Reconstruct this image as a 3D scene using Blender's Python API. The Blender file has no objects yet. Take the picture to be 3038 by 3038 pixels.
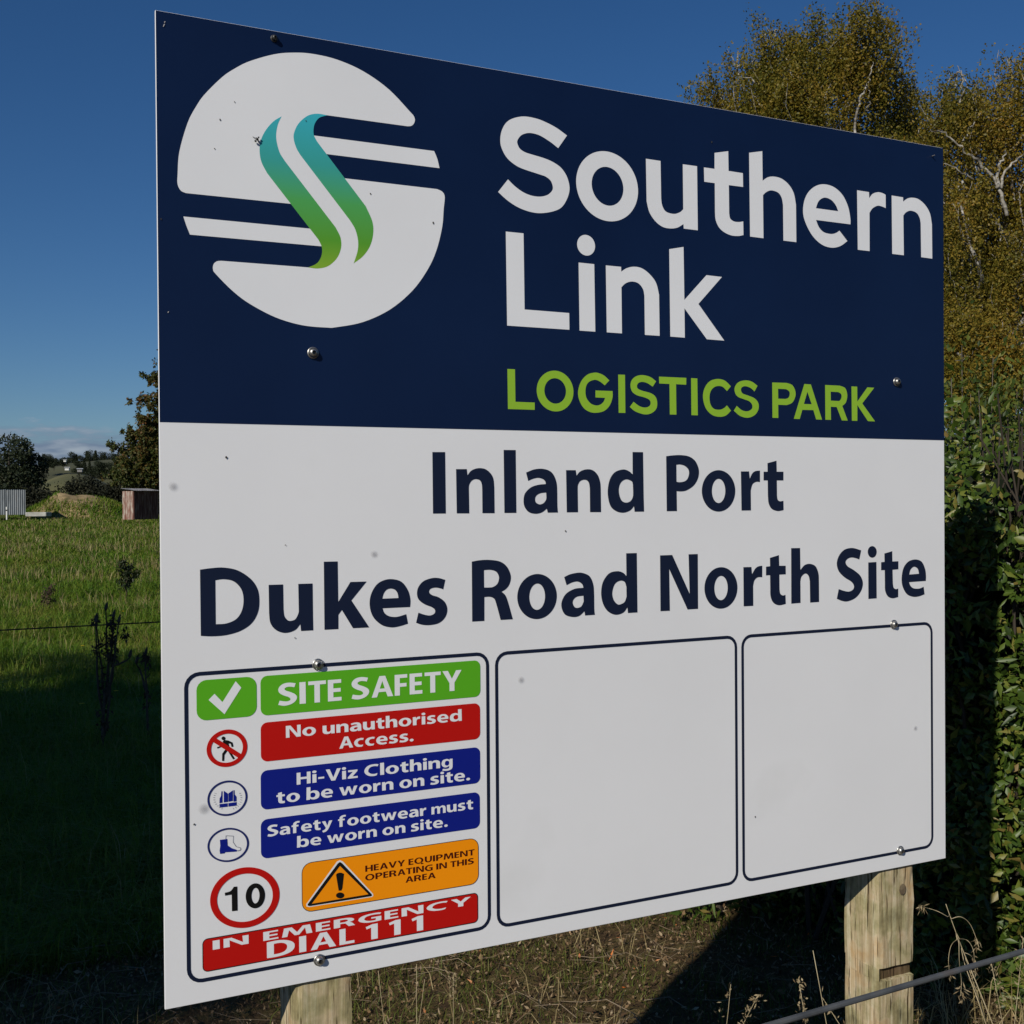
import bpy, bmesh, math, random
import numpy as np
from mathutils import Vector, Matrix
rng = np.random.default_rng(7); random.seed(7)
R = math.radians
SC = bpy.context.scene
COL = SC.collection

# ---------------------------------------------------------------- camera
CAM = Vector((-0.2978, -1.9838, 1.7570))
EUL = (1.56164981, 0.00703178, -0.449509161)
FPX = 3370.0
cd = bpy.data.cameras.new('camera'); cam = bpy.data.objects.new('camera', cd); COL.objects.link(cam)
cam.location = CAM; cam.rotation_euler = EUL
cd.sensor_width = 36.0; cd.sensor_fit = 'HORIZONTAL'; cd.lens = 36.0 * FPX / 3038.0
cd.clip_start = 0.05; cd.clip_end = 6000
SC.camera = cam
# ---------------------------------------------------------------- world and sun
SUN = Vector((1.3606, 1.0, -1.0092)).normalized()          # direction the light travels
w = bpy.data.worlds.new("World"); SC.world = w; w.use_nodes = True
nt = w.node_tree; nt.nodes.clear()
def N(t, kind, **kw):
    n = t.nodes.new(kind)
    for k, v in kw.items():
        if k.startswith('i_'): n.inputs[k[2:].replace('_', ' ')].default_value = v
        else: setattr(n, k, v)
    return n
sky = N(nt, 'ShaderNodeTexSky'); sky.sky_type = 'NISHITA'; sky.sun_disc = False
sky.sun_elevation = math.asin(-SUN.z); sky.sun_rotation = math.atan2(-SUN.x, -SUN.y)
sky.altitude = 50; sky.air_density = 1.0; sky.dust_density = 0.1; sky.ozone_density = 2.0
tc = N(nt, 'ShaderNodeTexCoord'); sep = N(nt, 'ShaderNodeSeparateXYZ')
nt.links.new(tc.outputs['Generated'], sep.inputs[0])
mp = N(nt, 'ShaderNodeMapping'); mp.inputs['Scale'].default_value = (9, 9, 42)
nt.links.new(tc.outputs['Generated'], mp.inputs[0])
nz = N(nt, 'ShaderNodeTexNoise', i_Scale=1.6, i_Detail=7, i_Roughness=.55); nt.links.new(mp.outputs[0], nz.inputs['Vector'])
# low bank of cloud along the horizon, ragged on top
m1 = N(nt, 'ShaderNodeMath', operation='MULTIPLY_ADD'); m1.inputs[1].default_value = .060; m1.inputs[2].default_value = .034
nt.links.new(nz.outputs['Fac'], m1.inputs[0])
m2 = N(nt, 'ShaderNodeMath', operation='SUBTRACT'); nt.links.new(m1.outputs[0], m2.inputs[0]); nt.links.new(sep.outputs['Z'], m2.inputs[1])
m3 = N(nt, 'ShaderNodeMapRange'); m3.inputs['From Min'].default_value = -.001; m3.inputs['From Max'].default_value = .008; m3.inputs['To Max'].default_value = .75
nt.links.new(m2.outputs[0], m3.inputs['Value'])
nz2 = N(nt, 'ShaderNodeTexNoise', i_Scale=3.2, i_Detail=6); nt.links.new(mp.outputs[0], nz2.inputs['Vector'])
cr = N(nt, 'ShaderNodeValToRGB'); cr.color_ramp.elements[0].position = .48; cr.color_ramp.elements[0].color = (2.6, 3.3, 5.2, 1)
cr.color_ramp.elements[1].position = .72; cr.color_ramp.elements[1].color = (6.2, 6.9, 8.2, 1)
nt.links.new(nz2.outputs['Fac'], cr.inputs[0])
tint = N(nt, 'ShaderNodeMix', data_type='RGBA', blend_type='MULTIPLY'); tint.inputs[0].default_value = 1.0
tint.inputs[7].default_value = (.60, .77, 1.03, 1)
nt.links.new(sky.outputs[0], tint.inputs[6])
hs = N(nt, 'ShaderNodeHueSaturation'); hs.inputs['Saturation'].default_value = 1.12; nt.links.new(tint.outputs[2], hs.inputs['Color'])
mx = N(nt, 'ShaderNodeMix', data_type='RGBA')
nt.links.new(m3.outputs[0], mx.inputs[0]); nt.links.new(hs.outputs[0], mx.inputs[6]); nt.links.new(cr.outputs[0], mx.inputs[7])
bg = N(nt, 'ShaderNodeBackground'); bg.inputs[1].default_value = 0.054
wo = N(nt, 'ShaderNodeOutputWorld'); nt.links.new(mx.outputs[2], bg.inputs[0]); nt.links.new(bg.outputs[0], wo.inputs[0])
sd = bpy.data.lights.new('sun', 'SUN'); sd.energy = 3.9; sd.angle = R(.53); sd.color = (1, .945, .845)
so = bpy.data.objects.new('sun', sd); COL.objects.link(so); so.rotation_euler = SUN.to_track_quat('-Z', 'Y').to_euler(); so.location = (-20, -15, 30)
SC.view_settings.view_transform = 'Standard'; SC.view_settings.look = 'None'
SC.view_settings.exposure = 0.0; SC.view_settings.gamma = 1.0; SC.view_settings.use_curve_mapping = False
SC.cycles.max_bounces = 6; SC.cycles.transparent_max_bounces = 8

# ---------------------------------------------------------------- helpers
MR = Matrix.Identity(3); 
from mathutils import Euler
MR = Euler(EUL, 'XYZ').to_matrix()
def ray(x, y): return (MR @ Vector(((x - 1519) / FPX, -(y - 1519) / FPX, -1.0)))
def at(x, y, depth): return CAM + ray(x, y) * depth
def on_z(x, y, z=0.0):
    d = ray(x, y); return CAM + d * ((z - CAM.z) / d.z)
def tag(o, label=None, cat=None, group=None, kind=None):
    if label: o['label'] = label
    if cat: o['category'] = cat
    if group: o['group'] = group
    if kind: o['kind'] = kind
    return o
def empty(name, loc, label, cat, group=None):
    o = bpy.data.objects.new(name, None); COL.objects.link(o); o.location = loc; o.empty_display_size = .2
    return tag(o, label, cat, group)
def link(name, me, mat, parent=None):
    o = bpy.data.objects.new(name, me); COL.objects.link(o)
    if mat is not None and len(me.materials) == 0: me.materials.append(mat)
    if parent is not None: o.parent = parent
    return o
def np_mesh(name, V, F):
    V = np.asarray(V, np.float32).reshape(-1, 3); F = np.asarray(F, np.int32)
    me = bpy.data.meshes.new(name); me.vertices.add(len(V)); me.vertices.foreach_set('co', V.ravel())
    k = F.shape[1]; n = len(F)
    me.loops.add(n * k); me.loops.foreach_set('vertex_index', F.ravel())
    me.polygons.add(n); me.polygons.foreach_set('loop_start', np.arange(0, n * k, k, dtype=np.int32))
    me.update(calc_edges=True); me.validate()
    return me
class MB:                                    # gathers boxes, tubes and prisms into ONE mesh
    def __init__(s): s.v = []; s.f = []
    def add(s, V, F):
        o = len(s.v); s.v += [tuple(p) for p in V]; s.f += [tuple(i + o for i in f) for f in F]
    def box(s, x0, x1, y0, y1, z0, z1):
        s.add([(x, y, z) for z in (z0, z1) for y in (y0, y1) for x in (x0, x1)],
              [(0, 2, 3, 1), (4, 5, 7, 6), (0, 1, 5, 4), (2, 6, 7, 3), (0, 4, 6, 2), (1, 3, 7, 5)])
    def tube(s, P, rad, n=6, cap=True):
        P = [Vector(p) for p in P]
        if not hasattr(rad, '__len__'): rad = [rad] * len(P)
        V = []; F = []
        t = (P[1] - P[0]).normalized(); a = t.orthogonal().normalized()
        for i, p in enumerate(P):
            t = (P[min(i + 1, len(P) - 1)] - P[max(i - 1, 0)])
            t = t.normalized() if t.length > 1e-9 else Vector((0, 0, 1))
            a = (a - t * a.dot(t)); a = a.normalized() if a.length > 1e-6 else t.orthogonal().normalized()
            b = t.cross(a)
            for k in range(n):
                g = 2 * math.pi * k / n; V.append(p + (a * math.cos(g) + b * math.sin(g)) * rad[i])
        for i in range(len(P) - 1):
            for k in range(n): F.append((i * n + k, i * n + (k + 1) % n, (i + 1) * n + (k + 1) % n, (i + 1) * n + k))
        if cap: F += [tuple(range(n - 1, -1, -1)), tuple((len(P) - 1) * n + k for k in range(n))]
        s.add(V, F)
    def build(s, name, mat, parent=None, smooth=False):
        me = bpy.data.meshes.new(name); me.from_pydata(s.v, [], s.f); me.update()
        if smooth: me.polygons.foreach_set('use_smooth', [True] * len(me.polygons))
        return link(name, me, mat, parent)

# ---------------------------------------------------------------- materials
def mat(name, col, rough=.6, **kw):
    m = bpy.data.materials.new(name); m.use_nodes = True; b = m.node_tree.nodes['Principled BSDF']
    b.inputs['Base Color'].default_value = (*col, 1); b.inputs['Roughness'].default_value = rough
    for k, v in kw.items(): b.inputs[k.replace('_', ' ')].default_value = v
    return m
def ramp(t, stops):
    r = N(t, 'ShaderNodeValToRGB'); e = r.color_ramp.elements
    while len(e) < len(stops): e.new(.5)
    for i, (p, c) in enumerate(stops): e[i].position = p; e[i].color = (*c, 1)
    return r
def leaf_mat(name, stops, rough=.5, trans=.3, spec=.3, patch=None):
    """leaf colours differ leaf by leaf, with broad patches of ripeness through the plant"""
    m = bpy.data.materials.new(name); m.use_nodes = True; t = m.node_tree; b = t.nodes['Principled BSDF']
    g = N(t, 'ShaderNodeNewGeometry'); r = ramp(t, stops)
    src = g.outputs['Random Per Island']
    if patch:
        tc = N(t, 'ShaderNodeTexCoord'); nz = N(t, 'ShaderNodeTexNoise', i_Scale=patch, i_Detail=3)
        t.links.new(tc.outputs['Object'], nz.inputs['Vector'])
        ma = N(t, 'ShaderNodeMath', operation='MULTIPLY_ADD'); ma.inputs[1].default_value = .55
        t.links.new(src, ma.inputs[0])
        mb = N(t, 'ShaderNodeMapRange'); mb.inputs['From Min'].default_value = .3; mb.inputs['From Max'].default_value = .7; mb.inputs['To Max'].default_value = .45
        t.links.new(nz.outputs['Fac'], mb.inputs['Value']); t.links.new(mb.outputs[0], ma.inputs[2]); src = ma.outputs[0]
    t.links.new(src, r.inputs[0]); t.links.new(r.outputs[0], b.inputs['Base Color'])
    b.inputs['Roughness'].default_value = rough; b.inputs['Specular IOR Level'].default_value = spec
    tr = N(t, 'ShaderNodeBsdfTranslucent'); t.links.new(r.outputs[0], tr.inputs[0])
    ms = N(t, 'ShaderNodeMixShader'); ms.inputs[0].default_value = trans
    t.links.new(b.outputs[0], ms.inputs[1]); t.links.new(tr.outputs[0], ms.inputs[2])
    t.links.new(ms.outputs[0], t.nodes['Material Output'].inputs[0])
    return m
def noise_mat(name, stops, scale=(1, 1, 1), nscale=5., detail=6., rough=.8, bump=0., bscale=None, dist=.01, rough_n=.55):
    m = bpy.data.materials.new(name); m.use_nodes = True; t = m.node_tree; b = t.nodes['Principled BSDF']
    tc = N(t, 'ShaderNodeTexCoord'); mp = N(t, 'ShaderNodeMapping'); mp.inputs['Scale'].default_value = scale
    t.links.new(tc.outputs['Object'], mp.inputs[0])
    nz = N(t, 'ShaderNodeTexNoise', i_Scale=nscale, i_Detail=detail, i_Roughness=rough_n); t.links.new(mp.outputs[0], nz.inputs['Vector'])
    r = ramp(t, stops); t.links.new(nz.outputs['Fac'], r.inputs[0]); t.links.new(r.outputs[0], b.inputs['Base Color'])
    b.inputs['Roughness'].default_value = rough
    if bump:
        nb = N(t, 'ShaderNodeTexNoise', i_Scale=bscale or nscale * 2, i_Detail=6); t.links.new(mp.outputs[0], nb.inputs['Vector'])
        bp = N(t, 'ShaderNodeBump'); bp.inputs['Strength'].default_value = bump; bp.inputs['Distance'].default_value = dist
        t.links.new(nb.outputs['Fac'], bp.inputs['Height']); t.links.new(bp.outputs[0], b.inputs['Normal'])
    return m
def vinyl(name, col, col2=None, rough=.32):
    c2 = col2 or tuple(min(1, c * 1.06) for c in col)
    m = noise_mat(name, [(.35, col), (.7, c2)], nscale=2.2, detail=4, rough=rough, bump=.02, bscale=1.2, dist=.002)
    m.node_tree.nodes['Principled BSDF'].inputs['Specular IOR Level'].default_value = .22
    return m

# ================================================================ GROUND
def gz(x, y):
    """height of the ground: flat by the sign, rising very gently over the paddock"""
    d = np.hypot(np.asarray(x, float) - CAM.x, np.asarray(y, float) - CAM.y)
    z = .72 * np.clip((d - 14) / 80, 0, 1) ** 1.2
    z = z + .05 * np.sin(np.asarray(x) * .33 + 1) * np.sin(np.asarray(y) * .21) * np.clip((d - 8) / 20, 0, 1)
    return z
rr = np.concatenate([[0], np.geomspace(.3, 3500, 120)]); aa = np.linspace(0, 2 * math.pi, 180, endpoint=False)
gx = CAM.x + rr[:, None] * np.cos(aa); gy = CAM.y + rr[:, None] * np.sin(aa)
gzz = gz(gx, gy) + rng.normal(0, .008, gx.shape) * (rr[:, None] < 12) * (rr[:, None] > 1)
nA = len(aa); idx = np.arange(len(rr) * nA).reshape(len(rr), nA)
GF = np.stack([idx[:-1], np.roll(idx, -1, 1)[:-1], np.roll(idx, -1, 1)[1:], idx[1:]], -1).reshape(-1, 4)[nA:]
gm = bpy.data.materials.new('ground'); gm.use_nodes = True; t = gm.node_tree; b = t.nodes['Principled BSDF']
tcn = N(t, 'ShaderNodeTexCoord'); sp = N(t, 'ShaderNodeSeparateXYZ'); t.links.new(tcn.outputs['Object'], sp.inputs[0])
n1 = N(t, 'ShaderNodeTexNoise', i_Scale=.5, i_Detail=8, i_Roughness=.65); t.links.new(tcn.outputs['Object'], n1.inputs['Vector'])
n2 = N(t, 'ShaderNodeTexNoise', i_Scale=14, i_Detail=8, i_Roughness=.7); t.links.new(tcn.outputs['Object'], n2.inputs['Vector'])
rg = ramp(t, [(.3, (.04, .065, .010)), (.5, (.085, .11, .018)), (.7, (.17, .15, .045))]); t.links.new(n1.outputs['Fac'], rg.inputs[0])
rs = ramp(t, [(.28, (.03, .021, .012)), (.44, (.12, .078, .04)), (.56, (.13, .10, .038)), (.72, (.32, .235, .125))]); t.links.new(n2.outputs['Fac'], rs.inputs[0])
ad = N(t, 'ShaderNodeMath', operation='MULTIPLY_ADD'); ad.inputs[1].default_value = 1.2; t.links.new(n1.outputs['Fac'], ad.inputs[0]); t.links.new(sp.outputs['Y'], ad.inputs[2])
mr = N(t, 'ShaderNodeMapRange'); mr.inputs['From Min'].default_value = 4.2; mr.inputs['From Max'].default_value = 5.4; t.links.new(ad.outputs[0], mr.inputs['Value'])
mxg = N(t, 'ShaderNodeMix', data_type='RGBA'); t.links.new(mr.outputs[0], mxg.inputs[0]); t.links.new(rs.outputs[0], mxg.inputs[6]); t.links.new(rg.outputs[0], mxg.inputs[7])
t.links.new(mxg.outputs[2], b.inputs['Base Color']); b.inputs['Roughness'].default_value = .95; b.inputs['Specular IOR Level'].default_value = .1
bp = N(t, 'ShaderNodeBump'); bp.inputs['Strength'].default_value = 1.0; bp.inputs['Distance'].default_value = .05
t.links.new(n2.outputs['Fac'], bp.inputs['Height']); t.links.new(bp.outputs[0], b.inputs['Normal'])
ground = link('ground', np_mesh('ground', np.stack([gx, gy, gzz], -1), GF), gm); tag(ground, kind='structure')

# ================================================================ SIGN BOARD
SHAPES = {
 'logo_u': '''47.6,1385.5! 39,1388.9 33.9,1399.3 34.1,1415.4 37.4,1454.5 51.7,1505.6 66.6,1536.2 80.9,1558.3 110.3,1591.7 132.4,1610.1 157.9,1626.7 201.1,1645.8 235.4,1654.4 270.2,1658 315.3,1655.1 364.5,1642 413.4,1616.6 454.8,1581.3 461.9,1574.5 464.3,1567.4 461.8,1560 456.6,1555.4 449.7,1553.8! 296.5,1552.5! 277.2,1548.5! 250,1521.5! 268.5,1465! 280.9,1413.6! 248.8,1386.8! 227.4,1386.7!''',
 'logo_l': '''328.1,1443.4! 507.9,1444.2! 518.5,1440.2 523,1430.9 520.6,1408 517.4,1374.8 505.8,1330.8 488.1,1293.1 457.2,1250.8 412.7,1212.5 361,1186.3 310.8,1173.8 291.5,1171.9 247.1,1173.4 200.1,1184.1 154,1205.1 124.1,1225.8 96.5,1252 91.8,1259.4 92.7,1268.4 98.4,1274 106.1,1275.6! 258.9,1276.9! 295.9,1290.3! 305.8,1322.4! 280.6,1382.4! 306.9,1443.2!''',
 'logo_stripe': '''259.4,1512.9! 502.2,1514.7! 508.4,1501.1 512.8,1484! 281.5,1482.8!''',
 'logo_stripe2': '''42.9,1345.3! 280.3,1346.3! 299.3,1316.8! 283.9,1316.7! 53.6,1315.6! 48,1329.8''',
 'logo_ribbon': '''207.2,1538.1! 200,1520.8 197.3,1499.1 202.6,1475.3 212.8,1459.7! 303.5,1352.6! 312.5,1335.6 313.6,1316.9 305.6,1297.4 292.6,1285.3! 344.8,1290.6! 357.5,1314.5 358.7,1333.6 353.6,1353.7 343.8,1369.2! 252.8,1476.1! 245.9,1487 241.3,1501.8 242,1514.3 250.1,1531.4 266.1,1547!''',
 'logo_g1': '''213.5,1538.9! 198.5,1527.7 184.4,1509.6 175.7,1490.1 174,1471.7 177.2,1453.8 186.9,1435.8! 278.5,1327.7! 284.5,1314.2 283.1,1298.5 274.9,1285.4 258.9,1276.9! 276.4,1276.4 295.8,1282.4 312.1,1297.9 320.1,1317.5 319,1336.2 310,1353.3! 219,1460.5! 208.9,1476.1 203.5,1499.9 206.2,1521.7''',
 'logo_g2': '''296.5,1552.5! 277.3,1552.6 259.7,1546.1 243.8,1530.5 235.7,1513.4 235,1501 239.6,1486.2 246.4,1475.3! 337.2,1368.5! 347,1353.1 352.1,1333 350.9,1313.9 343.5,1291.2! 361.5,1306 374.9,1325.6 381.1,1348.5 379.7,1370.6 367.2,1397.3! 276.9,1503.4! 271.5,1513.6 271,1524.4 273.9,1535.6 282,1546.1''',
 'word_white': '''785.6,1581.5! 765.7,1554! 748.6,1563.8 727.1,1572.9 711,1575.6 697.7,1574.5 684.4,1568.4 676.4,1557.9 676.3,1550.8 681.5,1542 692.1,1536.8 705.4,1534.4 736.2,1529.9 756.5,1524.1 772.8,1515.2 785,1499.8 790.7,1478.7 786.1,1458.9 773.6,1439.4 755.8,1429.1 728.6,1422.2 704.5,1421.9 678,1427.6 654.4,1438.6 634,1453! 655.3,1479.6! 670.4,1467.9 688.8,1458.2 707.4,1453.8 726.2,1454.2 742.4,1459.8 752,1469.5 752.9,1478 748.1,1488.3 737.3,1494.7 726.5,1497 686.5,1504.1 668.1,1510.8 652.5,1521.9 642.2,1538.2 639.4,1553.1 642.4,1571.1 651.7,1587.6 666.2,1598.3 690,1605.7 716.6,1605.6 738.1,1601.4 762.5,1593.3|950.2,1489.8 944.4,1462.8 928.2,1440.3 904.3,1425.9 876.5,1421.6 849,1427.9 826,1443.8 810.9,1466.8 805.7,1493.4 811.3,1519.7 826.7,1541.8 849.9,1556.6 877.5,1561.6 905.2,1555.9 928.9,1540.3 944.7,1517.0|915.3,1490 912.3,1475.2 904.1,1463 891.9,1455.1 877.7,1452.9 863.6,1456.6 851.7,1465.6 843.8,1478.5 841.2,1493.3 844.1,1508 852.1,1520.1 864.1,1528.1 878.2,1530.5 892.4,1527 904.5,1518.1 912.5,1505.1|969.5,1558.5! 1005.1,1558.4! 1006.1,1480.5! 1008.7,1466.9 1017.6,1455.3 1037.2,1452.5 1052.4,1457.6 1060.7,1464.8! 1060.1,1558.3! 1096,1558.6! 1097,1424.4! 1061.6,1424.5! 1061.1,1433.8! 1046.1,1425.2 1029.4,1421.6 1009.9,1422.9 992,1432.5 977.3,1449.8 970.7,1471.6!|1176.3,1600.3! 1176.9,1558.4! 1214.4,1558.1! 1214.9,1528.7! 1177.4,1528.3! 1177.9,1468.1! 1180.7,1457.5 1190.3,1452.4 1203.1,1452.4 1214.7,1454.9! 1215.2,1425.9! 1202.9,1422.6 1183.7,1421.9 1164.6,1427 1150.5,1436.8 1142.7,1451.5 1141.2,1466.9! 1141,1528.3! 1114.1,1528.2! 1113.4,1558.2! 1140.6,1558.4! 1140.8,1592.2!|1231.2,1603.9! 1266.5,1611.8! 1267.1,1548! 1280.3,1556.7 1296.9,1560.5 1318.6,1558.5 1338.7,1547.5 1352.1,1530.3 1358,1505.5! 1358.5,1423.8! 1322.8,1423.9! 1322.2,1501.7! 1318.3,1517.3 1308.4,1527.3 1290.1,1529.8 1276.8,1524.6 1267.9,1517! 1268.6,1423.9! 1232.7,1424.2!|1513.3,1478.3! 1414.1,1478.2! 1421.9,1463.5 1435.8,1453.2 1456.8,1451.1 1470.9,1454.7 1481.2,1460.9! 1504.1,1439.7! 1483.1,1426.5 1458.4,1420.7 1430.4,1425 1404.5,1441.5 1385.7,1466.7 1377.7,1490.1 1380.9,1516 1393,1537.6 1413.8,1553.4 1438.2,1560 1466.2,1556.7 1490.8,1541.7 1506.7,1517.3 1513,1491.8|1413.9,1504.2! 1420.5,1519 1431,1527.7 1443.2,1530.7 1459,1526.7 1471.2,1516.3 1477.9,1504.1!|1533.1,1557.4! 1568.6,1557.2! 1569.3,1543.4! 1579.2,1554.2 1595.8,1560 1610.5,1559.1 1618.6,1556.4! 1618.8,1526.1! 1606.7,1528.7 1593.8,1528.8 1579,1521.3 1569.8,1510.1! 1569.7,1423! 1534.6,1422.9!|1636.9,1557! 1672.1,1556.6! 1672.4,1546.8! 1685.4,1555.2 1700.6,1558.9 1719.7,1557.6 1740.8,1546.4 1756.1,1528 1762.2,1502.8! 1763,1422.5! 1727.8,1422.9! 1726.7,1502.1! 1723.3,1514.6 1713.8,1525 1695.8,1528.3 1681.4,1523.1 1672.7,1514.5! 1673.7,1422.7! 1638,1422.7!''',
 'word_white2': '''649.8,1378.5! 688,1378.7! 689.2,1230.9! 788,1230.5! 788.3,1197.4! 651.3,1197.3!|848.1,1368 846.5,1360.2 842,1353.6 835.2,1349.2 827.3,1347.8 819.5,1349.6 812.9,1354.2 808.5,1360.9 807,1368.8 808.6,1376.7 813.1,1383.2 819.8,1387.6 827.6,1389 835.5,1387.3 842.2,1382.8 846.6,1376.0|810.1,1332.4! 845.9,1332.2! 847.4,1197! 811.3,1197.1!|872.8,1332! 908.7,1332.1! 908.9,1322.4! 922.2,1330.5 939.7,1334.9 958.8,1333 977.9,1322 992.6,1305.6 999.6,1282.2! 1000.5,1197.4! 964.6,1197.3! 964,1277.1! 960.8,1290.7 949.8,1301.8 933.7,1304.3 919.1,1299.5 909.2,1290.8! 909.7,1197.2! 874.1,1197.3!|1025.2,1378.4! 1060.8,1386.2! 1062.2,1275.8! 1118.4,1332! 1158.3,1331.4! 1097.5,1269.9! 1163.5,1196.5! 1118.5,1196.9! 1062.3,1258.3! 1062.8,1197.1! 1026.7,1197.4!''',
 'word_green': '''651.1,1113.6! 667.4,1113.6! 668,1050.6! 709.9,1050.5! 709.8,1036.2! 651.8,1036.2!|796.5,1074.1 793.2,1058.6 784.1,1045.6 770.6,1037.1 754.8,1034.4 739.2,1037.8 726.1,1046.7 717.4,1059.8 714.4,1075.1 717.6,1090.3 726.5,1103.2 739.8,1111.8 755.4,1114.8 771.2,1111.6 784.5,1102.8 793.4,1089.6|779.6,1074.5 777.7,1064.9 772.4,1056.8 764.5,1051.5 755.2,1049.8 746,1051.9 738.3,1057.5 733.1,1065.7 731.4,1075.2 733.3,1084.7 738.5,1092.7 746.4,1098.1 755.6,1099.9 764.8,1097.9 772.6,1092.3 777.9,1084.1|868.5,1090.2! 879.4,1100.5! 867.5,1109.6 856.2,1113.8 844.9,1114.8 828,1109.7 813.9,1095.7 807,1076 809.4,1059 819.1,1043.5 833,1035.8 848.5,1034.3 867,1038.7 879.9,1050.2 886.6,1066.5 886.7,1079.3! 846.9,1079.1! 846.8,1065.1! 869.2,1064.9! 865.7,1057.2 858.5,1051.3 848.6,1049 836,1052.5 826.2,1063.2 823.8,1076.6 826.4,1088.9 833.5,1096.5 846.2,1100.4 857.5,1097.4|900.2,1113.2! 916.3,1113.4! 916.7,1035.9! 900.8,1035.7!|982.8,1091.8! 991.2,1103.2! 976.4,1111.7 957.2,1114.6 941.1,1110.7 931.4,1101.6 929.3,1090.3 933.6,1079.3 945.2,1072.7 962.8,1069 974.6,1064.4 977.5,1057.5 973.9,1051.3 964.2,1048.3 950.9,1050.6 936.3,1059.2! 927.2,1048.4! 940.6,1039.6 962.6,1034.2 978.9,1036.9 990.8,1046 993.6,1058.7 989.5,1071.2 977.7,1078.3 957,1082.6 946.8,1086.5 944.8,1092.1 948.3,1098 957.1,1100.6 968.9,1098.8|998.2,1113.1! 1065.9,1113.3! 1065.5,1099! 1040.2,1099.1! 1040.7,1035.8! 1024.4,1035.6! 1023.9,1098.9! 998.7,1099!|1077.9,1113.3! 1093.7,1113.2! 1094.4,1035.7! 1078.3,1035.8!|1180,1100.1! 1169.7,1089.3! 1160,1097.3 1149.2,1099.6 1136.5,1096.4 1127.5,1087.2 1124.5,1073.9 1127.3,1059.2 1136.2,1050.6 1150.6,1049.2 1161.5,1052.8 1169.5,1059! 1180,1048! 1166.9,1037.5 1150.5,1034.1 1130.8,1037.7 1114.8,1051.4 1107.8,1073.3 1111.5,1092.5 1124.1,1107.7 1143.8,1114.2 1163.7,1111.7|1242.3,1091.3! 1250.6,1103.7! 1235.4,1112.1 1218.7,1114.2 1200.2,1109.6 1190.2,1098.4 1190.9,1086.5 1198.2,1078.4 1212.9,1073.8 1227.7,1069.8 1235.8,1062.5 1235,1053.5 1223.8,1048 1209,1049.7 1195.1,1058.6! 1187.3,1048.2! 1203.4,1037.6 1223.7,1033.9 1242.4,1040.1 1252.5,1052.5 1252.6,1066.1 1242.6,1076.3 1225.9,1081.7 1211.1,1085.7 1206.4,1093 1209.3,1099.1 1218.6,1101.6 1231.6,1098.5|1290.2,1112.5! 1330,1113.1! 1345.4,1108.8 1353.4,1096.9 1353.8,1084.6 1345.2,1070.5 1329.7,1064.5! 1306.3,1064.4! 1306.5,1035.7! 1290.5,1035.6!|1306.1,1099.4! 1328,1099.3! 1336.8,1094.7 1337.9,1087.1 1333.6,1080.2 1325.9,1077.8! 1306.4,1077.8!|1378.9,1112.6! 1397.3,1112.4! 1428.6,1035.1! 1411.9,1035! 1404.1,1055.6! 1373.1,1055.3! 1365.5,1034.8! 1349.2,1035!|1387.4,1095.6! 1399.4,1068.5! 1377.4,1068.4!|1437.8,1112.7! 1480,1112.7! 1496.2,1107.4 1501.9,1091.2 1497.3,1075.3 1487.1,1067.4! 1502.8,1034.8! 1485.7,1034.7! 1470.8,1064.4! 1453.9,1064.5! 1454.2,1035.2! 1438.1,1035.1!|1453.7,1098.3! 1475.9,1098.1! 1484,1093.7 1484.7,1085.9 1479.8,1079.1 1473.7,1078! 1454,1078.3!|1514.2,1112.4! 1531.1,1112.4! 1531.3,1078.6! 1561.3,1112! 1581.8,1111.8! 1545.8,1074.9! 1583.9,1034.9! 1562.6,1035! 1531.3,1070.7! 1531.1,1034.9! 1515,1034.8!''',
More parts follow.
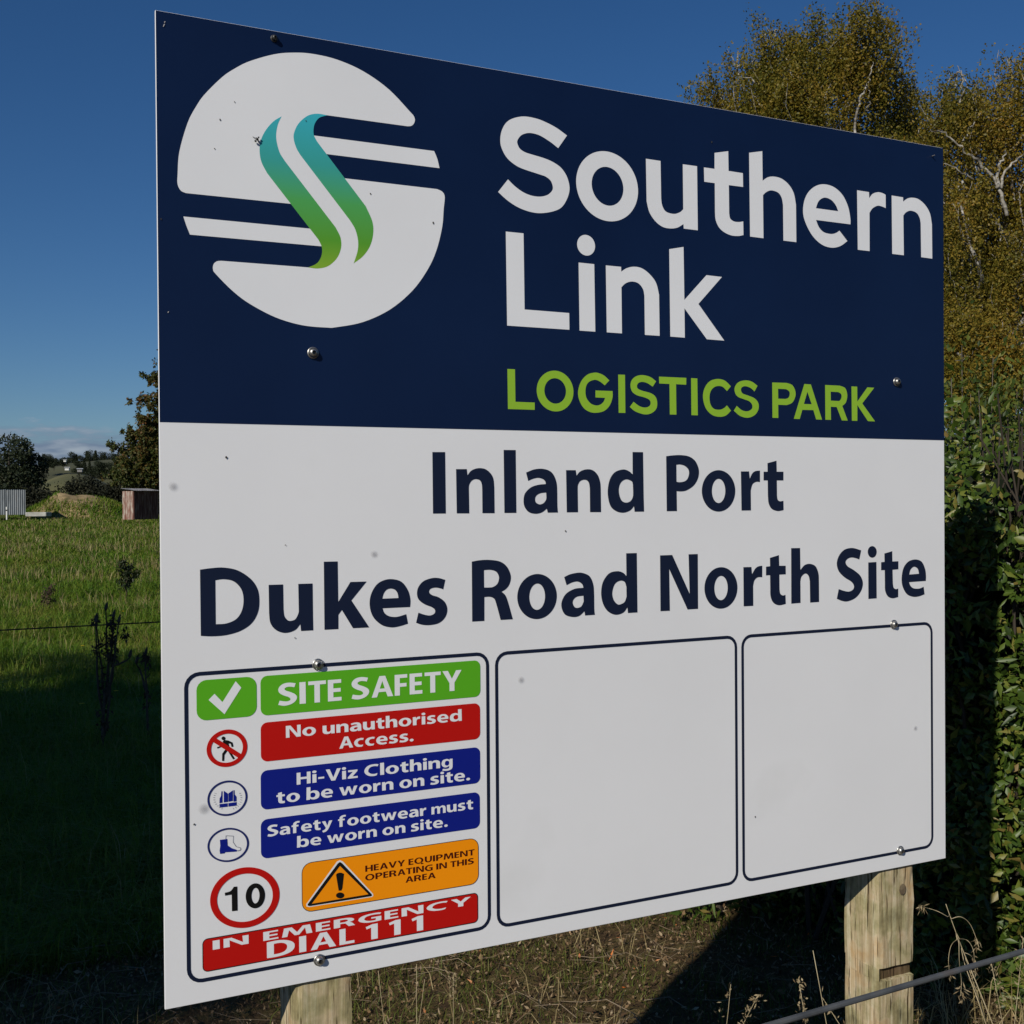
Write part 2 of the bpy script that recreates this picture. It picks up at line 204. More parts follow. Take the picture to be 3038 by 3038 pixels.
 'word_navy': '''494,951! 519.7,951.3! 520.2,835.7! 494.3,835.8!|541.9,919.3! 563.9,919.5! 565.3,907.5! 573.2,916.5 586.3,921.2 601.7,920.1 613.8,911.7 619.7,900.7 621.3,884.6! 621.6,835.2! 596,835.5! 595.9,880.6! 594.9,891.6 590.5,898.6 581.8,900.6 574.1,897.6 569.1,890.6 567.9,883.6! 568.4,835.4! 542.7,835.7!|641.9,956.9! 667.6,957.1! 668.2,835.3! 642.6,835.4!|689.9,913.5! 694.4,897.4! 704.9,901.5 716.4,903.4 726.8,900.9 732.1,895.8 733,891.1! 716.3,889.6 700.2,884.5 687.6,873.3 684.1,860 686.2,846.8 695.3,836.5 710.1,833 724,835.6 734.9,842.9! 737,835! 759.6,835! 758.5,849.3 758.3,878.2 757,893.8 751.3,908.2 742,917 725.8,921.1 707.4,919.7|733.8,874.6! 720.8,873.2 711.6,868.1 709.2,860.9 711.5,854.8 719.5,851.2 727.6,853.6 733.2,859.8 734.2,864.9!|778.6,918.7! 800.4,918.8! 802.2,907.8! 810.4,916.2 824.8,920.6 839.2,919 850.8,909.6 856.5,894.9 857.6,882.3! 858,834.8! 832.6,835.1! 832.5,882.3! 830.6,892.8 825.8,898.6 818.6,899.9 810.2,896.9 805.4,889.6 804.6,882.3! 805,835.1! 779.6,835.2!|933.2,956.6! 958.3,956.7! 959.2,864.9! 960,834.8! 937.3,834.8! 935.9,846.2! 926.3,837.3 910.1,833 892.8,836.6 879.4,848.3 873.9,873.8 878.5,899.2 890.9,915.1 910.7,920.9 924.4,917.4 933.1,911!|933.5,890.7! 930.5,897.1 917.6,900.9 905.6,895 900.1,882.2 901.7,867.3 907.8,856.6 917.7,853.4 927.7,856.5 933.3,865 934.1,873.6!|1014.7,948.9! 1030.2,950.8 1051.1,951.7 1072,948.9 1087.8,939.2 1096.2,921.6 1094.2,904 1083.5,888.6 1066.3,878.7 1053.2,876.1 1040.1,876.6! 1040.6,835.1! 1015.4,835.1!|1039.7,931.5! 1048.3,932.3 1060.1,929.7 1069.2,922.6 1071.5,913.8 1067.8,902.8 1059.9,896.9 1048.1,895.1 1040,896!|1190,876.8 1186.5,859.9 1177,845.6 1162.8,836.1 1146.2,832.9 1129.7,836.4 1115.9,846.1 1106.7,860.3 1103.6,877 1107,893.7 1116.3,907.8 1130.3,917.4 1146.7,920.8 1163.3,917.5 1177.4,908 1186.8,893.7|1164,876.7 1162.6,866.8 1158.8,858.5 1153.1,852.9 1146.4,851 1139.8,853 1134.3,858.6 1130.6,867 1129.3,876.8 1130.7,886.6 1134.5,895 1140.1,900.6 1146.8,902.6 1153.4,900.6 1159,895 1162.7,886.6|1205.1,918.4! 1226.8,918.6! 1228.6,902.8! 1234.6,913.4 1243,919.1 1255.9,920.5! 1255.8,896! 1245.6,896.2 1235.8,890.8 1231,877.3! 1231.3,834.6! 1206.3,834.6!|1276.3,936.8! 1300.9,942.3! 1301.3,918.3! 1319.7,918.4! 1319.5,899.5! 1301.5,899.5! 1301.8,866.8! 1303.5,857.7 1309.2,853.7 1319.3,854.6! 1319.7,834.6! 1311.9,833.1 1301.9,832.7 1287.7,837.2 1279.2,848.7 1277,865.8! 1276.7,899.5! 1265.6,899.5! 1265.8,918.1! 1276.5,918.1!''',
 'word_navy2': '''65,744.3! 83.8,746.3 105.2,746.6 129.1,741 150.8,726.2 162.8,708.6 166.3,688.9 163.7,667 152.5,648 133,635.7 108.9,629.8 85.1,629 65.3,630.9!|90.5,725.4! 105,726.6 121.7,722.4 134.8,708.5 138.8,690.1 135.7,670.8 125.9,656.7 109.1,649.9 90.5,649.4!|183,713.7! 208.6,713.5! 208.9,669.8! 210.6,657.3 216.8,649.6 223,648.5 230.6,651.4 235.7,661 236.5,666! 236,713.4! 261.9,713.2! 262.1,652.3! 262.4,629.5! 240.3,629.5! 239.1,642! 229.2,631.6 211.6,627.6 195.4,633.5 185.6,646.3 183.3,663.6!|283,751.5! 308.6,751.3! 309,677.6! 332.4,713.3! 362.9,713! 333.7,679.8! 367.2,629! 336.4,629.2! 315.7,663.4! 309.1,654.9! 308.9,629.2! 283.2,629.3!|447.1,662.6! 393.3,662.8! 396.5,654.4 405.9,647.5 420.9,645.5 439.3,649.5! 442.7,631.9! 426.2,627.9 409.8,626.7 390.9,632.4 374.9,647.8 368.6,668.6 371.2,688.9 382.1,706.4 397,714.3 413.3,715.5 431,709.7 443.2,693.7 447.8,676.6|392.9,680.3! 395.4,689.2 400.9,696.2 409,698.4 417.2,696 422.6,689.3 424.4,680.2!|513.7,692.7! 518.1,710.4! 504.8,714.3 490.7,714.6 473.9,709.4 463.5,698.1 461.1,685.1 465.2,674.5 476.3,666.2 490.3,660.3 496.7,654.8 495.8,648.3 487.3,644.8 476.1,646.6 463.6,651.2! 458.8,632.6! 470.4,628.4 485.8,626.8 504.1,629.5 516.9,639.3 521.9,653.6 517.2,668.3 504.5,678.1 491.9,682.5 485.4,688.1 487.7,694.5 497.6,696.7 507.5,695.0|573,743.1! 589,745.3 609.6,745.5 633.2,741.3 648.1,730 655.4,712.2 652.3,697.4 644.7,688.3 635.2,683.3! 643.2,676.2 649,662.4 659,628.9! 632.9,628.9! 623.7,660.8 619.3,670.5 610.5,674.6 598.7,674.6! 598.3,628.8! 572.9,628.8!|598.2,726.3! 612.4,726.3 624.2,722.2 630,711.7 627,699.7 618,693.4 609.1,692.4 598.3,692.8!|755.9,670.1 752.4,653.1 742.7,638.9 728.4,629.5 711.7,626.5 695.1,630.2 681.3,640 672.1,654.4 668.9,671.2 672.3,687.9 681.7,702.1 695.8,711.6 712.4,714.9 729,711.4 743.2,701.7 752.6,687.2|729.7,670.4 728.3,660.5 724.5,652.1 718.8,646.5 712.1,644.5 705.5,646.5 700,652.1 696.3,660.5 695,670.3 696.4,680.2 700.2,688.6 705.9,694.2 712.5,696.2 719.2,694.3 724.8,688.7 728.5,680.3|772.7,706.7! 778,690.5! 790.9,695.5 803.7,696.7 813.2,691.3 816.3,683.7! 795.6,682.3 776.6,673.3 767,658.5 766.9,644.7 774.7,631.8 792,626.5 806.3,628 818.2,636.6! 819.7,628.2! 842.3,628.5! 841,639.8 840.6,672.1 838.8,690.4 830.9,706.1 816.5,713 803.8,714.3 786.3,711.8|816.2,668! 801.8,666.7 793.9,661.5 791.6,654.6 795.3,646.9 801.7,644.1 811.2,646.8 816.7,656.3!|916.5,750.1! 941.8,750! 942.6,628.3! 919.9,628.3! 918.7,639.8! 908.6,629.4 890.5,626.1 872.5,634 861.2,650.1 857.1,671.4 861.5,693.7 876.3,710.7 896,714.3 909.2,710.5 916.8,703.9!|916.6,681.7! 912.4,691.9 901.8,694.8 889.3,688.5 883.2,671.7 885.8,657.5 893.9,648 901.5,646.5 912.1,651.2 916.8,661.8!|998.3,743.6! 1028.3,743.7! 1071.3,661.1! 1069.1,744! 1092.3,744! 1092.3,628.7! 1065.8,628.5! 1020.5,714.8! 1021.6,628! 998.6,628.2!|1194.4,669.5 1191,652.6 1181.5,638.4 1167.5,629.1 1151,626.2 1134.7,630 1121,639.8 1112,654.3 1108.9,671.1 1112.2,687.8 1121.5,701.9 1135.3,711.3 1151.6,714.4 1168,710.9 1181.9,701.1 1191.2,686.6|1168.9,670 1167.5,660 1163.7,651.7 1158,646.1 1151.4,644.2 1144.8,646.3 1139.2,652 1135.5,660.4 1134.3,670.3 1135.6,680.2 1139.4,688.5 1145.1,694.1 1151.7,696 1158.3,694 1163.9,688.4 1167.6,679.9|1210.4,712.6! 1231.7,712.3! 1233.3,696.6! 1241.8,708.2 1250.2,713 1260.8,714.1! 1260.6,689.5! 1248,689.3 1239.5,682.8 1236.1,671.1! 1236.2,628.3! 1210.7,628.4!|1281.7,730.5! 1306.2,736! 1306.9,712.7! 1324.6,712.1! 1324.9,693.5! 1307.2,693.4! 1307.4,661.4! 1309.5,651.7 1316,647.3 1323.7,648.4! 1324.5,628.3! 1305.1,626.4 1290.1,633 1282.9,647 1282.2,665.8! 1281.9,693.2! 1270.8,692.9! 1271,711.7! 1282,712.4!|1340,750.4! 1364.9,750.1! 1365.5,701.5! 1377.4,711.9 1392.9,714.2 1408.4,708.1 1416.4,692.1 1417.6,674.6! 1417.8,628.6! 1392.4,628.4! 1391.8,675.5! 1388.3,687.8 1379.5,693.4 1368.5,686.8 1365.3,676.5! 1365.5,628.9! 1339.7,628.3!|1535.1,719.9! 1540.8,740.5! 1515.3,746.5 1492.3,743.5 1476.2,730.8 1469.2,713.3 1474.6,695.5 1491.9,680.7 1510.2,671.1 1518.5,661.9 1517.1,653.1 1505.5,648.2 1491.7,649.8 1474.4,654.8! 1468.8,633.4! 1484.7,627.8 1500.8,626.3 1523.9,633.2 1540.3,648.6 1545.5,666.3 1538.1,682.6 1519.6,695.8 1501.2,705.2 1494.8,714.3 1499,721.3 1510.6,725.2 1524.4,723.4|1587.3,735.9 1586.2,730.9 1583.3,726.7 1578.9,724 1573.7,723.1 1568.6,724.3 1564.3,727.2 1561.4,731.6 1560.4,736.6 1561.4,741.6 1564.4,745.8 1568.7,748.5 1573.9,749.4 1579,748.3 1583.4,745.3 1586.3,741.0|1561.7,712.3! 1586.2,712.7! 1586.7,629.4! 1561.7,629!|1610.5,731.5! 1634.5,736.3! 1634.8,712.4! 1653.2,712.5! 1653.1,694! 1635.2,693.4! 1636,661.1! 1638.4,651.9 1644.6,648 1652.4,649.1! 1652.3,629.5! 1634.9,627.3 1620.5,632.6 1612.4,645.7 1611.6,663.8! 1611.3,693.5! 1600.3,693.5! 1600.4,711.6! 1610.9,712.3!|1738.8,663.8! 1686,662.8! 1690.9,653.5 1700.6,647.6 1717.9,646.5 1731.8,650.1! 1734.7,632.6! 1717.8,628.5 1698.1,628.2 1678.5,635.7 1665.5,654.5 1663.2,674.6 1669.1,696.4 1683.8,710.6 1705.9,715.1 1725.6,709.3 1736.5,692.4 1739.4,675.7|1686.6,680.4! 1691,692 1701.9,698.3 1713.2,693.1 1717.1,681.2!''',
 't_site': '''227.2,530.1! 229.7,537! 218.5,539 208.4,538 201.3,533.8 198.3,527.9 200.6,521.9 208.2,517 216.3,513.8 219.9,510.7 219.3,507.7 214.2,506.1 208.2,506.7 200.5,508.3! 198.1,501.2! 205.1,499.3 212.1,498.8 222.3,501.1 229.5,506.2 231.8,512.2 228.5,517.6 220.4,522 212.3,525.2 209.5,528.2 211.4,530.6 216.4,531.9 222.5,531.3|236.3,538.1! 247.6,538.2! 247.8,499.6! 236.5,499.6!|263.6,499.6! 273.7,499.6! 273.7,531.7! 284.9,531.7! 284.9,538.2! 252.4,538.2! 252.4,531.7! 263.6,531.7!|288.4,499.6! 313.8,499.6! 313.8,506.2! 298.6,506.2! 298.6,515.8! 312.3,515.8! 312.3,522.4! 298.6,522.4! 298.6,531.7! 313.3,531.7! 313.3,538.2! 288.4,538.2!|361.7,530.1! 364.2,537! 353,539 342.9,538 335.8,533.8 332.8,527.9 335.1,521.9 342.7,517 350.8,513.8 354.4,510.7 353.8,507.7 348.7,506.1 342.6,506.7 335,508.3! 332.6,501.2! 339.6,499.3 346.6,498.8 356.8,501.1 363.9,506.2 366.2,512.2 363,517.6 354.9,522 346.8,525.2 344,528.2 345.8,530.6 350.9,531.9 357,531.3|370.8,499.6! 381,499.6! 384.5,508.9! 398.2,508.9! 401.8,499.6! 412.4,499.6! 397.2,538.2! 386,538.2!|386.5,515! 396.2,515! 391.6,529!|415.5,499.6! 425.6,499.6! 425.6,515.4! 438.8,515.4! 438.8,522! 425.6,522! 425.6,531.7! 440.3,531.7! 440.3,538.2! 415.5,538.2!|444.9,499.6! 470.2,499.6! 470.2,506.2! 455,506.2! 455,515.8! 468.7,515.8! 468.7,522.4! 455,522.4! 455,531.7! 469.7,531.7! 469.7,538.2! 444.9,538.2!|486,499.6! 496.1,499.6! 496.1,531.7! 507.3,531.7! 507.3,538.2! 474.8,538.2! 474.8,531.7! 486,531.7!|525,499.6! 535.2,499.6! 535.2,515! 549.9,538.2! 538.7,538.2! 530.1,522.8! 522,538.2! 510.8,538.2! 525,515!''',
 't_red': '''211.2,462.6! 219.7,462.6! 232,447.6! 231.4,462.7! 238,462.7! 238,441.7! 230.4,441.7! 217.5,457.4! 217.8,441.6! 211.3,441.6!|265.7,449.2 264.7,446.1 262,443.5 257.9,441.7 253.2,441.2 248.5,441.8 244.5,443.6 241.9,446.1 241,449.2 241.9,452.2 244.6,454.8 248.6,456.6 253.3,457.2 258.1,456.6 262.1,454.9 264.8,452.2|258.3,449.1 257.9,447.3 256.8,445.8 255.1,444.8 253.2,444.4 251.3,444.8 249.8,445.8 248.7,447.4 248.3,449.2 248.7,451 249.8,452.5 251.4,453.5 253.3,453.9 255.2,453.5 256.8,452.5 257.9,451.0|278,456.8! 285.2,456.7! 285.3,448.8! 285.8,446.5 287.6,445.1 289.3,445 291.5,445.5 292.9,447.2 293.2,448.1! 293,456.7! 300.4,456.7! 300.4,445.6! 300.5,441.5! 294.2,441.5! 293.9,443.8! 291.1,441.9 286.1,441.2 281.5,442.2 278.7,444.5 278,447.7!|303.5,456.8! 309.8,456.9! 310.2,454.7! 312.4,456.3 316.2,457.2 320.6,457 324,455.5 325.7,453.5 326.1,450.5! 326.2,441.6! 318.9,441.6! 318.9,449.8! 318.6,451.8 317.4,453.1 314.9,453.4 312.7,452.9 311.3,451.6 310.9,450.4! 311.1,441.6! 303.7,441.7!|330.9,455.8! 332.1,452.9! 335.2,453.6 338.5,454 341.4,453.5 342.9,452.6 343.2,451.7! 338.4,451.5 333.8,450.5 330.2,448.5 329.2,446.1 329.8,443.7 332.4,441.8 336.7,441.2 340.6,441.6 343.7,443! 344.3,441.5! 350.8,441.5! 350.5,444.1 350.4,449.4 350,452.2 348.4,454.8 345.8,456.5 341.1,457.2 335.9,456.9|343.4,448.7! 339.7,448.5 337.1,447.5 336.4,446.2 337,445.1 339.3,444.5 341.6,444.9 343.2,446 343.5,447!|353.8,456.8! 361,456.7! 361.1,448.8! 361.6,446.5 363.4,445.1 365.1,445 367.3,445.5 368.8,447.2 369,448.1! 368.8,456.7! 376.2,456.7! 376.3,445.6! 376.3,441.5! 370,441.5! 369.7,443.8! 366.9,441.9 361.9,441.2 357.3,442.2 354.5,444.5 353.8,447.7!|382.4,460! 389.3,461! 389.4,456.6! 394.7,456.7! 394.6,453.3! 389.5,453.2! 389.6,447.3! 390.1,445.7 391.7,445 394.6,445.1! 394.7,441.5! 392.5,441.2 389.6,441.2 385.6,442 383.2,444 382.6,447.1! 382.5,453.2! 379.3,453.2! 379.4,456.6! 382.4,456.6!|397.7,463.7! 404.8,463.7! 405,454.9! 408.4,456.7 412.8,457.2 417.2,456.1 419.5,453.2 419.9,450! 419.9,441.6! 412.7,441.6! 412.5,450.1! 411.5,452.4 409,453.4 405.9,452.2 405,450.3! 405,441.7! 397.7,441.6!|447.6,449.2 446.6,446.1 443.9,443.5 439.8,441.7 435.1,441.2 430.4,441.8 426.4,443.6 423.8,446.1 422.9,449.2 423.8,452.2 426.5,454.8 430.5,456.6 435.2,457.2 440,456.6 444,454.9 446.7,452.2|440.2,449.1 439.8,447.3 438.7,445.8 437,444.8 435.1,444.4 433.2,444.8 431.7,445.8 430.6,447.4 430.2,449.2 430.6,451 431.7,452.5 433.3,453.5 435.2,453.9 437.1,453.5 438.7,452.5 439.8,451.0|450.6,456.8! 456.8,456.8! 457.3,454! 459,455.9 461.4,456.9 465.1,457.2! 465,452.7! 462.1,452.8 459.3,451.8 457.9,449.3! 458,441.6! 450.9,441.6!|475.7,461.1 475.4,460.1 474.6,459.4 473.3,458.9 471.8,458.7 470.4,458.9 469.1,459.5 468.3,460.3 468,461.2 468.3,462.1 469.2,462.8 470.4,463.3 471.9,463.5 473.4,463.3 474.6,462.8 475.4,462.0|468.4,456.8! 475.4,456.8! 475.5,441.6! 468.4,441.6!|494.4,453.2! 495.7,456.4! 491.9,457.1 487.8,457.2 483,456.2 480,454.2 479.4,451.8 480.5,449.9 483.7,448.4 487.7,447.3 489.6,446.3 489.3,445.1 486.9,444.4 483.7,444.8 480.1,445.6! 478.7,442.2! 482,441.5 486.4,441.2 491.7,441.7 495.4,443.5 496.8,446.1 495.4,448.7 491.8,450.5 488.2,451.3 486.3,452.3 487,453.5 489.8,453.9 492.6,453.6|522,447.6! 506.8,447.7! 507.6,446.2 510.3,444.9 514.6,444.6 519.8,445.3! 520.7,442.1! 516.1,441.4 511.4,441.2 506.1,442.2 501.5,445 499.8,448.7 500.5,452.4 503.6,455.5 507.8,457 512.4,457.2 517.4,456.1 520.9,453.2 522.2,450.2|506.6,450.8! 507.3,452.4 508.9,453.7 511.2,454.1 513.5,453.7 515.1,452.5 515.6,450.8!|542.1,463.7! 549.3,463.7! 549.6,447! 549.8,441.5! 543.3,441.5! 542.9,443.6! 540.2,441.9 535.5,441.2 530.6,441.8 526.7,444 525.2,448.6 526.5,453.2 530,456.1 535.7,457.2 539.6,456.6 542.1,455.4!|542.2,451.7! 541.4,452.9 537.7,453.6 534.2,452.5 532.6,450.1 533.1,447.4 534.9,445.5 537.7,444.9 540.6,445.5 542.2,447 542.4,448.6!|308.7,412.4! 315.1,412.4! 317.3,417.4! 326,417.4! 328.2,412.4! 334.9,412.4! 325.3,433.3! 318.3,433.3!|318.6,420.8! 324.7,420.8! 321.8,428.3!|352.8,412.6! 353.8,415.7! 349.6,415.3 345.5,416.6 343.5,419.9 345.5,423.3 349.6,424.5 353.8,424.1! 355,427.3! 351.5,427.9 349,427.9 341.9,426.6 337.8,423.3 336.8,419.7 338.1,416.2 341.9,413 348.3,412.0|373.9,412.6! 374.9,415.7! 370.7,415.3 366.6,416.6 364.6,419.9 366.6,423.3 370.7,424.5 374.9,424.1! 376.1,427.3! 372.6,427.9 370.1,427.9 363,426.6 358.9,423.3 357.9,419.7 359.2,416.2 363,413 369.4,412.0|400.5,418.4! 385.8,418.4! 386.6,416.9 389.2,415.7 393.3,415.3 398.3,416.1! 399.3,412.9! 394.8,412.2 390.3,412 385.1,413 380.7,415.8 379,419.5 379.7,423.1 382.7,426.3 386.8,427.7 391.2,427.9 396.1,426.8 399.4,424 400.7,420.9|385.7,421.6! 386.3,423.2 387.8,424.4 390.1,424.8 392.3,424.4 393.8,423.2 394.3,421.6!|418.7,423.9! 420,427.1! 416.3,427.8 412.4,427.9 407.7,427 404.8,424.9 404.2,422.6 405.3,420.6 408.4,419.1 412.3,418.1 414,417.1 413.8,415.9 411.4,415.2 408.3,415.6 404.9,416.4! 403.5,413! 406.8,412.3 411,412 416.1,412.5 419.6,414.3 421,416.8 419.7,419.5 416.2,421.3 412.7,422.1 410.9,423.1 411.6,424.3 414.3,424.7 417,424.4|439.1,423.9! 440.3,427.1! 436.6,427.8 432.7,427.9 428.1,427 425.2,424.9 424.5,422.6 425.7,420.6 428.7,419.1 432.6,418.1 434.4,417.1 434.1,415.9 431.8,415.2 428.7,415.6 425.2,416.4! 423.9,413! 427.1,412.3 431.4,412 436.4,412.5 440,414.3 441.3,416.8 440,419.5 436.5,421.3 433,422.1 431.3,423.1 431.9,424.3 434.6,424.7 437.4,424.4|451.9,414.5 451.2,416 449.2,416.9 446.9,416.9 445,416 444.2,414.5 445,413 446.9,412.1 449.2,412.1 451.2,413.0''',
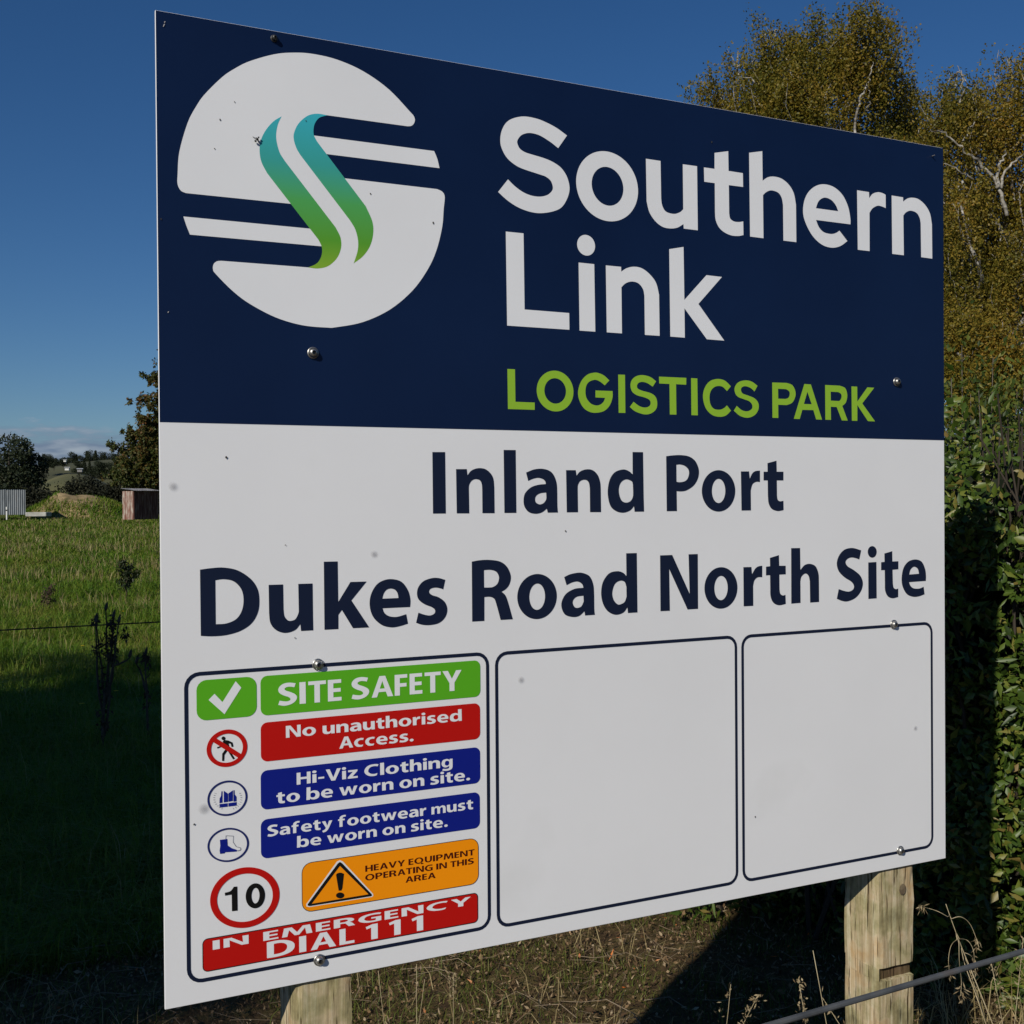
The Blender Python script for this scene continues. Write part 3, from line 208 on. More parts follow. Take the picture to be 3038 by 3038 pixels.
 't_blue': '''229.9,356.2! 236.8,356.2! 236.8,365.1! 248.4,365.1! 248.4,356.2! 255.2,356.2! 255.2,377.3! 248.4,377.3! 248.4,368.9! 236.8,368.9! 236.8,377.3! 229.9,377.3!|266.2,375.7 265.9,374.8 265,374 263.7,373.5 262.2,373.4 260.7,373.6 259.4,374.1 258.5,374.9 258.3,375.8 258.6,376.7 259.4,377.5 260.7,378 262.2,378.1 263.7,377.9 265,377.4 265.9,376.6|258.6,371.4! 265.9,371.5! 266,356.3! 258.6,356.2!|269.2,362.1! 280.2,362.1! 280.2,365.3! 269.2,365.3!|293.5,356.2! 300.6,356.2! 311.2,377.3! 304,377.3! 297.2,361.7! 290.4,377.3! 283.2,377.3!|321.1,375.7 320.8,374.8 320,374 318.7,373.5 317.2,373.4 315.6,373.6 314.4,374.1 313.5,374.9 313.2,375.8 313.5,376.7 314.4,377.5 315.7,378 317.2,378.1 318.7,377.9 320,377.4 320.8,376.6|313.6,371.4! 320.8,371.5! 321,356.3! 313.6,356.2!|324.2,356.2! 343,356.2! 343,359.6! 333.1,359.6! 342.6,368.9! 342.6,371.4! 324.9,371.4! 324.9,368! 333.8,368! 324.2,358.8!|379.5,356.9! 380.8,360.5! 376.7,359.8 373.3,359.6 367.5,360.9 363.4,364.2 363.1,367.2 364.8,370.6 368.5,373.1 374,373.9 377.4,373.7 381.2,372.9! 382.9,376.5! 378.8,377.3 374,377.5 365.8,376.7 359,373.1 355.6,366.8 358.3,360.9 365.1,356.9 373.3,355.8 377.1,356.2|385.9,378.3! 393.5,378.4! 393.7,356.2! 386.1,356.3!|422.2,363.8 421.2,360.7 418.4,358.1 414.2,356.4 409.3,355.8 404.4,356.5 400.4,358.2 397.7,360.8 396.7,363.8 397.7,366.9 400.5,369.5 404.6,371.2 409.5,371.8 414.3,371.2 418.5,369.5 421.3,366.9|414.5,363.8 414.1,362 413,360.5 411.3,359.5 409.4,359.1 407.4,359.5 405.8,360.5 404.7,362 404.3,363.8 404.7,365.6 405.8,367.1 407.5,368.1 409.5,368.5 411.4,368.1 413.1,367.1 414.2,365.6|428.4,374.6! 435.6,375.6! 435.7,371.3! 441.1,371.3! 441.1,367.9! 435.8,367.9! 435.9,362! 436.4,360.3 438,359.6 441,359.8! 441.1,356.2! 438.8,355.9 435.9,355.8 431.7,356.6 429.2,358.7 428.6,361.8! 428.5,367.9! 425.3,367.9! 425.3,371.2! 428.5,371.3!|444.3,378.4! 451.6,378.3! 451.7,369.5! 455.3,371.4 459.8,371.8 464.3,370.7 466.7,367.8 467,364.6! 467.1,356.3! 459.6,356.3! 459.5,364.8! 458.5,367 455.9,368 452.6,366.8 451.7,365! 451.7,356.3! 444.2,356.2!|478.1,375.7 477.8,374.8 476.9,374 475.6,373.5 474.1,373.4 472.6,373.6 471.3,374.1 470.5,374.9 470.2,375.8 470.5,376.7 471.3,377.5 472.6,378 474.1,378.1 475.6,377.9 476.9,377.4 477.8,376.6|470.5,371.4! 477.8,371.5! 477.9,356.3! 470.5,356.2!|481.1,371.5! 487.6,371.5! 488,369.3! 490.3,371 494.2,371.8 498.7,371.6 502.3,370.1 504,368.1 504.5,365.2! 504.5,356.2! 497,356.3! 497,364.5! 496.7,366.5 495.4,367.7 492.9,368.1 490.6,367.5 489.1,366.3 488.8,365! 488.9,356.3! 481.4,356.3!|524,369.7! 519.9,371.6 516.5,371.8 510.3,370.1 507.6,364.2 509.7,358.8 515.1,356.2 519.2,356.7 523.3,358.3! 523.3,357.1! 522.3,354.1 517.8,353.1 510.3,354.1! 509,350.8! 515.8,349.7 523.3,350.1 528.8,352.9 530.1,357.1! 530.1,371.4! 524.3,371.4!|523.3,362.1! 521.3,359.8 518.2,359.4 515.1,360.9 514.4,364.2 515.8,367.6 519.2,368.5 522.6,367.2 523.3,365.5!|196.3,345.4! 203.1,346.4! 203.2,342.1! 208.3,342.1! 208.3,338.6! 203.3,338.6! 203.4,332.7! 203.8,331 205.4,330.3 208.2,330.4! 208.3,326.8! 206.2,326.5 203.4,326.4 199.4,327.3 197.1,329.4 196.5,332.5! 196.4,338.6! 193.3,338.6! 193.4,342! 196.3,342!|235.4,334.5 234.4,331.4 231.7,328.8 227.8,327 223.1,326.4 218.5,327.1 214.7,328.9 212.1,331.5 211.2,334.5 212.2,337.6 214.8,340.2 218.7,342 223.3,342.6 227.9,342 231.8,340.3 234.5,337.6|228.1,334.5 227.7,332.7 226.6,331.1 225,330.1 223.2,329.8 221.3,330.1 219.8,331.2 218.8,332.7 218.4,334.5 218.8,336.3 219.9,337.9 221.4,338.9 223.3,339.3 225.1,338.9 226.7,337.9 227.7,336.3|254.8,349.2! 247.8,349.2! 247.5,332.3! 247.3,326.8! 253.6,326.8! 254,328.9! 256.7,327.2 261.2,326.4 266.1,327.1 269.8,329.3 271.3,333.9 270.1,338.6 266.6,341.5 261.1,342.6 257.2,342 254.8,340.8!|254.7,337.1! 255.5,338.2 259.2,338.9 262.5,337.8 264,335.5 263.6,332.8 261.9,330.8 259.1,330.2 256.3,330.8 254.8,332.3 254.5,333.9!|295.9,333! 281.1,333! 281.9,331.5 284.5,330.2 288.7,329.9 293.8,330.6! 294.7,327.4! 290.2,326.7 285.6,326.4 280.4,327.5 276,330.3 274.2,334.1 275,337.8 278,340.9 282.1,342.4 286.6,342.6 291.5,341.5 294.9,338.6 296.1,335.5|281,336.2! 281.7,337.8 283.2,339.1 285.4,339.5 287.7,339.1 289.2,337.8 289.7,336.2!|314.9,326.9! 321,326.9! 325.2,336.2! 329.4,326.9! 335.5,326.9! 342.3,342.2! 335.8,342.2! 332.3,332.2! 328.1,342.2! 322.6,342.2! 318.4,332.2! 314.9,342.2! 308.1,342.2!|369.3,334.5 368.4,331.4 365.7,328.8 361.7,327 357.1,326.4 352.5,327.1 348.6,328.9 346.1,331.5 345.2,334.5 346.1,337.6 348.7,340.2 352.6,342 357.3,342.6 361.9,342 365.8,340.3 368.4,337.6|362.1,334.5 361.7,332.7 360.6,331.1 359,330.1 357.2,329.8 355.3,330.1 353.8,331.2 352.7,332.7 352.4,334.5 352.8,336.3 353.8,337.9 355.4,338.9 357.3,339.3 359.1,338.9 360.7,337.9 361.7,336.3|372.2,342.2! 378.3,342.2! 378.8,339.4! 380.4,341.3 382.8,342.3 386.3,342.6! 386.3,338.1! 383.5,338.2 380.8,337.2 379.4,334.7! 379.5,326.9! 372.5,326.9!|389.3,342.3! 395.4,342.3! 395.8,340.1! 398,341.7 401.6,342.6 405.9,342.4 409.2,340.9 410.9,338.9 411.3,335.9! 411.4,326.9! 404.3,326.9! 404.3,335.2! 404,337.2 402.8,338.5 400.4,338.8 398.2,338.3 396.8,337 396.5,335.7! 396.6,326.9! 389.5,327!|447.5,334.5 446.5,331.4 443.8,328.8 439.9,327 435.2,326.4 430.7,327.1 426.8,328.9 424.2,331.5 423.4,334.5 424.3,337.6 426.9,340.2 430.8,342 435.4,342.6 440,342 444,340.3 446.6,337.6|440.2,334.5 439.8,332.7 438.8,331.1 437.2,330.1 435.3,329.8 433.5,330.1 431.9,331.2 430.9,332.7 430.5,334.5 430.9,336.3 432,337.9 433.6,338.9 435.4,339.3 437.3,338.9 438.8,337.9 439.9,336.3|450.4,342.3! 456.5,342.3! 456.9,340.1! 459.1,341.7 462.7,342.6 467,342.4 470.4,340.9 472,338.9 472.5,335.9! 472.5,326.9! 465.4,326.9! 465.4,335.2! 465.1,337.2 463.9,338.5 461.5,338.8 459.4,338.3 458,337 457.6,335.7! 457.8,326.9! 450.6,327!|499.9,338.6! 501.1,341.8! 497.4,342.6 493.4,342.6 488.7,341.7 485.8,339.6 485.2,337.2 486.3,335.2 489.4,333.7 493.3,332.6 495.1,331.6 494.8,330.4 492.5,329.8 489.4,330.1 485.9,330.9! 484.5,327.5! 487.7,326.7 492,326.4 497.2,326.9 500.8,328.8 502.1,331.4 500.8,334.1 497.3,335.9 493.7,336.7 492,337.7 492.6,338.9 495.4,339.3 498.1,339.0|512.5,346.5 512.3,345.6 511.4,344.8 510.2,344.3 508.8,344.2 507.3,344.4 506.1,344.9 505.3,345.7 505.1,346.6 505.3,347.6 506.2,348.3 507.4,348.8 508.8,349 510.2,348.8 511.5,348.2 512.3,347.4|505.4,342.2! 512.2,342.2! 512.4,326.9! 505.4,326.9!|518.4,345.4! 525.2,346.4! 525.3,342.1! 530.4,342.1! 530.4,338.6! 525.4,338.6! 525.5,332.7! 525.9,331 527.5,330.3 530.3,330.4! 530.4,326.8! 528.3,326.5 525.5,326.4 521.6,327.3 519.2,329.4 518.6,332.5! 518.5,338.6! 515.5,338.6! 515.5,342! 518.5,342!|555,333! 540.2,333! 541,331.5 543.6,330.2 547.8,329.9 552.9,330.6! 553.8,327.4! 549.3,326.7 544.7,326.4 539.5,327.5 535.1,330.3 533.3,334.1 534.1,337.8 537.1,340.9 541.2,342.4 545.7,342.6 550.6,341.5 554,338.6 555.2,335.5|540.1,336.2! 540.7,337.8 542.3,339.1 544.5,339.5 546.8,339.1 548.3,337.8 548.8,336.2!|565.9,329 565.1,330.5 563.2,331.4 560.8,331.4 558.9,330.5 558.1,329 558.9,327.5 560.8,326.6 563.2,326.6 565.1,327.5''',
 't_blue2': '''193.5,286.2! 194.9,289.7! 188.5,290.7 182.8,290.2 178.8,288.1 177.1,285.1 178.4,282.1 182.7,279.5 187.3,277.9 189.3,276.4 189,274.8 186.1,274 182.7,274.3 178.3,275.1! 176.9,271.5! 180.9,270.5 184.9,270.3 190.7,271.5 194.8,274.1 196.1,277.1 194.2,279.9 189.6,282.1 185,283.7 183.4,285.3 184.5,286.4 187.4,287.1 190.8,286.8|200.1,283.9! 201.2,281.2! 203.8,281.9 206.7,282.2 209.3,281.8 210.6,280.9 210.8,280.1! 206.7,279.9 202.7,279 199.5,277.1 198.7,274.9 199.2,272.6 201.4,270.9 205.1,270.3 208.6,270.7 211.3,272! 211.8,270.6! 217.4,270.6! 217.2,273.1 217.1,278 216.8,280.6 215.4,283.1 213.1,284.5 209,285.2 204.4,285.0|211,277.3! 207.8,277.1 205.5,276.2 204.9,275 205.5,274 207.5,273.4 209.5,273.8 210.9,274.8 211.1,275.7!|222.6,270.7! 228.4,270.7! 228.4,281.9! 232.4,281.9! 232.4,284.8! 228.4,284.8! 228.9,287.2 231,288.4 234.1,288.2! 234.7,291.1! 231.5,291.5 226.9,290.7 223.5,288.4 222.6,284.8! 220,284.8! 220,281.9! 222.6,281.9!|256.6,276.3! 243.4,276.4! 244.2,275 246.5,273.8 250.2,273.5 254.7,274.1! 255.5,271.2! 251.5,270.5 247.4,270.3 242.8,271.2 238.8,273.8 237.3,277.3 237.9,280.8 240.6,283.7 244.3,285 248.3,285.2 252.7,284.3 255.7,281.6 256.8,278.7|243.3,279.3! 243.9,280.8 245.2,282 247.3,282.4 249.3,282 250.6,280.8 251,279.3!|262,287.8! 268.1,288.8! 268.2,284.7! 272.7,284.7! 272.7,281.6! 268.2,281.6! 268.3,276! 268.7,274.5 270.1,273.8 272.6,274! 272.7,270.6! 270.8,270.4 268.3,270.3 264.8,271.1 262.7,273 262.2,275.9! 262.1,281.6! 259.4,281.5! 259.4,284.7! 262.1,284.7!|275.3,284.8! 281.7,284.8! 285.1,276! 288.6,284.8! 294.6,284.8! 288.6,272.7! 285.7,268.3 281.7,265.6 277.1,264.8! 275.9,268.1! 279.4,269.1 281.7,271.1 282.5,272.7!|307.9,270.7! 313.6,270.7! 313.6,281.9! 317.7,281.9! 317.7,284.8! 313.6,284.8! 314.2,287.2 316.2,288.4 319.4,288.2! 320,291.1! 316.8,291.5 312.2,290.7 308.7,288.4 307.9,284.8! 305.3,284.8! 305.3,281.9! 307.9,281.9!|344.1,277.7 343.2,274.9 340.8,272.4 337.3,270.8 333.1,270.3 329,270.9 325.6,272.5 323.3,274.9 322.5,277.8 323.4,280.6 325.7,283 329.2,284.6 333.3,285.2 337.4,284.7 340.9,283.1 343.3,280.6|337.6,277.7 337.2,276.1 336.3,274.6 334.9,273.7 333.2,273.4 331.6,273.7 330.2,274.7 329.3,276.1 329,277.8 329.3,279.4 330.2,280.8 331.6,281.8 333.3,282.1 334.9,281.8 336.3,280.8 337.3,279.4|368.2,277.7 367.3,274.9 364.9,272.4 361.4,270.8 357.2,270.3 353.1,270.9 349.7,272.5 347.4,274.9 346.6,277.8 347.5,280.6 349.8,283 353.3,284.6 357.4,285.2 361.5,284.7 365,283.1 367.3,280.6|361.7,277.7 361.3,276.1 360.4,274.6 359,273.7 357.3,273.4 355.7,273.7 354.3,274.7 353.4,276.1 353,277.8 353.4,279.4 354.3,280.8 355.7,281.8 357.4,282.1 359,281.8 360.4,280.8 361.4,279.4|373.4,287.8! 379.4,288.8! 379.5,284.7! 384.1,284.7! 384.1,281.6! 379.6,281.6! 379.7,276! 380.1,274.5 381.5,273.8 384,274! 384.1,270.6! 382.2,270.4 379.7,270.3 376.2,271.1 374.1,273 373.6,275.9! 373.5,281.6! 370.7,281.5! 370.8,284.7! 373.4,284.7!|392.7,270.7! 398.2,270.7! 402,279.3! 405.7,270.7! 411.2,270.7! 417.2,284.8! 411.5,284.8! 408.3,275.6! 404.5,284.8! 399.6,284.8! 395.9,275.6! 392.7,284.8! 386.7,284.8!|439.1,276.3! 425.9,276.4! 426.7,275 429,273.8 432.7,273.5 437.2,274.1! 438.1,271.2! 434,270.5 429.9,270.3 425.3,271.2 421.3,273.8 419.8,277.3 420.4,280.8 423.1,283.7 426.8,285 430.8,285.2 435.2,284.3 438.2,281.6 439.3,278.7|425.8,279.3! 426.4,280.8 427.7,282 429.8,282.4 431.8,282 433.1,280.8 433.6,279.3!|443.4,283.9! 444.5,281.2! 447.1,281.9 449.9,282.2 452.5,281.8 453.8,280.9 454.1,280.1! 449.9,279.9 445.9,279 442.8,277.1 441.9,274.9 442.4,272.6 444.7,270.9 448.4,270.3 451.8,270.7 454.5,272! 455,270.6! 460.7,270.6! 460.4,273.1 460.3,278 460,280.6 458.6,283.1 456.3,284.5 452.3,285.2 447.7,285.0|454.3,277.3! 451,277.1 448.7,276.2 448.1,275 448.7,274 450.7,273.4 452.7,273.8 454.1,274.8 454.4,275.7!|463.3,284.9! 468.6,284.9! 469.1,282.2! 470.6,284 472.6,285 475.8,285.2! 475.8,281.1! 473.3,281.1 470.9,280.2 469.7,277.9! 469.7,270.7! 463.5,270.7!|486.5,270.7! 492.3,270.7! 492.3,279.3! 493.4,281.3 495.7,282.1 497.7,281.1 498.3,278.9! 498.3,270.7! 503.8,270.7! 503.8,279.3! 504.9,281.3 507.2,282.1 509.2,281.1 509.8,278.9! 509.8,270.7! 515.3,270.7! 515.3,279.3! 514.1,283.3 509.5,285.2 505.5,284.4 503.2,282.9! 500.9,284.6 497.4,285.2 494,284.4 491.7,282.7! 491.4,284.8! 486.5,284.8!|517.9,284.8! 524.2,284.8! 524.3,277.4! 524.7,275.3 526.2,274 527.8,273.8 529.7,274.3 530.9,275.9 531.1,276.8! 531,284.8! 537.4,284.8! 537.4,274.5! 537.5,270.6! 532,270.6! 531.8,272.7! 529.3,271 524.9,270.3 520.9,271.3 518.5,273.5 517.9,276.4!|553.8,281.5! 554.9,284.5! 551.6,285.2 548.1,285.2 543.9,284.4 541.3,282.4 540.7,280.2 541.7,278.4 544.5,277 548,276 549.6,275.1 549.3,274 547.2,273.4 544.4,273.7 541.3,274.4! 540.1,271.3! 543,270.6 546.8,270.3 551.4,270.8 554.6,272.4 555.8,274.9 554.7,277.4 551.5,279 548.4,279.8 546.8,280.7 547.3,281.8 549.8,282.2 552.3,281.9|561.1,287.8! 567.1,288.8! 567.2,284.7! 571.8,284.7! 571.8,281.6! 567.3,281.6! 567.4,276! 567.8,274.5 569.2,273.8 571.7,274! 571.8,270.6! 569.9,270.4 567.4,270.3 563.9,271.1 561.8,273 561.3,275.9! 561.2,281.6! 558.4,281.5! 558.5,284.7! 561.1,284.7!|236.2,264.6! 229.8,264.6! 229.6,249.1! 229.4,244! 235.1,244! 235.5,245.9! 237.9,244.4 242,243.7 246.4,244.3 249.8,246.3 251.2,250.6 250.1,254.9 246.9,257.6 241.9,258.6 238.4,258 236.2,256.9!|236.1,253.4! 236.9,254.5 240.1,255.2 243.2,254.2 244.6,252 244.2,249.5 242.6,247.7 240.1,247.1 237.6,247.7 236.1,249.1 235.9,250.5!|273.6,249.7! 260.1,249.7! 260.9,248.3 263.2,247.2 267,246.8 271.6,247.5! 272.5,244.5! 268.3,243.9 264.2,243.7 259.5,244.6 255.4,247.2 253.9,250.7 254.5,254.1 257.3,257 261,258.3 265.1,258.5 269.5,257.6 272.6,254.9 273.8,252.0|260,252.6! 260.6,254.1 262,255.3 264,255.7 266.1,255.3 267.4,254.2 267.9,252.6!|290.8,244.1! 296.4,244.1! 300.2,252.7! 304,244.1! 309.6,244.1! 315.8,258.2! 309.9,258.2! 306.7,249! 302.8,258.2! 297.9,258.2! 294,249! 290.8,258.2! 284.6,258.2!|340.4,251.1 339.5,248.2 337,245.8 333.4,244.2 329.2,243.7 325,244.3 321.5,245.9 319.2,248.3 318.4,251.1 319.3,253.9 321.6,256.3 325.2,258 329.4,258.5 333.6,258 337.1,256.4 339.5,254.0|333.7,251.1 333.4,249.4 332.4,248 331,247 329.3,246.7 327.6,247.1 326.2,248 325.3,249.4 324.9,251.1 325.3,252.8 326.3,254.2 327.7,255.1 329.4,255.5 331.1,255.1 332.5,254.2 333.4,252.8|343,258.2! 348.5,258.2! 348.9,255.6! 350.4,257.3 352.6,258.3 355.8,258.5! 355.8,254.4! 353.2,254.5 350.8,253.5 349.5,251.3! 349.6,244.1! 343.3,244.1!|358.5,258.2! 364,258.2! 364.4,256.2! 366.4,257.8 369.7,258.5 373.6,258.4 376.7,256.9 378.1,255.1 378.6,252.4! 378.6,244.1! 372.2,244.1! 372.1,251.7! 371.9,253.6 370.8,254.7 368.6,255.1 366.6,254.6 365.4,253.4 365.1,252.2! 365.2,244.1! 358.7,244.1!|411.4,251.1 410.6,248.2 408.1,245.8 404.5,244.2 400.3,243.7 396.1,244.3 392.6,245.9 390.3,248.3 389.5,251.1 390.4,253.9 392.7,256.3 396.3,258 400.5,258.5 404.7,258 408.2,256.4 410.6,254.0|404.8,251.1 404.5,249.4 403.5,248 402.1,247 400.4,246.7 398.7,247.1 397.3,248 396.3,249.4 396,251.1 396.4,252.8 397.3,254.2 398.8,255.1 400.5,255.5 402.1,255.1 403.6,254.2 404.5,252.8|414.1,258.2! 419.7,258.2! 420,256.2! 422,257.8 425.3,258.5 429.2,258.4 432.3,256.9 433.8,255.1 434.2,252.4! 434.2,244.1! 427.8,244.1! 427.7,251.7! 427.5,253.6 426.4,254.7 424.2,255.1 422.2,254.6 421,253.4 420.7,252.2! 420.8,244.1! 414.3,244.1!|459.1,254.8! 460.2,257.8! 456.8,258.5 453.2,258.5 448.9,257.7 446.3,255.7 445.7,253.6 446.7,251.8 449.6,250.4 453.1,249.4 454.8,248.4 454.5,247.3 452.4,246.7 449.5,247 446.3,247.8! 445.1,244.7! 448.1,243.9 452,243.7 456.6,244.1 459.9,245.8 461.2,248.2 460,250.7 456.7,252.4 453.5,253.1 451.9,254.1 452.5,255.1 455,255.5 457.5,255.2|470.6,262.1 470.4,261.3 469.6,260.6 468.5,260.1 467.2,260 465.9,260.2 464.8,260.7 464.1,261.4 463.8,262.3 464.1,263.1 464.8,263.8 465.9,264.3 467.2,264.4 468.5,264.2 469.6,263.7 470.4,263.0|464.1,258.1! 470.3,258.2! 470.5,244.1! 464.1,244.1!|476,261.1! 482.1,262.1! 482.2,258! 486.9,258! 486.8,254.9! 482.3,254.9! 482.4,249.4! 482.8,247.9 484.2,247.2 486.8,247.3! 486.9,244! 484.9,243.7 482.4,243.7 478.8,244.4 476.7,246.3 476.1,249.2! 476,254.9! 473.3,254.9! 473.3,258! 476,258!|509.3,249.7! 495.7,249.7! 496.5,248.3 498.9,247.2 502.7,246.8 507.3,247.5! 508.2,244.5! 504,243.9 499.9,243.7 495.1,244.6 491.1,247.2 489.5,250.7 490.2,254.1 492.9,257 496.7,258.3 500.8,258.5 505.2,257.6 508.3,254.9 509.4,252.0|495.6,252.6! 496.3,254.1 497.6,255.3 499.7,255.7 501.7,255.3 503.1,254.2 503.6,252.6!|519.1,246 518.5,247.4 516.7,248.3 514.5,248.3 512.8,247.4 512.1,246 512.8,244.6 514.5,243.8 516.7,243.8 518.5,244.6''',
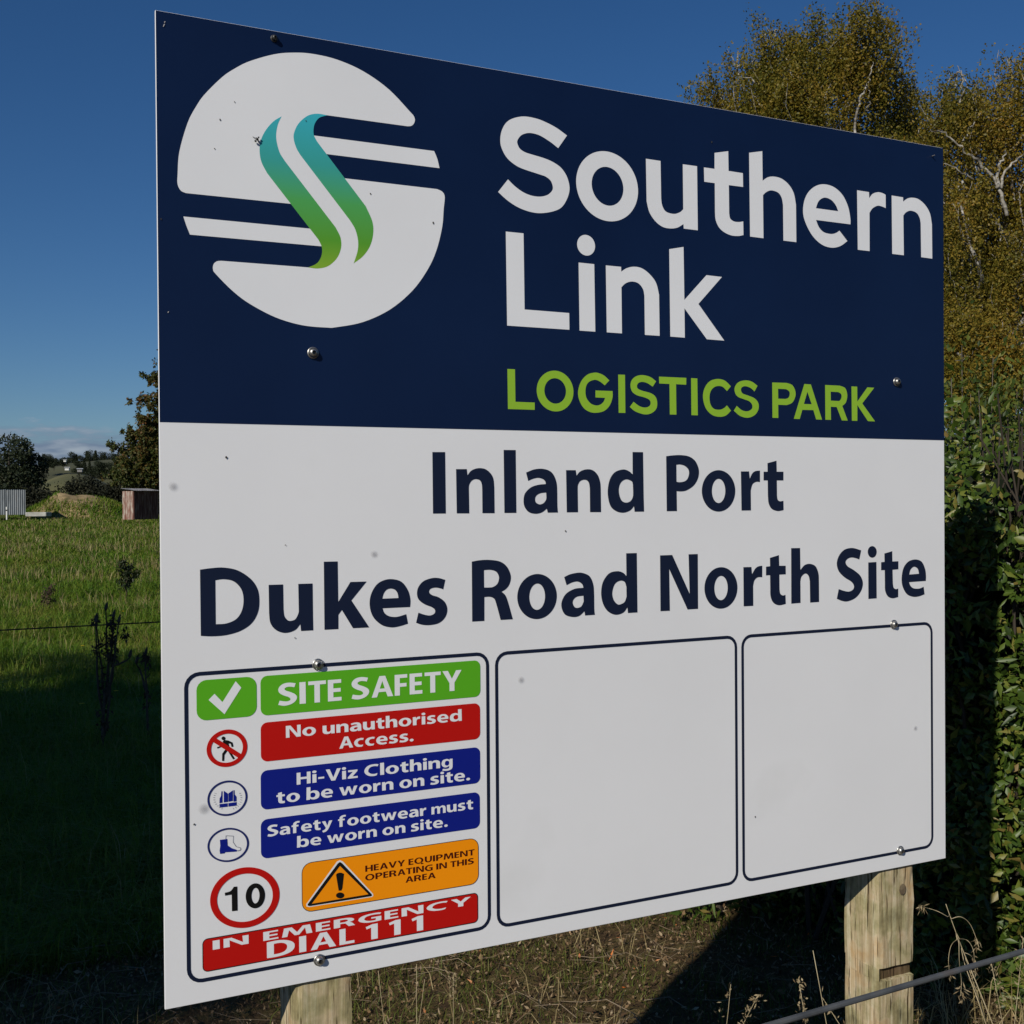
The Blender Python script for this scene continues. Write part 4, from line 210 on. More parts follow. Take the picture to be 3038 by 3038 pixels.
 't_heavy': '''355.8,182.1! 359.7,182.1! 359.7,186.9! 366.3,186.9! 366.3,182.1! 370.3,182.1! 370.3,193.4! 366.3,193.4! 366.3,188.9! 359.7,188.9! 359.7,193.4! 355.8,193.4!|372,182.1! 381.8,182.1! 381.8,184! 375.9,184! 375.9,186.9! 381.2,186.9! 381.2,188.8! 375.9,188.8! 375.9,191.5! 381.6,191.5! 381.6,193.4! 372,193.4!|383.6,182.1! 387.5,182.1! 388.9,184.8! 394.2,184.8! 395.5,182.1! 399.6,182.1! 393.8,193.4! 389.5,193.4!|389.7,186.6! 393.4,186.6! 391.6,190.7!|406.7,182.1! 410.8,182.1! 416.9,193.4! 412.8,193.4! 408.9,185.1! 404.9,193.4! 400.8,193.4!|423.5,182.1! 427.5,182.1! 427.5,186.6! 433.1,193.4! 428.8,193.4! 425.5,188.9! 422.4,193.4! 418.1,193.4! 423.5,186.6!|439.8,182.1! 449.6,182.1! 449.6,184! 443.7,184! 443.7,186.9! 449,186.9! 449,188.8! 443.7,188.8! 443.7,191.5! 449.4,191.5! 449.4,193.4! 439.8,193.4!|469.4,187.8 468.7,190 466.8,191.9 463.8,193.2 460.4,193.6 456.9,193.2 454,191.9 452.1,190 451.4,187.8 452.1,185.5 454,183.6 456.9,182.4 460.4,181.9 463.8,182.4 466.8,183.6 468.7,185.5|465.3,187.8 464.9,189.3 463.8,190.5 462.3,191.4 460.4,191.7 458.5,191.4 456.9,190.5 455.9,189.3 455.5,187.8 455.9,186.2 456.9,185 458.5,184.1 460.4,183.8 462.3,184.1 463.8,185 464.9,186.2|462.3,183.3! 465.9,180.1! 470.6,180.6! 465.9,183.5!|472.3,193.4! 476.3,193.4! 476.3,186.9! 477,184.6 479.6,183.8 482.1,184.6 482.9,186.9! 482.9,193.4! 486.8,193.4! 486.8,186.9! 485.9,184.2 483.1,182.4 479.4,181.9 475.9,182.5 473.3,184.2 472.3,186.9!|488.6,193.3! 492.9,193.4! 493,182.1! 488.6,182.1!|494.8,193.2! 497.4,193.4 501,193.5 504.5,193.2 507.2,192.3 508.6,190.6 508.3,188.8 506.5,187.3 503.6,186.4 501.3,186.1 499.1,186.2! 499.2,182.1! 494.9,182.1!|499,191.5! 500.5,191.6 502.5,191.3 504,190.6 504.4,189.8 503.8,188.7 502.5,188.1 500.5,188 499.1,188.1!|510.4,182.1! 513.9,182.1! 515.1,190.2! 518.8,182.5! 521.8,182.5! 525.7,190.2! 526.6,182.1! 530.6,182.1! 529,193.4! 524.1,193.4! 520.4,186.2! 516.9,193.4! 511.8,193.4!|532.3,182.1! 542.1,182.1! 542.1,184! 536.3,184! 536.3,186.9! 541.5,186.9! 541.5,188.8! 536.3,188.8! 536.3,191.5! 541.9,191.5! 541.9,193.4! 532.3,193.4!|543.9,193.3! 548.9,193.3! 556.2,185.3! 555.8,193.4! 559.8,193.4! 559.8,182.2! 555.3,182.2! 547.6,190.5! 547.8,182.1! 543.9,182.2!|565.8,182.1! 569.8,182.1! 569.8,191.5! 574.1,191.5! 574.1,193.4! 561.5,193.4! 561.5,191.5! 565.8,191.5!|373.3,171.2 372.7,173.5 370.7,175.4 367.9,176.7 364.5,177.1 361.1,176.7 358.2,175.4 356.3,173.5 355.6,171.2 356.3,169 358.2,167.1 361.1,165.8 364.5,165.4 367.9,165.8 370.7,167.1 372.7,169.0|369.3,171.2 368.9,172.8 367.9,174 366.3,174.9 364.5,175.2 362.6,174.9 361,174 360,172.8 359.6,171.2 360,169.7 361,168.4 362.6,167.6 364.5,167.3 366.3,167.6 367.9,168.4 368.9,169.7|375.1,176.7! 377.7,176.9 381.2,177 384.7,176.7 387.3,175.8 388.7,174.1 388.4,172.3 386.6,170.8 383.7,169.9 381.5,169.6 379.3,169.7! 379.4,165.6! 375.2,165.6!|379.3,175! 380.7,175.1 382.7,174.9 384.2,174.2 384.6,173.3 384,172.2 382.6,171.6 380.7,171.5 379.3,171.6!|390.4,165.6! 400.1,165.6! 400.1,167.5! 394.3,167.5! 394.3,170.3! 399.5,170.3! 399.5,172.3! 394.3,172.3! 394.3,175! 399.9,175! 399.9,176.9! 390.4,176.9!|401.8,176.8! 404.5,177 408,177 411.9,176.6 414.4,175.5 415.6,173.8 415.1,172.3 413.8,171.4 412.2,170.9! 413.6,170.2 414.6,168.9 416.2,165.6! 411.9,165.6! 410.3,168.7 409.6,169.7 408.1,170.1 406.1,170.1! 406.1,165.6! 401.8,165.6!|406.1,175.1! 408.4,175.1 410.4,174.7 411.4,173.7 410.9,172.5 409.4,171.9 407.9,171.8 406.1,171.9!|418,165.6! 421.8,165.6! 423.2,168.3! 428.4,168.3! 429.7,165.6! 433.8,165.6! 428,176.9! 423.7,176.9!|423.9,170.1! 427.6,170.1! 425.9,174.2!|439.2,165.6! 443,165.6! 443,175! 447.3,175! 447.3,176.9! 434.9,176.9! 434.9,175! 439.2,175!|448.6,176.9! 452.9,176.9! 453,165.6! 448.7,165.6!|454.8,176.9! 459.7,176.9! 466.9,168.8! 466.5,176.9! 470.4,176.9! 470.4,165.7! 466,165.6! 458.4,174.1! 458.6,165.6! 454.8,165.6!|488,171.9! 481,171.9! 481,170.1! 484.1,170.1! 484.1,167.6! 482.6,167.4 479.9,167.6 477.2,169 476.2,171.2 477.5,173.7 480.2,174.9 482.9,175.1 485.6,174.9 487.2,174.5! 488,176.3! 486,176.9 483.1,177 478.7,176.7 474.1,174.9 472.1,171.2 473.5,168.1 477.5,165.9 482.6,165.5 485.6,165.7 488,166.2!|495.1,176.9! 499.4,176.9! 499.5,165.6! 495.2,165.6!|501.2,176.9! 506.2,176.9! 513.4,168.8! 513,176.9! 516.9,176.9! 516.8,165.7! 512.4,165.6! 504.9,174.1! 505.1,165.6! 501.3,165.6!|528.2,165.6! 532.1,165.6! 532.1,175! 536.4,175! 536.4,176.9! 524,176.9! 524,175! 528.2,175!|537.7,165.6! 541.6,165.6! 541.6,170.3! 548.1,170.3! 548.1,165.6! 552,165.6! 552,176.9! 548.1,176.9! 548.1,172.4! 541.6,172.4! 541.6,176.9! 537.7,176.9!|553.7,176.9! 558,176.9! 558.1,165.6! 553.8,165.6!|570.9,174.5! 571.9,176.5! 567.6,177.1 563.8,176.8 561.1,175.6 559.9,173.9 560.8,172.1 563.7,170.7 566.8,169.8 568.2,168.8 567.9,168 566,167.5 563.7,167.7 560.8,168.1! 559.8,166.1! 562.5,165.5 565.2,165.4 569.1,166 571.8,167.5 572.7,169.3 571.4,170.9 568.3,172.2 565.3,173.1 564.2,174 564.9,174.7 566.8,175.1 569.1,174.9|433.7,150.2! 437.5,150.2! 438.9,152.8! 444.1,152.8! 445.4,150.2! 449.5,150.2! 443.7,161.2! 439.4,161.2!|439.6,154.6! 443.3,154.6! 441.6,158.5!|450.6,161! 453.3,161.2 456.8,161.3 460.7,160.9 463.2,159.8 464.4,158.1 463.9,156.7 462.6,155.8 461,155.4! 462.4,154.7 463.3,153.4 465,150.2! 460.7,150.2! 459.1,153.2 458.4,154.2 456.9,154.5 454.9,154.5! 454.9,150.2! 450.6,150.2!|454.9,159.4! 457.2,159.4 459.2,159.1 460.2,158.1 459.7,156.9 458.2,156.3 456.7,156.2 454.9,156.3!|466.7,150.2! 476.4,150.2! 476.4,152.1! 470.6,152.1! 470.6,154.8! 475.8,154.8! 475.8,156.7! 470.6,156.7! 470.6,159.3! 476.2,159.3! 476.2,161.2! 466.7,161.2!|478.1,150.2! 482,150.2! 483.3,152.8! 488.5,152.8! 489.9,150.2! 493.9,150.2! 488.2,161.2! 483.9,161.2!|484.1,154.6! 487.8,154.6! 486,158.5!''',
 't_emerg': '''80.3,103.8! 92.1,103.8! 92.4,88.2! 80.4,88.2!|98.8,103.8! 112.6,103.8! 132.5,92.7! 131.4,103.8! 142.1,103.8! 142.1,88.3! 129.9,88.3! 109,99.9! 109.5,88.2! 98.9,88.3!|167.8,88.2! 194.6,88.2! 194.6,90.9! 178.5,90.9! 178.5,94.8! 193,94.8! 193,97.4! 178.5,97.4! 178.5,101.2! 194.1,101.2! 194.1,103.8! 167.8,103.8!|201,88.2! 210.6,88.2! 213.8,99.5! 224,88.7! 232,88.7! 242.7,99.5! 245.4,88.2! 256.1,88.2! 251.8,103.8! 238.5,103.8! 228.3,93.8! 218.7,103.8! 204.8,103.8!|262.5,88.2! 289.3,88.2! 289.3,90.9! 273.2,90.9! 273.2,94.8! 287.7,94.8! 287.7,97.4! 273.2,97.4! 273.2,101.2! 288.8,101.2! 288.8,103.8! 262.5,103.8!|295.7,103.6! 303.2,103.9 312.7,104 323.6,103.4 330.5,101.9 333.9,99.5 332.5,97.5 329,96.3 324.5,95.6! 328.2,94.6 331,92.8 335.6,88.3! 323.5,88.3! 319.2,92.6 317.2,93.9 313.1,94.4 307.7,94.4! 307.5,88.2! 295.7,88.2!|307.4,101.4! 314,101.4 319.4,100.8 322.2,99.4 320.7,97.8 316.6,96.9 312.5,96.8 307.4,96.9!|385.9,97! 366.6,97! 366.6,94.5! 375.2,94.5! 375.2,91! 370.9,90.7 363.4,91 355.9,92.9 353.2,96 357,99.5 364.5,101 372,101.3 379.4,101 383.7,100.5! 385.9,103! 380.5,103.8 372.5,104 360.2,103.5 347.3,101 342,96 345.7,91.7 357,88.7 370.9,88.1 379.4,88.4 385.9,89!|392.3,88.2! 419,88.2! 419,90.9! 403,90.9! 403,94.8! 417.4,94.8! 417.4,97.4! 403,97.4! 403,101.2! 418.5,101.2! 418.5,103.8! 392.3,103.8!|425.5,103.8! 439.3,103.8! 459.1,92.7! 458.1,103.8! 468.8,103.8! 468.8,88.3! 456.6,88.3! 435.7,99.9! 436.2,88.2! 425.6,88.3!|512.7,88.7! 514.8,91.4! 508.4,90.9 503.1,90.7 494,91.7 487.5,94.2 487,96.3 489.7,98.8 495.6,100.7 504.1,101.3 509.5,101.2 515.4,100.5! 518,103.2! 511.6,103.8 504.1,104 491.3,103.3 480.6,100.7 475.2,96 479.5,91.7 490.2,88.7 503.1,87.9 508.9,88.2|539.4,88.2! 550.1,88.2! 550.1,94.5! 565.7,103.8! 553.9,103.8! 544.8,97.6! 536.2,103.8! 524.5,103.8! 539.4,94.5!''',
 't_dial': '''173.9,84.5! 183.2,85 193.7,85.1 205.4,83.7 216.1,80.1 222,75.8 223.7,71 222.4,65.7 216.9,61 207.3,58 195.5,56.6 183.8,56.4 174.1,56.8!|186.4,79.9! 193.6,80.2 201.8,79.2 208.3,75.8 210.2,71.3 208.7,66.6 203.9,63.1 195.6,61.5 186.4,61.4!|231.8,84.7! 244.5,84.8! 244.7,56.4! 231.9,56.4!|252.7,56.4! 264.2,56.4! 268.2,63.2! 283.7,63.2! 287.7,56.4! 299.7,56.4! 282.5,84.8! 269.9,84.8!|270.5,67.7! 281.4,67.7! 276.2,78!|306,56.4! 334.1,56.4! 334.1,61.2! 317.5,61.2! 317.5,84.8! 306,84.8!|366.2,56.4! 378.8,56.4! 378.8,84.2! 368.5,84.2! 355.9,80.8! 357.6,76.3! 366.2,78.3!|410.8,56.4! 423.4,56.4! 423.4,84.2! 413.1,84.2! 400.5,80.8! 402.2,76.3! 410.8,78.3!|455.5,56.4! 468.1,56.4! 468.1,84.2! 457.8,84.2! 445.2,80.8! 446.9,76.3! 455.5,78.3!''',
 'frame1': '''607.7,543.2! 606.4,551.3! 602.7,558.5! 597,564.3! 589.7,568! 581.7,569.2! 62.5,569.2! 54.5,568! 47.2,564.3! 41.5,558.5! 37.8,551.3! 36.5,543.2! 36.5,61.5! 37.8,53.5! 41.5,46.2! 47.2,40.5! 54.5,36.8! 62.5,35.5! 581.7,35.5! 589.7,36.8! 597,40.5! 602.7,46.2! 606.4,53.5! 607.7,61.5!|601.1,543.2! 600.2,549.2! 597.4,554.6! 593.1,558.9! 587.7,561.7! 581.7,562.6! 62.5,562.6! 56.5,561.7! 51.1,558.9! 46.8,554.6! 44.1,549.2! 43.1,543.2! 43.1,61.5! 44.1,55.5! 46.8,50.1! 51.1,45.8! 56.5,43! 62.5,42.1! 581.7,42.1! 587.7,43! 593.1,45.8! 597.4,50.1! 600.2,55.5! 601.1,61.5!''',
 'frame2': '''1192.8,541.5! 1191.6,549.5! 1187.9,556.8! 1182.1,562.5! 1174.9,566.2! 1166.8,567.5! 646.1,567.5! 638.1,566.2! 630.8,562.5! 625.1,556.8! 621.4,549.5! 620.1,541.5! 620.1,58.7! 621.4,50.6! 625.1,43.4! 630.8,37.6! 638.1,33.9! 646.1,32.7! 1166.8,32.7! 1174.9,33.9! 1182.1,37.6! 1187.9,43.4! 1191.6,50.6! 1192.8,58.7!|1186.2,541.5! 1185.3,547.5! 1182.5,552.9! 1178.2,557.2! 1172.8,559.9! 1166.8,560.9! 646.1,560.9! 640.1,559.9! 634.7,557.2! 630.4,552.9! 627.6,547.5! 626.7,541.5! 626.7,58.7! 627.6,52.7! 630.4,47.3! 634.7,43! 640.1,40.2! 646.1,39.3! 1166.8,39.3! 1172.8,40.2! 1178.2,43! 1182.5,47.3! 1185.3,52.7! 1186.2,58.7!''',
 'frame3': '''1759.7,540.9! 1758.4,548.9! 1754.7,556.2! 1749,561.9! 1741.7,565.6! 1733.7,566.9! 1229.8,566.9! 1221.8,565.6! 1214.6,561.9! 1208.8,556.2! 1205.1,548.9! 1203.8,540.9! 1203.8,58.4! 1205.1,50.4! 1208.8,43.2! 1214.6,37.4! 1221.8,33.7! 1229.8,32.4! 1733.7,32.4! 1741.7,33.7! 1749,37.4! 1754.7,43.2! 1758.4,50.4! 1759.7,58.4!|1753.1,540.9! 1752.1,546.9! 1749.4,552.3! 1745.1,556.6! 1739.7,559.3! 1733.7,560.3! 1229.8,560.3! 1223.9,559.3! 1218.4,556.6! 1214.2,552.3! 1211.4,546.9! 1210.4,540.9! 1210.4,58.4! 1211.4,52.4! 1214.2,47! 1218.4,42.7! 1223.9,40! 1229.8,39! 1733.7,39! 1739.7,40! 1745.1,42.7! 1749.4,47! 1752.1,52.4! 1753.1,58.4!''',
 'g_small': '''160.1,537.6! 159.2,542.8! 156.8,547.6! 153.1,551.3! 148.3,553.7! 143.1,554.6! 74.1,554.6! 68.9,553.7! 64.1,551.3! 60.4,547.6! 57.9,542.8! 57.1,537.6! 57.1,502.2! 57.9,496.9! 60.4,492.2! 64.1,488.4! 68.9,486! 74.1,485.2! 143.1,485.2! 148.3,486! 153.1,488.4! 156.8,492.2! 159.2,496.9! 160.1,502.2!''',
 'g_wide': '''589,542.1! 588.4,545.8! 586.7,549.1! 584,551.8! 580.7,553.5! 577,554.1! 179,554.1! 175.3,553.5! 171.9,551.8! 169.3,549.1! 167.6,545.8! 167,542.1! 167,496.5! 167.6,492.8! 169.3,489.4! 171.9,486.8! 175.3,485.1! 179,484.5! 577,484.5! 580.7,485.1! 584,486.8! 586.7,489.4! 588.4,492.8! 589,496.5!''',
 'red1': '''588,460.2! 587.4,463.9! 585.7,467.2! 583,469.9! 579.7,471.6! 576,472.2! 178.6,472.2! 174.8,471.6! 171.5,469.9! 168.8,467.2! 167.1,463.9! 166.6,460.2! 166.6,415.4! 167.1,411.7! 168.8,408.4! 171.5,405.7! 174.8,404! 178.6,403.4! 576,403.4! 579.7,404! 583,405.7! 585.7,408.4! 587.4,411.7! 588,415.4!''',
 'blue1': '''587.4,375.9! 586.9,379.6! 585.1,382.9! 582.5,385.6! 579.1,387.3! 575.4,387.9! 177.8,387.9! 174.1,387.3! 170.7,385.6! 168.1,382.9! 166.4,379.6! 165.8,375.9! 165.8,330.9! 166.4,327.1! 168.1,323.8! 170.7,321.1! 174.1,319.4! 177.8,318.9! 575.4,318.9! 579.1,319.4! 582.5,321.1! 585.1,323.8! 586.9,327.1! 587.4,330.9!''',
 'blue2': '''586.1,289.9! 585.5,293.6! 583.8,297! 581.1,299.6! 577.8,301.3! 574.1,301.9! 177.2,301.9! 173.5,301.3! 170.2,299.6! 167.5,297! 165.8,293.6! 165.2,289.9! 165.2,244.9! 165.8,241.2! 167.5,237.8! 170.2,235.2! 173.5,233.5! 177.2,232.9! 574.1,232.9! 577.8,233.5! 581.1,235.2! 583.8,237.8! 585.5,241.2! 586.1,244.9!''',
 'orange_edge': '''582.8,196.7! 581.9,202.3! 579.4,207.3! 575.4,211.3! 570.4,213.8! 564.8,214.7! 255.5,214.7! 249.9,213.8! 244.9,211.3! 240.9,207.3! 238.4,202.3! 237.5,196.7! 237.5,144! 238.4,138.4! 240.9,133.4! 244.9,129.4! 249.9,126.8! 255.5,126! 564.8,126! 570.4,126.8! 575.4,129.4! 579.4,133.4! 581.9,138.4! 582.8,144!''',
 'orange': '''581.6,196.7! 580.8,201.9! 578.4,206.6! 574.7,210.3! 570,212.7! 564.8,213.5! 255.5,213.5! 250.3,212.7! 245.6,210.3! 241.9,206.6! 239.5,201.9! 238.7,196.7! 238.7,144! 239.5,138.8! 241.9,134.1! 245.6,130.4! 250.3,128! 255.5,127.2! 564.8,127.2! 570,128! 574.7,130.4! 578.4,134.1! 580.8,138.8! 581.6,144!''',
 'red2_edge': '''580.9,100.5! 580.4,103.3! 579.2,105.8! 577.2,107.8! 574.7,109.1! 571.9,109.5! 71.9,109.5! 69.2,109.1! 66.7,107.8! 64.7,105.8! 63.4,103.3! 62.9,100.5! 62.9,61.1! 63.4,58.4! 64.7,55.9! 66.7,53.9! 69.2,52.6! 71.9,52.1! 571.9,52.1! 574.7,52.6! 577.2,53.9! 579.2,55.9! 580.4,58.4! 580.9,61.1!''',
 'red2': '''579.3,100.5! 578.9,102.8! 577.9,104.9! 576.2,106.5! 574.2,107.6! 571.9,107.9! 71.9,107.9! 69.7,107.6! 67.6,106.5! 66,104.9! 64.9,102.8! 64.5,100.5! 64.5,61.1! 64.9,58.9! 66,56.8! 67.6,55.2! 69.7,54.1! 71.9,53.7! 571.9,53.7! 574.2,54.1! 576.2,55.2! 577.9,56.8! 578.9,58.9! 579.3,61.1!''',
 'p_walk_ring': '''142.9,433.1 140.1,420.7 132.3,410.3 120.8,403.5 107.4,401.4 94.1,404.1 83,411.4 75.6,422 73.1,434.3 75.9,446.5 83.4,456.9 94.7,463.7 108,466.1 121.4,463.5 132.7,456.3 140.3,445.6|135.2,433.2 133,423.6 127,415.5 118,410.2 107.5,408.6 97.1,410.7 88.3,416.3 82.6,424.6 80.6,434.2 82.7,443.7 88.7,451.8 97.5,457.1 108,458.9 118.4,456.8 127.3,451.2 133.2,442.9''',
 'p_walk_bar': '''89.6,452.9! 132.5,420.8! 127.4,414.6! 83.7,447.1!''',
 'p_walk_man': '''105.3,451 104.7,449.2 103,448.2 100.9,448.4 99.3,449.7 98.6,451.7 99.3,453.5 101,454.5 103.1,454.3 104.7,452.9|100.5,445.5! 102.6,447.7 106,447.9! 110.8,446.6! 117.4,442.7! 118.9,435.6! 115.8,434.9! 114.2,440.9! 110.5,441.6! 112.1,434.9! 108,435.3!|90.8,437! 102.5,440.3! 103.2,438.3! 91.5,434.7!|105.2,432.1! 108.7,429.6! 103.4,422.5! 102.7,412.2! 99.2,412.5! 99.6,425!|109,428.9! 113.7,427.1! 121.2,414.4! 118.1,413.2!''',
 'p_vest_ring': '''142.3,346 139.5,334.2 131.9,324.5 120.6,318.3 107.4,316.4 94.3,319.2 83.3,326.2 76,336.3 73.6,348 76.3,359.6 83.7,369.3 94.8,375.6 108,377.6 121.1,375 132.3,368 139.8,357.8|138.9,346 136.4,335.6 129.5,326.8 119.3,321.2 107.4,319.6 95.6,322.1 85.7,328.4 79.1,337.5 76.9,348 79.3,358.3 86,367 96.1,372.6 107.9,374.4 119.8,372 129.9,365.8 136.6,356.7''',
 'p_vest': '''94.5,348.2! 96.9,351.9! 97.7,359.8! 99.3,360.2! 99.1,340.4! 94,339.9!|101.7,360.5! 108.7,354.9! 108.6,340.5! 101.5,340.4!|109.7,355! 117.1,359.5! 116.9,341.1! 109.6,340.6!|118.3,359.4! 119.9,359.6! 120.2,352.1! 123.3,347.7! 123.3,339.7! 118.1,339.7!|94,338.3! 108,338.2! 107.9,332.2! 94.3,332.3!|109.4,338.2! 123.7,338.3! 123.4,332.3! 109.3,332.2!''',
 'p_vest_rays': '''127.8,353! 130.7,353.8! 131,353.2! 128,352.3!|129.2,349.4! 132.4,349.6! 132.5,349! 129.3,348.7!|129.8,345.7! 133.1,345.4! 133.1,344.7! 129.8,345!|129.6,342! 132.8,341.2! 132.8,340.6! 129.5,341.4!|128.5,338.6! 131.6,337.3! 131.4,336.7! 128.4,338!|126.7,335.5! 129.5,333.7! 129.2,333.2! 126.4,335!|124.2,332.9! 126.6,330.7! 126.2,330.2! 123.8,332.4!|121,330.8! 122.9,328.3! 122.4,327.9! 120.5,330.4!|117.3,329.3! 118.7,326.6! 118.1,326.4! 116.8,329.1!|99.1,331.3! 97.7,328.9! 97.1,329.3! 98.5,331.6!|95.4,333.5! 93.5,331.5! 93,332! 94.9,334!|92.2,336.3! 89.8,334.7! 89.5,335.2! 91.9,336.8!|89.7,339.5! 86.9,338.3! 86.6,338.9! 89.4,340.1!|87.8,342.9! 84.8,342.3! 84.6,343! 87.7,343.6!|86.8,346.6! 83.6,346.5! 83.5,347.2! 86.7,347.2!|86.5,350.2! 83.3,350.7! 83.3,351.4! 86.6,350.8!|87.1,353.7! 84,354.8! 84.1,355.4! 87.2,354.4!|88.5,357! 85.6,358.5! 85.8,359.1! 88.7,357.6!''',
 'p_boot_ring': '''144.2,263.9 141.3,252.6 133.4,243.4 121.7,237.7 108,236.3 94.5,239.4 83.1,246.4 75.6,256.4 73,267.7 75.8,278.8 83.5,287.9 95,293.8 108.6,295.3 122.2,292.4 133.8,285.4 141.5,275.4|140.7,264 138.2,253.9 131,245.7 120.4,240.6 108,239.3 95.6,242.1 85.3,248.4 78.5,257.4 76.1,267.6 78.6,277.6 85.6,285.8 96.1,291 108.5,292.4 120.8,289.7 131.3,283.4 138.3,274.4''',
 'p_boot': '''94.2,276.4! 106.8,276.3! 107.3,265.1! 114.2,259.3! 122.1,255.6! 124.1,253.3! 122.1,252.2! 112.1,253! 102.7,253.7! 102.3,252! 94.4,252.1! 93.6,257.6! 94.9,266.4!''',
 'p_boot_line': '''103.5,276.8! 104.1,282.9! 117.6,280.5! 117.1,269.5! 122.3,261.2! 129.3,258.6! 130.3,255.5! 129,253.2! 124.1,252.7! 124.1,253.9! 128.5,254.3! 129.3,256! 128.5,257.9! 121.7,260.5! 116.3,269.2! 116.8,279.8! 104.9,282! 104.3,276.7!''',
 'p_speed_ring': '''197.3,166.1 195.1,152.4 188.8,139.9 178.9,129.5 166.1,121.9 151.4,117.7 135.7,117 120.1,120 105.8,126.2 93.6,135.4 84.3,146.9 78.5,159.9 76.6,173.5 78.7,186.8 84.7,199.1 94.2,209.4 106.6,217.1 121.1,221.6 136.7,222.6 152.3,220 167,214 179.6,204.9 189.3,193.3 195.4,180.1|185.2,166.6 183.5,155.7 178.4,145.8 170.5,137.5 160.3,131.5 148.5,128.1 135.9,127.6 123.4,129.9 111.8,134.9 102,142.2 94.5,151.4 89.9,161.7 88.3,172.6 90.1,183.3 94.9,193 102.5,201.2 112.5,207.3 124.1,210.8 136.7,211.6 149.2,209.5 161,204.7 171.1,197.4 178.8,188.2 183.7,177.7''',
 'p_ten': '''101.8,183.5! 111.5,185 117.5,191.6! 123.3,191.2! 123.5,149.1! 113.8,149.5! 113.6,178.6! 102.2,178.4!|171.6,168.4 170.2,160.1 166.5,153.2 160.9,149 154.4,148 147.9,150.3 142.5,155.5 138.9,163 137.7,171.5 139.1,179.8 142.8,186.6 148.3,190.8 154.8,191.9 161.3,189.7 166.7,184.4 170.4,176.9|161.9,169.8 161.3,164.6 159.7,160.3 157.4,157.5 154.8,156.6 152.1,157.8 149.9,160.9 148.4,165.4 147.9,170.6 148.5,175.8 150.1,180.1 152.3,182.9 155,183.8 157.7,182.6 159.9,179.6 161.4,175.0''',
 'p_tri_white': '''302.6,208.9! 308.2,210.7! 313.7,207.3! 369.8,140.3! 371,136.6! 368.6,134.4! 250.8,134.7! 245.7,136.6! 245.1,140.7!''',
 'p_tri_black': '''304,205.3! 308.1,207.5! 312.2,204.4! 367.7,139.5! 368.6,137! 366.2,135.9! 251.4,136.3! 248,137.7! 247.7,140.3!''',
 'p_tri_orange': '''308.1,200.1! 361.4,140.4! 255.5,140.1!''',
 'p_excl': '''300.3,185.6! 303.8,187.9 309.7,187.9 315.6,184.8! 312.4,159.5! 310.3,155! 305,155.8!|315.8,145.6 314.7,143.1 311.8,141.5 307.8,141.4 303.9,142.8 301,145.2 300,148.1 301.1,150.6 304,152.1 307.9,152.3 311.9,150.9 314.8,148.5''',
 'p_check': '''77.2,519.9! 87.5,529.6! 100.9,514.2! 123.9,548.6! 133.4,536.6! 104.1,493.1!''',
}
BOLTS = [(270, 568), (268, 37), (1637, 567), (1654, 40), (266, 1125), (1649, 1128), (201, 1675), (1763, 1663)]
SPECKS = [(131, 1552), (96, 1467), (106, 1518), (376, 1421), (499, 1380), (257, 1537), (6, 1337), (229, 618), (213, 783), (776, 798), (51, 309), (1238, 171), (311, 364), (111, 937), (1133, 1614)]

def decode(txt):
    loops = []
    for L in txt.split('|'):
        P = [];
        for tok in L.split():
            c = tok.endswith('!'); a, b_ = tok.rstrip('!').split(','); P.append((float(a), float(b_), c))
        loops.append(P)
    return loops
def smooth(P, k=5):
    n = len(P); out = []
    for i in range(n):
        p1 = P[i]; p2 = P[(i + 1) % n]; out.append((p1[0], p1[1]))
        if p1[2] and p2[2]: continue
        p0 = P[i - 1] if not p1[2] else p1; p3 = P[(i + 2) % n] if not p2[2] else p2
        a = np.array(p0[:2]); b_ = np.array(p1[:2]); c = np.array(p2[:2]); d = np.array(p3[:2])
        if p1[2]: a = 2 * b_ - c if False else b_ - (c - b_) * .6
        if p2[2]: d = c + (c - b_) * .6
        for j in range(1, k):
            u = j / k
            out.append(tuple(.5 * (2 * b_ + (c - a) * u + (2 * a - 5 * b_ + 4 * c - d) * u * u + (3 * b_ - a - 3 * c + d) * u ** 3)))
    return out
def flat(name, keys, m, parent, layer, label=None, k=5):
    """outline loops on the board's face, filled into one flat print layer"""
    cu = bpy.data.curves.new(name, 'CURVE'); cu.dimensions = '2D'; cu.fill_mode = 'BOTH'
    for key in ([keys] if isinstance(keys, str) else keys):
        for P in decode(SHAPES[key]):
            q = smooth(P, k); s = cu.splines.new('POLY'); s.points.add(len(q) - 1); s.use_cyclic_u = True
            for pt, (a, b_) in zip(s.points, q): pt.co = (a / 1000, b_ / 1000, 0, 1)
    tmp = bpy.data.objects.new('tmp', cu); COL.objects.link(tmp)
    dg = bpy.context.evaluated_depsgraph_get(); me = bpy.data.meshes.new_from_object(tmp.evaluated_get(dg))
    bpy.data.objects.remove(tmp); bpy.data.curves.remove(cu)
    for v in me.vertices: v.co = (v.co.x, -.0004 * layer, v.co.y)
    me.materials.clear(); me.name = name
    o = link(name, me, m, parent)
    if label: o['label'] = label
    return o
BW, BH, BZ = 1.8, 1.6875, .9
sign = empty('site_sign', (0, 0, BZ), 'large navy and white site sign board bolted to two square timber posts', 'sign')
WHT = noise_mat('board_white', [(.3, (.77, .775, .79)), (.62, (.80, .805, .82)), (.8, (.74, .745, .75))], nscale=2.5, detail=8, rough=.3, bump=.015, bscale=1.0, dist=.002)
WV = vinyl('white_vinyl', (.76, .77, .79)); NAVY = vinyl('navy_vinyl', (.0040, .0118, .044), (.0050, .0150, .054), rough=.3)
